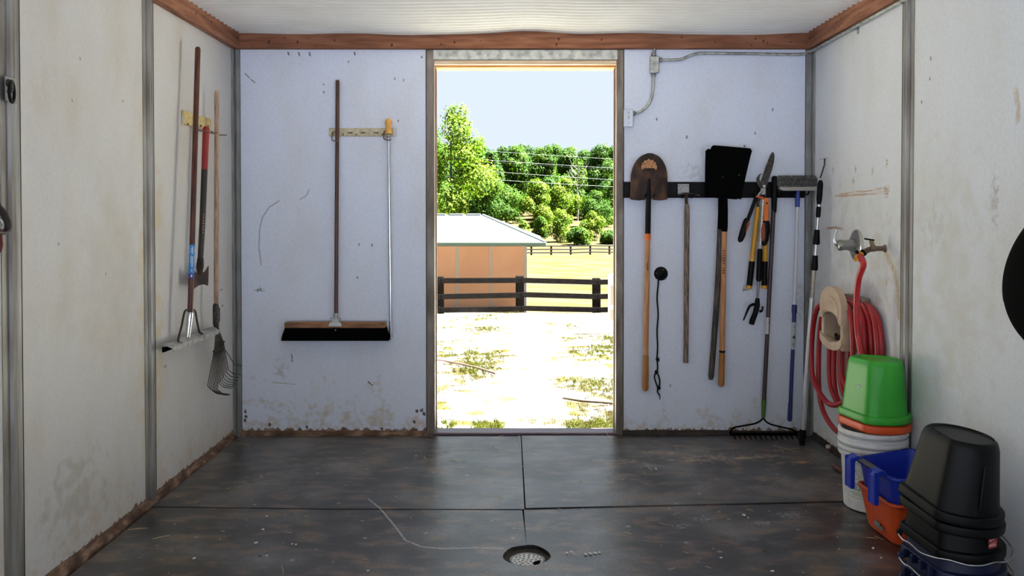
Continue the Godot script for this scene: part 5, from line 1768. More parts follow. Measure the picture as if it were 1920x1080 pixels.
# bucket upside down: mouth at y = 0, base up at high
func bucket_down(t: Node3D, at: Vector3, high: float, r_mouth: float, r_base: float, flat: float, turn: float, tilt: Basis, m: Material) -> void:
	var st := S()
	var rings := []
	for e in [[0.0, r_mouth], [high * 0.12, lerpf(r_mouth, r_base, 0.1)], [high * 0.5, lerpf(r_mouth, r_base, 0.48)], [high * 0.9, lerpf(r_mouth, r_base, 0.88)], [high * 0.955, r_base * 0.995], [high * 0.985, r_base * 0.965], [high, r_base * 0.92]]:
		rings.append(dee(e[1], e[0], flat, turn, at, tilt))
	loft(st, rings, false, false)
	part(t, "body", st, m)
	st = S()
	loft(st, [dee(r_base * 0.92, high, flat, turn, at, tilt), dee(r_base * 0.9, high + 0.003, flat, turn, at, tilt), dee(r_base * 0.86, high + 0.002, flat, turn, at, tilt), dee(r_base * 0.84, high - 0.004, flat, turn, at, tilt)], false, true)
	part(t, "base", st, m)
	st = S()
	rings = []
	for e in [[0.0, r_mouth - 0.004], [0.0, r_mouth + 0.012], [0.006, r_mouth + 0.015], [high * 0.11, r_mouth + 0.014], [high * 0.125, r_mouth + 0.01], [high * 0.13, r_mouth - 0.004]]:
		rings.append(dee(e[1], e[0], flat, turn, at, tilt))
	loft(st, rings, false, false)
	part(t, "rim", st, m)


# hook-over feeder: rectangular tapered tub, rim at y = high; hooks over its left side
func feeder(t: Node3D, at: Vector3, size: Vector2, high: float, taper: float, turn: float, m: Material, hooks: bool, lift: float) -> void:
	var b := Basis(Vector3.UP, turn)
	var ring := func(k: float, y: float) -> PackedVector3Array:
		var out := PackedVector3Array()
		var hx := size.x / 2.0 * k
		var hz := size.y / 2.0 * k
		var c := 0.035
		for q in [[-hx, -hz, 1], [hx, -hz, 2], [hx, hz, 3], [-hx, hz, 4]]:
			for s in 4:
				var a := PI * 0.5 * (float(q[2] - 1) + s / 3.0) + PI
				out.append(at + b * Vector3(q[0] - signf(q[0]) * c + cos(a) * c, y + lift * (q[0] / size.x + 0.5) * y / high, q[1] - signf(q[1]) * c + sin(a) * c))
		return out
	var st := S()
	loft(st, [ring.call(taper * 0.92, 0.0), ring.call(taper, 0.012), ring.call(lerpf(taper, 1.0, 0.5), high * 0.5), ring.call(1.0, high)], true, false)
	part(t, "shell", st, m)
	st = S()
	# inside: the same skin, a wall's thickness in
	var inn := []
	for e in [[0.96, high], [lerpf(taper, 1.0, 0.5) - 0.04, high * 0.5], [taper - 0.05, 0.02]]:
		inn.append(ring.call(e[0], e[1]))
	loft(st, inn, false, true)
	part(t, "lining", st, m)
	st = S()
	loft(st, [ring.call(1.0, high - 0.014), ring.call(1.05, high - 0.012), ring.call(1.055, high - 0.003), ring.call(1.03, high + 0.003), ring.call(0.96, high + 0.001)], false, false)
	part(t, "rim", st, m)
	if hooks:
		for z in [-0.13, 0.09]:
			st = S()
			var prof := [Vector2(0.01, 0.0), Vector2(0.0, 0.012), Vector2(-0.02, 0.022), Vector2(-0.042, 0.014), Vector2(-0.052, -0.004), Vector2(-0.052, -0.125), Vector2(-0.036, -0.125), Vector2(-0.036, -0.01), Vector2(-0.03, 0.0), Vector2(-0.018, 0.006), Vector2(-0.008, 0.0), Vector2(0.0, -0.02)]
			prism(st, prof, 0.056, Transform3D(b, at + b * Vector3(-size.x / 2.0 - 0.005, high, z)))
			for e in [-1, 1]:
				cbox(st, at + b * Vector3(-size.x / 2.0 - 0.05, high - 0.055, z + e * 0.026), Vector3(0.022, 0.14, 0.008), 0.003, b)
			part(t, "hook", st, m)
		st = S()
		cbox(st, at + b * Vector3(-size.x / 2.0 - 0.01, high + 0.004, -0.02), Vector3(0.03, 0.012, size.y * 0.72), 0.004, b)
		part(t, "hook_bar", st, grain([[0.0, c8(70, 62, 58)], [0.5, c8(96, 88, 84)], [1.0, c8(64, 74, 140)]], Vector3(8, 8, 8), 0.8, 0.0, 59), "scuffed grey edge of the hook bar")


func build_buckets() -> void:
	# white pails, one inside the other
	var wp := Vector3(1.722, 0.0, 1.335)
	var white := grain([[0.0, c8(206, 206, 206)], [0.3, c8(226, 226, 226)], [1.0, c8(236, 236, 236)]], Vector3(3, 3, 3), 0.45, 0.0, 71)
	for i in 2:
		var t := thing("plastic_pail", ["white plastic pail with pale green print standing by the right wall", "white ribbed pail nested in the standing one, only its rim showing"][i], "pail", wp + Vector3(0, 0.03 * i, 0), "white plastic pails")
		var y := 0.002 + 0.045 * i
		var st := S()
		lathe(st, [Vector2(0, y), Vector2(0.124, y), Vector2(0.13, y + 0.006), Vector2(0.145, y + 0.3), Vector2(0.1465, y + 0.33), Vector2(0.141, y + 0.33), Vector2(0.128, y + 0.03), Vector2(0, y + 0.03)], Transform3D(Basis.IDENTITY, Vector3(wp.x, 0, wp.z)), 40)
		part(t, "body", st, white)
		for e in ([[0.262, 0.156], [0.292, 0.159]] if i == 0 else [[0.29, 0.158]]):
			st = S()
			lathe(st, [Vector2(0.143, y + e[0] - 0.01), Vector2(e[1] - 0.003, y + e[0] - 0.01), Vector2(e[1], y + e[0] - 0.006), Vector2(e[1], y + e[0] + 0.006), Vector2(e[1] - 0.004, y + e[0] + 0.009), Vector2(0.143, y + e[0] + 0.01)], Transform3D(Basis.IDENTITY, Vector3(wp.x, 0, wp.z)), 40, false)
			part(t, "rib", st, white)
		st = S()
		lathe(st, [Vector2(0.146, y + 0.308), Vector2(0.157, y + 0.309), Vector2(0.159, y + 0.316), Vector2(0.158, y + 0.33), Vector2(0.15, y + 0.335), Vector2(0.141, y + 0.331)], Transform3D(Basis.IDENTITY, Vector3(wp.x, 0, wp.z)), 40)
		part(t, "rim", st, white)
		if i == 0:
			var im := Image.create(96, 200, false, Image.FORMAT_RGB8)
			im.fill(c8(226, 228, 224))
			var ink := c8(150, 176, 156)
			for e in [[8, 6, 80, 2], [8, 192, 80, 2], [8, 6, 2, 188], [86, 6, 2, 188], [18, 20, 50, 5], [18, 30, 60, 3], [24, 120, 8, 30], [40, 120, 8, 30], [56, 120, 8, 30], [24, 150, 40, 6], [20, 168, 56, 4], [20, 178, 44, 3]]:
				im.fill_rect(Rect2i(e[0], e[1], e[2], e[3]), ink)
			for k in 20:
				var a0 := TAU * k / 20.0
				var a1 := TAU * (k + 1) / 20.0
				stroke(im, [Vector2(46, 76) + Vector2(cos(a0), sin(a0)) * 26.0, Vector2(46, 76) + Vector2(cos(a1), sin(a1)) * 26.0], 1.2, ink, 0.9, 0.0)
			stroke(im, [Vector2(30, 90), Vector2(44, 60), Vector2(62, 92)], 1.6, ink, 0.9, 0.0)
			st = S()
			var f := func(u: float, v: float) -> Vector3:
				var a := lerpf(2.15, 2.95, u)
				var yy := lerpf(0.255, 0.06, v)
				var r := lerpf(0.13, 0.145, (yy - 0.006) / 0.294) + 0.0012
				return Vector3(wp.x + cos(a) * r, yy, wp.z + sin(a) * r)
			# facing out from the pail's axis towards the room
			sheet(st, 10, 4, f, Vector3(-0.8, 0, 0.6))
			part(t, "printed_label", st, printed(im), "pale green printed panel")
	# orange and green flat-back buckets upside down on the pails
	var turn := deg_to_rad(193.0)
	var tb := Vector3(wp.x + 0.004, 0.385, wp.z)
	var t := thing("flat_back_bucket", "orange flat-back bucket upside down under the green one, only its rim showing", "bucket", tb, "upside-down flat-back buckets")
	bucket_down(t, tb, 0.285, 0.150, 0.122, 0.74, turn, Basis(Vector3(0, 0, 1), -0.02), mat(c8(226, 84, 30), 0.4))
	tb += Vector3(0, 0.042, 0)
	t = thing("flat_back_bucket", "bright green flat-back bucket upside down on top of the white pails", "bucket", tb, "upside-down flat-back buckets")
	bucket_down(t, tb, 0.285, 0.150, 0.122, 0.74, turn, Basis(Vector3(0, 0, 1), -0.02), mat(c8(52, 170, 46), 0.38))
	var lab := S()
	var fb := Basis(Vector3.UP, turn)
	var ctr := tb + Basis(Vector3(0, 0, 1), -0.02) * (fb * Vector3(0.1003, 0.16, -0.02))
	box(lab, ctr, Vector3(0.0012, 0.015, 0.022), fb * Basis(Vector3(0, 0, 1), -0.07))
	part(t, "label_scrap", lab, mat(c8(216, 220, 226), 0.6), "torn scrap of white label")

	# orange feeder with the blue hook-over feeder dropped into it
	var fo := Vector3(1.705, 0.0, 1.70)
	var om := mat(c8(222, 84, 34), 0.42)
	t = thing("feed_tub", "orange feed tub on the floor holding the blue hook-over feeder", "feed tub", fo)
	feeder(t, fo + Vector3(0, 0.002, 0), Vector2(0.265, 0.33), 0.185, 0.8, 0.06, om, false, 0.02)
	var scrap := S()
	prism(scrap, [Vector2(-0.045, -0.012), Vector2(-0.03, 0.006), Vector2(-0.034, 0.016), Vector2(-0.012, 0.004), Vector2(0.008, 0.01), Vector2(0.02, -0.002), Vector2(0.044, 0.004), Vector2(0.046, -0.014), Vector2(0.01, -0.018)], 0.002, Transform3D(Basis(Vector3(0, 0, 1), Vector3(0.14, 0.99, 0), Vector3(-0.99, 0.14, 0)), fo + Vector3(-0.1195, 0.055, 0.02)))
	part(t, "label_scrap", scrap, mat(c8(112, 110, 108), 0.7), "grey scrap of torn label")
	var bo := Vector3(1.706, 0.075, 1.705)
	t = thing("hook_over_feeder", "royal blue hook-over feeder sitting inside the orange tub", "feeder", bo)
	feeder(t, bo, Vector2(0.27, 0.34), 0.225, 0.78, 0.06, mat(c8(26, 52, 172), 0.38), true, 0.03)

	# black and navy flat-back buckets upside down in one stack
	var sp := Vector3(1.652, 0.0, 2.22)
	var bt := deg_to_rad(186.0)
	var bm := mat(c8(10, 10, 11), 0.45)
	bm.metallic_specular = 0.35
	var nm := mat(c8(18, 28, 62), 0.4)
	var defs := [
		["navy flat-back bucket upside down, lowest of the dark stack", 0.012, 0.0, nm, 0.27],
		["navy flat-back bucket upside down, second from the floor in the dark stack", 0.085, -0.015, nm, 0.27],
		["black bucket with red sticker upside down in the middle of the dark stack", 0.165, -0.03, bm, 0.27],
		["black flat-back bucket upside down just under the topmost one", 0.262, -0.09, bm, 0.27],
		["black flat-back bucket upside down, topmost of the dark stack", 0.302, -0.11, bm, 0.285],
	]
	for i in defs.size():
		var d: Array = defs[i]
		var p := sp + Vector3(-0.004 * i, d[1], 0.0)
		t = thing("flat_back_bucket", d[0], "bucket", p, "upside-down flat-back buckets")
		bucket_down(t, p, d[4], 0.168, 0.128, 0.72, bt, Basis(Vector3(0, 0, 1), d[2]) * Basis(Vector3(1, 0, 0), 0.02 * i), d[3])
		if i < 3:
			# wire bail lying round the room side
			var bail := S()
			var pts := []
			for k in 15:
				var a := lerpf(-0.45, 2.9, k / 14.0) + 0.35
				var rr := 0.19 + 0.022 * sin(PI * k / 14.0) + (0.006 if k == 9 or k == 11 else 0.0)
				pts.append(p + Vector3(cos(a) * rr, 0.012 - 0.028 * sin(PI * k / 14.0) + (0.008 if k % 3 == 0 else 0.0) + 0.01 * float(i), sin(a) * rr))
			tube(bail, curve(pts, 4), 0.0032, 8)
			part(t, "bail", bail, M.chrome, "thin wire bail")
			for e in [0, 14]:
				var ear := S()
				cbox(ear, pts[e] + Vector3(-signf(pts[e].x - p.x) * 0.006, 0.004, 0), Vector3(0.02, 0.026, 0.02), 0.005)
				part(t, "ear", ear, d[3])
		if i == 1 or i == 0:
			for k in 4:
				var rib := S()
				var fbn := Basis(Vector3.UP, bt)
				cbox(rib, p + fbn * Vector3(0.142, 0.02, -0.09 + k * 0.055), Vector3(0.02, 0.034, 0.012), 0.003, fbn)
				part(t, "rim_rib", rib, d[3])
		if i == 4:
			var seam := S()
			var tl := Basis(Vector3(0, 0, 1), d[2]) * Basis(Vector3(1, 0, 0), 0.02 * i)
			tube(seam, [p + tl * Vector3(0.02, 0.06, 0.163), p + tl * Vector3(0.022, 0.14, 0.152), p + tl * Vector3(0.026, 0.215, 0.1405)], [0.003, 0.005, 0.003], 8)
			part(t, "moulded_rib", seam, bm)
		if i == 2:
			var im := Image.create(96, 64, false, Image.FORMAT_RGB8)
			im.fill(c8(190, 62, 64))
			for e in [[14, 10, 20, 10], [40, 8, 14, 8], [8, 40, 70, 12], [20, 30, 50, 4]]:
				im.fill_rect(Rect2i(e[0], e[1], e[2], e[3]), c8(216, 176, 172))
			stroke(im, [Vector2(0, 36), Vector2(40, 24), Vector2(92, 14)], 3.0, c8(40, 30, 30), 0.9, 0.0)
			var stk := S()
			var f := func(u: float, v: float) -> Vector3:
				var a := lerpf(1.28, 1.02, u)
				var yy := lerpf(0.082, 0.046, v)
				return p + Vector3(cos(a) * 0.1735, yy, sin(a) * 0.1735)
			sheet(stk, 6, 2, f, Vector3(0.3, 0, 1))
			part(t, "sticker", stk, printed(im), "red sticker with white print")


# ------------------------------------------------------------------ small things
func build_small_things() -> void:
	# telescopic pole leaning in the right corner
	var top := Vector3(1.83, 1.5824, 0.3092)
	var foot := Vector3(1.742, 0.004, 0.27)
	var t := thing("telescopic_pole", "silver telescopic pole with black joints leaning in the right corner", "pole", foot)
	var at := func(py: float) -> Vector3: return top.lerp(foot, (py - 346.0) / (836.0 - 346.0))
	var st := S()
	tube(st, [at.call(338.0), at.call(344.0), at.call(372.0), at.call(383.0)], [0.009, 0.017, 0.017, 0.012], 12)
	part(t, "tip", st, M.black)
	st = S()
	straight(st, at.call(382.0), at.call(388.0), 0.011)
	part(t, "band", st, M.chrome)
	st = S()
	handle(st, at.call(386.0), at.call(408.0), 0.0145)
	part(t, "joint", st, M.black)
	st = S()
	straight(st, at.call(404.0), at.call(510.0), 0.0095)
	part(t, "inner_tube", st, M.aluminium)
	for e in [[430.0, 458.0], [478.0, 506.0]]:
		st = S()
		tube(st, [at.call(e[0]), at.call(e[0] + 3), at.call(e[1] - 8), at.call(e[1] - 2), at.call(e[1])], [0.015, 0.0165, 0.0205, 0.0215, 0.016], 12)
		part(t, "joint", st, M.black)
	st = S()
	straight(st, at.call(504.0), at.call(562.0), 0.0125)
	part(t, "middle_tube", st, grain([[0.0, c8(140, 132, 122)], [0.5, c8(176, 170, 160)], [1.0, c8(206, 204, 200)]], Vector3(12, 12, 12), 0.45, 0.5, 77))
	st = S()
	straight(st, at.call(558.0), at.call(812.0), 0.0158)
	part(t, "outer_tube", st, M.aluminium)
	st = S()
	tube(st, [at.call(806.0), at.call(808.0), at.call(828.0), at.call(836.0)], [0.016, 0.0205, 0.0195, 0.015], 12)
	part(t, "rubber_foot", st, M.black)
	# little hook above it
	t = thing("wall_hook", "small dark wire hook on the right wall near the corner", "hook", Vector3(1.888, 1.7355, 0.2085))
	st = S()
	cbox2(st, Vector3(1.884, 1.7465, 0.1377) + Vector3(0, -0.004, 0), Vector3(1.888, 1.738, 0.2704) + Vector3(0, 0.006, 0), 0.002)
	part(t, "bar", st, M.rusty)
	st = S()
	tube(st, [Vector3(1.882, 1.7404, 0.2339), Vector3(1.88, 1.7076, 0.2399), Vector3(1.868, 1.6439, 0.2205), Vector3(1.868, 1.6284, 0.2026)], 0.0042, 8)
	part(t, "wire", st, M.dark_steel)
	# black padded bag at the right edge
	t = thing("hanging_pad", "large rounded black pad hanging on the right wall at the frame edge", "pad", Vector3(1.82, 0.92, 2.62))
	st = S()
	var rings := []
	var fine := []
	for k in 41:
		var v := lerpf(0.004, 0.996, k / 40.0)
		var g := pow(sin(PI * pow(v, 1.25)), 0.3)
		fine.append([lerpf(1.49, 0.905, v), 0.312 * g, 0.125 * g])
	for e in fine:
		var ring := PackedVector3Array()
		for k in 64:
			var a := TAU * k / 64.0
			var cx := signf(cos(a)) * absf(cos(a))
			var cz := signf(sin(a)) * absf(sin(a))
			ring.append(Vector3(WALL_R - 0.006 - e[2] - cx * e[2], e[0] - 0.03 * cz * (0.3 if e[0] < 1.1 else 0.0), 2.725 + cz * e[1]))
		rings.append(ring)
	loft(st, rings)
	part(t, "pad_body", st, M.black_matte)
	st = S()
	tube(st, curve([Vector3(WALL_R - 0.05, 1.47, 2.66), Vector3(WALL_R - 0.04, 1.53, 2.68), Vector3(WALL_R - 0.02, 1.55, 2.72), Vector3(WALL_R - 0.04, 1.53, 2.77), Vector3(WALL_R - 0.05, 1.47, 2.79)], 5), 0.007, 8)
	part(t, "strap", st, M.leather)
	# drain
	var dc := Vector3(0.052, -0.017, 1.935)
	t = thing("floor_drain", "round white perforated floor drain grate between the rubber mats", "drain", dc)
	var csg := CSGCombiner3D.new()
	csg.name = "grate"
	t.add_child(csg)
	var disc := CSGCylinder3D.new()
	disc.radius = 0.064; disc.height = 0.006; disc.sides = 40
	csg.add_child(disc)
	var spots := [[0.0, 0.0]]
	for e in [[0.02, 6], [0.037, 11], [0.053, 16]]:
		for k in e[1]:
			spots.append([e[0], TAU * k / e[1] + e[0] * 40.0])
	for e in spots:
		if e[0] > 0.03 and absf(wrapf(e[1] - 0.9, -PI, PI)) < 0.001:
			continue
		var hole := CSGCylinder3D.new()
		hole.operation = CSGShape3D.OPERATION_SUBTRACTION
		hole.radius = 0.0058; hole.height = 0.02; hole.sides = 10
		hole.position = Vector3(cos(e[1]) * e[0], 0, sin(e[1]) * e[0])
		csg.add_child(hole)
	csg.material_override = grain([[0.0, c8(130, 122, 112)], [0.4, c8(196, 192, 186)], [1.0, c8(224, 222, 218)]], Vector3(14, 14, 14), 0.4, 0.2, 83)
	st = S()
	lathe(st, [Vector2(0.0655, -0.01), Vector2(0.0655, 0.004), Vector2(0.069, 0.006), Vector2(0.074, 0.003), Vector2(0.075, -0.004)], Transform3D(Basis.IDENTITY, dc), 40)
	part(t, "ring", st, M.galv_dirty)
	st = S()
	lathe(st, [Vector2(0.066, -0.2), Vector2(0.066, -0.004)], Transform3D(Basis.IDENTITY, dc), 24)
	lathe(st, [Vector2(0.0, -0.2), Vector2(0.066, -0.2)], Transform3D(Basis.IDENTITY, dc), 24)
	part(t, "sump", st, mat(c8(26, 22, 20), 0.9))
	# scum at the drain edge
	t = thing("drain_scum", "black wet clump stuck on the drain grate", "clump", Vector3(0.0831, -0.012, 1.9414))
	st = S()
	for e in [[Vector3(0.035, -0.0135, 1.962), 0.012], [Vector3(0.093, -0.0135, 1.967), 0.011], [Vector3(0.086, -0.0135, 1.974), 0.012], [Vector3(0.098, -0.0135, 1.955), 0.008], [Vector3(0.088, -0.0135, 1.982), 0.008]].slice(1):
		lathe(st, [Vector2(e[1], 0), Vector2(e[1] * 0.8, e[1] * 0.4), Vector2(0, e[1] * 0.6)], Transform3D(Basis(Vector3(0.2, 1, 0).normalized(), 0.7), e[0]), 9)
	part(t, "clump", st, M.black_matte)
	# litter on the mats
	rng.seed = 41
	t = thing("straw_litter", "scattered straw stalks on the rubber mats and sill", "straw")
	t.set_meta("kind", "stuff")
	st = S()
	var stalks := [[Vector3(-1.7192, 0.004, 1.6487), Vector3(-1.6398, 0.004, 1.6294)], [Vector3(-1.5653, 0.004, 1.7541), Vector3(-1.5063, 0.004, 1.7175)], [Vector3(0.5809, 0.016, -0.0199), Vector3(0.6004, 0.006, 0.1977)], [Vector3(0.0235, 0.018, 0.0797), Vector3(0.029, 0.006, 0.2937)], [Vector3(-0.0166, 0.006, 0.1483), Vector3(0.0233, 0.012, 0.1207)], [Vector3(1.5634, 0.008, 0.2892), Vector3(1.6529, 0.006, 0.4089)], [Vector3(1.5839, 0.008, 0.3477), Vector3(1.5758, 0.006, 0.4536)], [Vector3(1.6315, 0.01, 0.3779), Vector3(1.705, 0.008, 0.3477)], [Vector3(1.5265, 0.004, 1.742), Vector3(1.5654, 0.006, 1.7593)], [Vector3(1.5667, 0.006, 1.7289), Vector3(1.5923, 0.004, 1.7661)], [Vector3(0.6537, 0.006, 1.5693), Vector3(0.6851, 0.004, 1.5969)], [Vector3(0.7379, 0.004, 1.4682), Vector3(0.7771, 0.004, 1.4329)], [Vector3(1.1022, 0.004, 1.3896), Vector3(1.1245, 0.004, 1.4186)], [Vector3(-0.9283, 0.004, 2.0429), Vector3(-0.9001, 0.004, 2.1229)], [Vector3(-0.3744, 0.004, 0.576), Vector3(-0.3169, 0.004, 0.6177)], [Vector3(-0.5254, 0.004, 0.5013), Vector3(-0.5022, 0.004, 0.576)], [Vector3(-0.1161, 0.01, 0.1384), Vector3(-0.0671, 0.014, 0.0773)], [Vector3(-1.6848, 0.004, 1.199), Vector3(-1.6538, 0.004, 1.2307)]]
	for k in 40:
		var p := Vector3(rng.randf_range(-1.6, 1.7), 0.004, rng.randf_range(0.1, 2.3))
		var a := rng.randf() * TAU
		stalks.append([p, p + Vector3(cos(a), 0.0, sin(a)) * rng.randf_range(0.012, 0.04)])
	for e in stalks:
		var mid: Vector3 = (e[0] + e[1]) / 2.0 + Vector3(rng.randf_range(-0.006, 0.006), 0.002, rng.randf_range(-0.006, 0.006))
		tube(st, [e[0], mid, e[1]], [0.0013, 0.0014, 0.0009], 5)
	part(t, "stalks", st, M.straw).set_meta("kind", "stuff")
	t = thing("white_crumbs", "tiny white crumbs scattered over the rubber mats", "crumbs")
	t.set_meta("kind", "stuff")
	st = S()
	var bits := [Vector3(0.2166, 0.002, 1.905), Vector3(0.2373, 0.002, 1.8939), Vector3(0.2931, 0.002, 1.916), Vector3(0.3134, 0.002, 1.9105), Vector3(0.3338, 0.002, 1.905), Vector3(0.3521, 0.002, 1.8994), Vector3(1.0698, 0.002, 1.4626), Vector3(1.0802, 0.002, 1.4973), Vector3(-1.3541, 0.002, 0.8841), Vector3(-1.1529, 0.002, 1.4766), Vector3(-1.1209, 0.002, 1.6433), Vector3(-0.9297, 0.002, 1.8141), Vector3(-0.9471, 0.002, 1.8083), Vector3(-1.02, 0.002, 1.9324), Vector3(-1.3081, 0.002, 1.9595), Vector3(-1.1052, 0.002, 1.7966), Vector3(0.253, 0.002, 1.044), Vector3(-0.4433, 0.002, 0.8093), Vector3(1.0137, 0.002, 2.0837), Vector3(1.4976, 0.002, 1.9541), Vector3(1.5069, 0.002, 1.8544), Vector3(-0.578, 0.002, 2.0787), Vector3(0.8436, 0.002, 1.9541), Vector3(-0.5726, 0.002, 0.4943), Vector3(0.7775, 0.002, 0.7515)]
	for k in 60:
		bits.append(Vector3(rng.randf_range(-1.6, 1.6), 0.002, rng.randf_range(0.1, 2.35)))
	for k in bits.size():
		var r := rng.randf_range(0.004, 0.0075) if k < 25 else rng.randf_range(0.0015, 0.003)
		lathe(st, [Vector2(r, 0), Vector2(r * 0.8, r * 0.5), Vector2(0, r * 0.7)], Transform3D(Basis(Vector3.UP, rng.randf() * TAU) * Basis.from_scale(Vector3(1.5, 1, 0.8)), bits[k]), 6)
	part(t, "crumb_bits", st, M.crumb).set_meta("kind", "stuff")


# ------------------------------------------------------------------ outdoors
func ground_y(x: float, z: float) -> float:
	var prof := [[40.0, -0.06], [6.6, -0.06], [-0.1, -0.07], [-6.0, -0.5], [-20.6, -1.64], [-27.6, -2.45], [-60.0, -3.4], [-110.0, -3.8], [-135.0, -3.0], [-175.0, -2.0], [-205.0, -0.2], [-320.0, 7.0]]
	var y: float = prof[prof.size() - 1][1]
	for i in prof.size() - 1:
		if z <= prof[i][0] and z >= prof[i + 1][0]:
			y = lerpf(prof[i][1], prof[i + 1][1], (z - prof[i][0]) / (prof[i + 1][0] - prof[i][0]))
	return y + (0.03 * sin(x * 1.7 + z * 0.9) * clampf((-z - 1.0) / 4.0, 0.0, 1.0) if z < 0.0 else 0.0)


func build_ground() -> void:
	var o := struct("ground", "sun-bleached paddock grass")
	var m := mat(Color.WHITE, 0.95)
	m.metallic_specular = 0.1
	m.uv1_triplanar = true
	m.uv1_world_triplanar = true
	m.uv1_scale = Vector3(0.13, 0.13, 0.13)
	m.albedo_texture = noise(0.014, 301, [[0.0, c8(70, 70, 30)], [0.34, c8(84, 79, 40)], [0.46, c8(136, 130, 96)], [0.54, c8(188, 187, 180)], [0.7, c8(204, 205, 204)], [1.0, c8(198, 197, 192)]], 1024, 7)
	m.heightmap_enabled = true
	m.heightmap_texture = noise(0.08, 302, [[0.0, Color.BLACK], [1.0, Color.WHITE]], 512, 5)
	m.heightmap_scale = 4.0
	var zs := [-0.1, -0.5, -1.0, -2.0, -3.0, -4.0, -6.0, -8.0, -10.0, -13.0, -16.0, -20.6]
	var st := S()
	var f := func(u: float, v: float) -> Vector3:
		var z: float = zs[int(round(v * (zs.size() - 1)))]
		var w := lerpf(14.0, 260.0, clampf(-z / 200.0, 0.0, 1.0))
		var x := (u * 2.0 - 1.0) * w
		return Vector3(x, ground_y(x, z), z)
	sheet(st, 40, zs.size() - 1, f, Vector3.UP)
	part(o, "paddock", st, m)
	zs.assign([-20.6, -24.0, -27.6, -34.0, -45.0, -60.0, -85.0, -110.0, -122.0, -135.0, -155.0, -175.0, -190.0, -205.0, -260.0, -320.0])
	st = S()
	sheet(st, 40, zs.size() - 1, f, Vector3.UP)
	var far := mat(Color.WHITE, 0.95)
	far.metallic_specular = 0.1
	far.uv1_triplanar = true
	far.uv1_world_triplanar = true
	far.uv1_scale = Vector3(0.02, 0.02, 0.02)
	far.albedo_texture = noise(0.02, 305, [[0.0, c8(41, 42, 19)], [0.4, c8(51, 46, 28)], [0.6, c8(57, 52, 35)], [1.0, c8(64, 59, 42)]], 512, 6)
	part(o, "far_field", st, far, "yellow hayfield beyond the fence")
	st = S()
	box2(st, Vector3(-40, -0.4, 7.4), Vector3(40, -0.06, 45))
	part(o, "gravel_yard", st, grain([[0.0, c8(74, 79, 90)], [0.5, c8(84, 90, 102)], [1.0, c8(94, 100, 112)]], Vector3(1, 1, 1), 0.95, 0.0, 303))
	st = S()
	box2(st, Vector3(-40, -0.4, -0.1), Vector3(-7.0, -0.07, 7.4))
	box2(st, Vector3(7.0, -0.4, -0.1), Vector3(40, -0.07, 7.4))
	part(o, "verge", st, m)


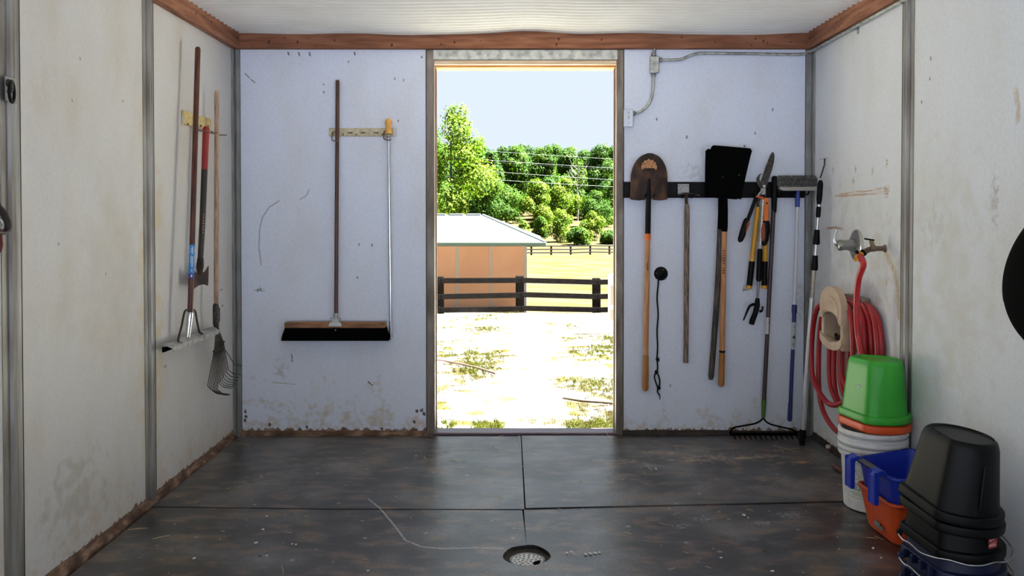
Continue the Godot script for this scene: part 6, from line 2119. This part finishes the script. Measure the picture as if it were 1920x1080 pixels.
func build_shed() -> void:
	var t := thing("run_in_shed", "salmon painted shed with pale metal hip roof behind the paddock fence", "shed", Vector3(-4.0, -2.5, -27.6))
	var wall := grain([[0.0, c8(168, 124, 100)], [0.5, c8(174, 130, 106)], [1.0, c8(178, 136, 112)]], Vector3(0.1, 0.1, 0.1), 0.85, 0.0, 311)
	var st := S()
	box2(st, Vector3(-10.4, -2.7, -33.6), Vector3(0.44, 0.3, -27.6))
	part(t, "wall", st, wall)
	for x in [-4.8, -3.5, -2.23, -0.93, 0.415]:
		st = S()
		cbox2(st, Vector3(x - 0.06, -2.6, -27.65), Vector3(x + 0.06, 0.25, -27.59), 0.01)
		part(t, "batten", st, mat(c8(144, 134, 130), 0.6))
	var roof := mat(c8(120, 126, 128), 0.5, 0.1)
	var e := [Vector3(-11.0, 0.3, -27.0), Vector3(1.18, 0.3, -27.0), Vector3(1.18, 0.3, -34.2), Vector3(-11.0, 0.3, -34.2)]
	var ra := Vector3(-8.0, 1.34, -30.6)
	var rb := Vector3(-1.36, 1.34, -30.6)
	# roofing sheets on the near slope, each a piece, with standing seams between them
	var slope := func(x: float) -> Array:
		var t_top := rb if x > rb.x else Vector3(maxf(x, ra.x), ra.y, ra.z)
		var up := 1.0
		if x > rb.x:
			up = (e[1].x - x) / (e[1].x - rb.x)
		elif x < ra.x:
			up = (x - e[0].x) / (ra.x - e[0].x)
		return [Vector3(x, 0.3, -27.0), Vector3(x, lerpf(0.3, 1.34, up), lerpf(-27.0, -30.6, up))]
	var nrm := Vector3(0, 3.6, 1.04).normalized()
	for k in 13:
		var x0 := lerpf(e[0].x, e[1].x, k / 13.0) + 0.01
		var x1 := lerpf(e[0].x, e[1].x, (k + 1) / 13.0) - 0.01
		var a: Array = slope.call(x0)
		var b: Array = slope.call(x1)
		st = S()
		quad(st, a[0], b[0], b[1], a[1], nrm)
		if x0 < rb.x and x1 > rb.x:
			tri(st, a[1], rb, b[1], nrm, nrm, nrm)
		quad(st, a[0] - nrm * 0.03, b[0] - nrm * 0.03, b[1] - nrm * 0.03, a[1] - nrm * 0.03, -nrm)
		quad(st, a[0], b[0], b[0] - nrm * 0.03, a[0] - nrm * 0.03, Vector3(0, 0, 1))
		part(t, "roof_sheet", st, roof)
	st = S()
	tri(st, e[1], e[2], rb, Vector3(1, 2.4, 0).normalized(), Vector3(1, 2.4, 0).normalized(), Vector3(1, 2.4, 0).normalized())
	tri(st, e[3], e[0], ra, Vector3(-1, 2.4, 0).normalized(), Vector3(-1, 2.4, 0).normalized(), Vector3(-1, 2.4, 0).normalized())
	quad(st, e[2], e[3], ra, rb, Vector3(0, 3.6, -1.04).normalized())
	quad(st, e[0], e[1], e[2], e[3], Vector3.DOWN)
	part(t, "roof", st, roof)
	var trim := mat(c8(67, 76, 79), 0.5, 0.3)
	for q in [[rb, e[1]], [rb, e[2]], [ra, e[0]], [ra, e[3]]]:
		st = S()
		tube(st, [q[0], q[1]], 0.055, 6)
		part(t, "hip_cap", st, trim)
	for k in 9:
		st = S()
		var x0 := lerpf(ra.x, rb.x, k / 9.0)
		cbox2(st, Vector3(x0 + 0.06, 1.31, -30.72), Vector3(x0 + 0.66, 1.40, -30.48), 0.02)
		part(t, "ridge_cap", st, trim)
	var gut := mat(c8(56, 77, 67), 0.5)
	st = S()
	cbox2(st, Vector3(-11.02, 0.16, -27.0), Vector3(1.2, 0.31, -26.9), 0.015)
	part(t, "gutter", st, gut, "grey-green gutter")
	st = S()
	cbox2(st, Vector3(1.12, 0.16, -34.2), Vector3(1.22, 0.31, -26.95), 0.015)
	part(t, "gutter", st, gut, "grey-green gutter")
	# white boards at the right jamb
	t = thing("white_stand", "white board with pinkish panels just outside the doorway at right", "stand", Vector3(2.1, -0.9, -10.6))
	st = S()
	cbox2(st, Vector3(1.78, -0.95, -10.8), Vector3(2.6, 0.26, -10.6), 0.02)
	part(t, "frame", st, mat(c8(226, 218, 214), 0.6))
	for q in [[-0.62, -0.40], [-0.32, 0.06]]:
		st = S()
		prism(st, [Vector2(1.80, q[0]), Vector2(1.86, q[0]), Vector2(1.86, q[1] - 0.02), Vector2(1.80, q[1] + 0.02)], 0.02, Transform3D(Basis.IDENTITY, Vector3(0, 0, -10.595)))
		part(t, "panel", st, mat(c8(140, 92, 80), 0.7), "pinkish inset panel")


func fence(called: String, label: String, start: Vector3, step: Vector3, n: int, high: float, rails: Array, rail_h: float, post_w: float, m: Material, only := "") -> void:
	var t := thing(called, label, "fence", start)
	var post := S()
	cbox(post, Vector3(0, high / 2.0 - 0.15, 0), Vector3(post_w, high + 0.3, post_w * 0.8), 0.02)
	var pm := post.commit()
	var flat := Vector3(step.x, 0, step.z)
	var yaw := atan2(-flat.z, flat.x)
	var rail := S()
	cbox(rail, Vector3.ZERO, Vector3(flat.length() - 0.01, rail_h, 0.035), 0.008)
	var rm := rail.commit()
	rng.seed = 51
	for k in n + 1:
		var p := start + step * k
		p.y = ground_y(p.x, p.z)
		var o := MeshInstance3D.new()
		o.name = "post"
		o.mesh = pm
		o.material_override = m
		t.add_child(o, true)
		o.position = p - start
		o.rotation = Vector3(rng.randf_range(-0.015, 0.015), yaw, rng.randf_range(-0.015, 0.015))
		if k == n:
			break
		var q := p + step
		q.y = ground_y(q.x, q.z)
		for h in rails:
			var r := MeshInstance3D.new()
			r.name = "rail"
			r.mesh = rm
			r.material_override = m
			t.add_child(r, true)
			var off := Vector3(-flat.z, 0, flat.x).normalized() * -(post_w * 0.4 + 0.018)
			r.position = (p + q) / 2.0 - start + Vector3(0, h + rng.randf_range(-0.015, 0.015), 0) - off
			r.rotation = Vector3(0, yaw, atan2(q.y - p.y, flat.length()) + rng.randf_range(-0.006, 0.006))


func build_fences() -> void:
	var wood := grain([[0.0, c8(6, 5, 5)], [0.5, c8(10, 9, 9)], [1.0, c8(22, 17, 15)]], Vector3(0.8, 5, 5), 0.8, 0.0, 321)
	wood.metallic_specular = 0.12
	wood.roughness = 1.0
	fence("paddock_fence", "black three-board paddock fence in front of the salmon shed", Vector3(0.163, -1.64, -20.6) - Vector3(2.4, 0, -0.6) * 4.0, Vector3(2.4, 0, -0.6), 9, 1.12, [0.14, 0.54, 0.99], 0.16, 0.23, wood)
	fence("far_fence", "low dark board fence far across the yellow field", Vector3(-0.4, -3.8, -98.0) - Vector3(2.44, 0, -0.5) * 6.0, Vector3(2.44, 0, -0.5), 22, 1.2, [0.3, 0.7, 1.1], 0.14, 0.22, mat(c8(26, 20, 18), 0.9))


# leaf mass over a set of blobs; every leaf spray is a small bent piece with its own tone
func leaf_mass(sd: int, blobs: Array, count: int, leaf: float, tones: Array) -> ArrayMesh:
	var r := RandomNumberGenerator.new()
	r.seed = sd
	var st := S()
	var total := 0.0
	for b in blobs:
		total += b[1] * b[1]
	for b in blobs:
		var c: Vector3 = b[0]
		var rad: float = b[1]
		var tone: Color = tones[r.randi() % tones.size()]
		for k in int(count * rad * rad / total):
			var d := Vector3(r.randfn(), r.randfn() * 0.9 + 0.1, r.randfn()).normalized()
			var p := c + d * rad * pow(r.randf(), 0.22) * r.randf_range(0.8, 1.08)
			var n := (d + Vector3(r.randf_range(-0.6, 0.6), r.randf_range(-0.1, 0.8), r.randf_range(-0.6, 0.6))).normalized()
			var u := n.cross(Vector3(r.randf() - 0.5, r.randf() - 0.5, r.randf() - 0.5)).normalized()
			var w := n.cross(u)
			var s := leaf * r.randf_range(0.6, 1.35)
			var g := r.randf_range(0.7, 1.3)
			var col := Color(tone.r * g * r.randf_range(0.85, 1.2), tone.g * g, tone.b * g * r.randf_range(0.8, 1.2))
			st.set_color(col)
			var a := p - u * s
			var b2 := p + w * s * 0.55 + n * s * 0.12
			var c2 := p + u * s
			var d2 := p - w * s * 0.55 + n * s * 0.12
			tri(st, a, b2, c2, n, n, n)
			tri(st, a, c2, d2, n, n, n)
	return st.commit()


func crown_blobs(sd: int, wide: float, low: float, high: float, n: int) -> Array:
	var r := RandomNumberGenerator.new()
	r.seed = sd
	var out := []
	for k in n:
		var v := pow((k + 0.5) / n, 0.85)
		var girth := sin(PI * clampf(0.24 + v * 0.7, 0.0, 1.0))
		var a := r.randf() * TAU
		var rr := wide * 0.5 * girth * sqrt(r.randf()) * 0.85
		out.append([Vector3(cos(a) * rr, lerpf(low, high, v), sin(a) * rr), wide * r.randf_range(0.13, 0.22) * (0.7 + 0.5 * girth)])
	return out


func share(parent: Node3D, called: String, me: Mesh, m: Material, xf: Transform3D) -> void:
	var o := MeshInstance3D.new()
	o.name = called
	o.mesh = me
	o.material_override = m
	parent.add_child(o, true)
	o.transform = xf


func trunk_mesh(high: float, r: float, sd: int, boughs := 5) -> ArrayMesh:
	var g := RandomNumberGenerator.new()
	g.seed = sd
	var st := S()
	var lean := Vector3(g.randf_range(-0.04, 0.04), 1, g.randf_range(-0.04, 0.04)) * high
	tube(st, [Vector3(0, -0.6, 0), Vector3(0, 0.1 * high, 0), lean * 0.5, lean * 0.85], [r * 1.3, r, r * 0.7, r * 0.25], 8)
	for k in boughs:
		var p := lean * g.randf_range(0.3, 0.75)
		var a := g.randf() * TAU
		var l := high * g.randf_range(0.14, 0.26)
		tube(st, [p, p + Vector3(cos(a) * l * 0.5, l * 0.45, sin(a) * l * 0.5), p + Vector3(cos(a) * l, l * 1.1, sin(a) * l)], [r * 0.4, r * 0.28, r * 0.1], 6)
	return st.commit()


func build_trees() -> void:
	var leaf := mat(Color.WHITE, 0.75)
	leaf.vertex_color_use_as_albedo = true
	leaf.metallic_specular = 0.25
	leaf.backlight_enabled = true
	leaf.backlight = Color(0.8, 0.85, 0.5)
	var bark := grain([[0.0, c8(58, 48, 40)], [1.0, c8(104, 90, 76)]], Vector3(1, 0.3, 1), 0.9, 0.0, 331)
	# linear leaf tones
	var mid := [Color(0.0281, 0.0679, 0.00664), Color(0.0367, 0.0816, 0.0076), Color(0.0238, 0.0589, 0.0076), Color(0.0453, 0.0905, 0.0076)]
	var deep := [Color(0.0194, 0.0521, 0.00857), Color(0.0259, 0.0612, 0.00857), Color(0.0302, 0.0679, 0.00857)]
	var light := [Color(0.0647, 0.113, 0.00857), Color(0.0561, 0.104, 0.0076), Color(0.0774, 0.118, 0.0104)]
	var kinds := []
	for i in 6:
		kinds.append(leaf_mass(400 + i, crown_blobs(410 + i, 9.5, 0.6, 17.0, 40), 13000, 0.27, [mid, deep, mid, light, mid, deep][i]))
	var low := []
	for i in 3:
		low.append(leaf_mass(430 + i, crown_blobs(440 + i, 9.0, 0.6, 10.5, 28), 10000, 0.22, [light, mid, mid][i]))
	var trunk := trunk_mesh(16.0, 0.28, 450)
	# woodland behind: nobody could count its crowns
	var wm := MultiMesh.new()
	wm.transform_format = MultiMesh.TRANSFORM_3D
	wm.mesh = kinds[5]
	wm.instance_count = 110
	rng.seed = 71
	for k in 110:
		var x := lerpf(-110, 120, k / 109.0) + rng.randf_range(-1.5, 1.5)
		var z := -245.0 - rng.randf() * 22.0 - 8.0 * float(k % 2)
		var s := rng.randf_range(1.0, 1.16)
		wm.set_instance_transform(k, Transform3D(Basis(Vector3.UP, rng.randf() * TAU).scaled(Vector3(1.15, s, 1.15)), Vector3(x, ground_y(x, z) - 1.0, z)))
	var wo := MultiMeshInstance3D.new()
	wo.name = "distant_woodland"
	wo.multimesh = wm
	wo.material_override = leaf
	add_child(wo)
	wo.set_meta("label", "dense dark green woodland rising behind the treeline")
	wo.set_meta("category", "woodland")
	wo.set_meta("kind", "stuff")
	# treeline, each tree by itself: [px across of the doorway, depth, kind, height scale, label]
	var rows := [
		[-22.0, 211.0, 1, 1.05, "tall green treeline tree rising behind the pale yellow-green tree"],
		[-14.0, 226.0, 0, 1.08, "treeline tree standing over the shed's hip roof end"],
		[-6.5, 211.0, 1, 0.98, "darker treeline tree just right of the shed's leaning tall trees"],
		[0.5, 226.0, 4, 1.05, "mid green treeline tree above the middle of the doorway view"],
		[7.5, 211.0, 2, 1.04, "tall treeline tree left of the bare white tree"],
		[14.5, 226.0, 0, 1.04, "treeline tree directly behind the bare white tree"],
		[21.5, 211.0, 5, 1.05, "dark treeline tree right of the bare white tree"],
		[28.0, 226.0, 1, 1.12, "treeline tree at the right door jamb"],
	]
	for e in rows:
		var z: float = 5.407 - e[1]
		var p := Vector3(e[0], ground_y(e[0], z) - 0.3, z)
		var t := thing("treeline_tree", e[4], "tree", p, "trees of the far treeline")
		share(t, "crown", kinds[e[2]], leaf, Transform3D(Basis(Vector3.UP, e[0] * 1.3).scaled(Vector3(1.0, e[3], 1.0)), Vector3.ZERO))
		share(t, "trunk", trunk, bark, Transform3D.IDENTITY)
	var lows := [
		[-9.5, 186.0, 1, 0.86, "low rounded tree above the shed roof's right end"],
		[-2.0, 198.0, 2, 0.82, "low dark rounded tree in the gap beside the shed roof"],
		[4.6, 186.0, 0, 0.98, "bright green rounded tree in front of the treeline, left of centre"],
		[11.6, 198.0, 0, 0.98, "bright green rounded tree in front of the treeline, below the bare tree"],
		[18.0, 186.0, 2, 0.74, "small dull green tree right of the bright rounded trees"],
		[23.6, 198.0, 1, 1.0, "rounded green tree in front of the treeline beside the right jamb"],
	]
	for e in lows:
		var z: float = 5.407 - e[1]
		var p := Vector3(e[0], ground_y(e[0], z) - 0.3, z)
		var t := thing("rounded_tree", e[4], "tree", p, "rounded trees before the treeline")
		share(t, "crown", low[e[2]], leaf, Transform3D(Basis(Vector3.UP, e[0] * 2.1).scaled(Vector3(0.95, e[3], 0.95)), Vector3.ZERO))
		share(t, "trunk", trunk, bark, Transform3D(Basis.from_scale(Vector3(0.7, 0.55, 0.7)), Vector3.ZERO))
	# tall trees behind the shed at the left
	var talls := [
		[Vector3(-4.8406, 1.41, -60.593), 6.3, 13.4, 0.16, light, 511, "tall airy yellow-green tree at the left jamb behind the shed"],
		[Vector3(-3.6107, 1.41, -74.593), 5.0, 12.4, 0.14, mid, 512, "leaning darker green tree beside the tall airy one behind the shed"],
		[Vector3(-7.3757, 1.41, -68.593), 6.0, 13.0, 0.16, mid, 513, "green tree mostly hidden by the left door jamb"],
	]
	for e in talls:
		var p: Vector3 = e[0]
		p.y = ground_y(p.x, p.z) - 0.2
		var t := thing("tall_tree", e[6], "tree", p, "tall trees behind the shed")
		var bl := crown_blobs(e[5], e[1], e[2] * 0.24, e[2] * 0.96, 30)
		share(t, "crown", leaf_mass(e[5] + 20, bl, 13000 if e[5] != 511 else 8500, 0.12, e[4]), leaf, Transform3D.IDENTITY)
		share(t, "trunk", trunk_mesh(e[2], e[3], e[5] + 40, 0), mat(c8(40, 36, 30), 0.9), Transform3D(Basis(Vector3(0, 0, 1), -0.12 if e[5] == 512 else 0.02), Vector3.ZERO))
	# bushes in the field
	var bushes := [
		[Vector3(1.3848, -2.5707, -132.593), 3.0, 3.6, "small round bush at the left end of the field bushes"],
		[Vector3(4.2448, -2.9245, -138.593), 3.4, 4.2, "round green bush second from the left in the field"],
		[Vector3(7.3665, -2.7383, -129.593), 5.0, 5.6, "largest round bush in the middle of the field"],
		[Vector3(9.7094, -2.7968, -123.593), 3.6, 3.0, "low yellowish bush between the two larger field bushes"],
		[Vector3(12.723, -2.5707, -132.593), 4.6, 5.2, "upright bright green bush at the right of the field"],
		[Vector3(14.5434, -2.862, -125.593), 3.4, 2.2, "low bright bush at the right door jamb"],
	]
	for i in bushes.size():
		var e: Array = bushes[i]
		var p: Vector3 = e[0]
		p.y = ground_y(p.x, p.z) - 0.2
		var t := thing("field_bush", e[3], "bush", p, "bushes in the field")
		share(t, "foliage", leaf_mass(560 + i, crown_blobs(570 + i, e[1], 0.3, e[2] * 0.9, 18), 4200, 0.15, light if i % 2 == 0 else mid), leaf, Transform3D.IDENTITY)
		share(t, "stem", trunk_mesh(e[2] * 0.8, 0.06, 580 + i, 3), bark, Transform3D.IDENTITY)
	# bare white tree
	var bt := Vector3(15.2378, 1.41, -200.593)
	bt.y = ground_y(bt.x, bt.z)
	var t := thing("bare_tree", "bare whitish dead tree standing in the treeline", "tree", bt)
	var st := S()
	rng.seed = 77
	tube(st, [Vector3.ZERO, Vector3(0.2, 5, 0), Vector3(-0.2, 9, 0), Vector3(0.4, 13.5, 0)], [0.2, 0.17, 0.12, 0.04], 8)
	part(t, "trunk", st, mat(c8(110, 106, 100), 0.8)).position = Vector3.ZERO
	for k in 12:
		st = S()
		var y := rng.randf_range(6.5, 12.5)
		var s := -1.0 if k % 2 else 1.0
		var l := rng.randf_range(1.4, 3.4)
		var p := Vector3(0.1, y, 0)
		tube(st, [p, p + Vector3(s * l * 0.5, l * 0.4, rng.randf_range(-0.5, 0.8)), p + Vector3(s * l * 0.8, l * 1.1, rng.randf_range(-0.5, 1.0))], [0.08, 0.055, 0.02], 6)
		part(t, "branch", st, mat(c8(110, 106, 100), 0.8)).position = Vector3.ZERO
	# power lines
	var wires := [[Vector3(-2.8173, 8.6713, -94.593), Vector3(11.8973, 7.7334, -94.593), "topmost"], [Vector3(-2.7051, 7.3604, -90.593), Vector3(11.4235, 6.4596, -90.593), "second highest"], [Vector3(-2.7052, 7.1802, -90.593), Vector3(11.4239, 6.2794, -90.593), "third highest"], [Vector3(-2.6494, 6.0015, -88.593), Vector3(11.1882, 5.0603, -88.593), "second lowest"], [Vector3(-2.5934, 5.0402, -86.593), Vector3(10.9517, 4.234, -86.593), "lowest"]]
	for e in wires:
		var a: Vector3 = e[0]
		var b: Vector3 = e[1]
		t = thing("power_line", "%s thin pale power line crossing before the trees" % e[2], "power line", a, "power lines")
		st = S()
		var pts := []
		for k in 25:
			var s := lerpf(-2.2, 3.2, k / 24.0)
			var p: Vector3 = a + (b - a) * s
			p.y += 0.12 * (s - 0.5) * (s - 0.5)
			pts.append(p)
		tube(st, pts, 0.014, 6)
		part(t, "wire", st, mat(c8(122, 127, 129), 0.4, 0.3))


func build_grass() -> void:
	var blade := func(count: int, high: float, spread: float, sd: int) -> ArrayMesh:
		var r := RandomNumberGenerator.new()
		r.seed = sd
		var st := S()
		for k in count:
			var a := r.randf() * TAU
			var out := Vector3(cos(a), 0, sin(a))
			var p := out * spread * 0.35 * r.randf()
			var h := high * r.randf_range(0.5, 1.1)
			var sw := Vector3(-out.z, 0, out.x) * high * 0.022
			var m1 := p + Vector3.UP * h * 0.6 + out * spread * 0.3
			var tip := p + Vector3.UP * h * 0.85 + out * spread * r.randf_range(0.6, 1.1)
			var n := (out + Vector3.UP * 0.8).normalized()
			tri(st, p - sw, p + sw, m1 + sw * 0.8, n, n, n)
			tri(st, p - sw, m1 + sw * 0.8, m1 - sw * 0.8, n, n, n)
			tri(st, m1 - sw * 0.8, m1 + sw * 0.8, tip, n, n, n)
		return st.commit()
	var gm := mat(Color.WHITE, 0.8)
	gm.vertex_color_use_as_albedo = true
	gm.backlight_enabled = true
	gm.backlight = Color(0.4, 0.4, 0.25)
	gm.metallic_specular = 0.1
	var f := FastNoiseLite.new()
	f.seed = 91
	f.frequency = 0.35
	f.fractal_octaves = 3
	for kind in 2:
		rng.seed = 600 + kind
		var mm := MultiMesh.new()
		mm.transform_format = MultiMesh.TRANSFORM_3D
		mm.use_colors = true
		mm.mesh = blade.call(9 if kind == 0 else 14, 0.045 if kind == 0 else 0.065, 0.06 if kind == 0 else 0.05, 610 + kind)
		var xs := []
		var want := 46000 if kind == 0 else 7000
		var tries := 0
		while xs.size() < want and tries < 220000:
			tries += 1
			var z := -0.22 - 20.5 * pow(rng.randf(), 1.5)
			var x := rng.randf_range(-1.0, 1.0) * (1.6 - z * 0.2)
			# a worn bare track runs up the middle
			var v := f.get_noise_2d(x * 1.5, z * 0.9) - 0.35 * exp(-pow((x - 0.12 + z * 0.012) / 0.38, 2.0)) + (0.12 if x < -0.3 else 0.0)
			if kind == 0 and v < rng.randf_range(-0.3, 0.08):
				continue
			if kind == 1 and v < rng.randf_range(0.12, 0.36) and not (z > -0.8 and (absf(x + 0.18) < 0.12 or x < -0.42 or x > 0.36)):
				continue
			xs.append(Vector3(x, ground_y(x, z) - 0.005, z))
		mm.instance_count = xs.size()
		for k in xs.size():
			var s := rng.randf_range(0.6, 1.3)
			mm.set_instance_transform(k, Transform3D(Basis(Vector3.UP, rng.randf() * TAU).scaled(Vector3(s, s * rng.randf_range(0.6, 1.2), s)), xs[k]))
			var g := rng.randf_range(0.75, 1.25)
			mm.set_instance_color(k, Color(0.03 * g, 0.0245 * g, 0.0068 * g) if kind == 0 else Color(0.027 * g, 0.033 * g, 0.0034 * g))
		var o := MultiMeshInstance3D.new()
		o.name = ["dry_grass", "green_grass"][kind]
		o.multimesh = mm
		o.material_override = gm
		add_child(o)
		o.set_meta("label", ["short dry straw-coloured grass over the paddock outside the door", "green grass patches growing among the dry paddock grass"][kind])
		o.set_meta("category", "grass")
		o.set_meta("kind", "stuff")
	# stick and old hose lying in the grass
	var t := thing("fallen_stick", "long thin brown stick lying in the grass right of centre", "stick", Vector3(0.5155, -0.0768, -0.893))
	var st := S()
	var run := []
	for p in [[0.42, -1.9], [0.56, -1.72], [0.72, -1.62], [0.9, -1.5]]:
		run.append(Vector3(p[0], ground_y(p[0], p[1]) + 0.025, p[1]))
	tube(st, curve(run, 5), 0.011, 7)
	part(t, "stick_wood", st, mat(c8(41, 29, 21), 0.9))
	t = thing("old_hose", "faded pinkish hose lying across the grass at left", "hose", Vector3(-0.7, -0.4, -4.5))
	st = S()
	run = []
	for p in [[-1.35, -5.6], [-1.0, -5.2], [-0.72, -4.6], [-0.45, -4.1], [-0.2, -3.6]]:
		run.append(Vector3(p[0], ground_y(p[0], p[1]) + 0.025, p[1]))
	tube(st, curve(run, 6), 0.014, 7)
	part(t, "hose_run", st, mat(c8(77, 52, 47), 0.6))
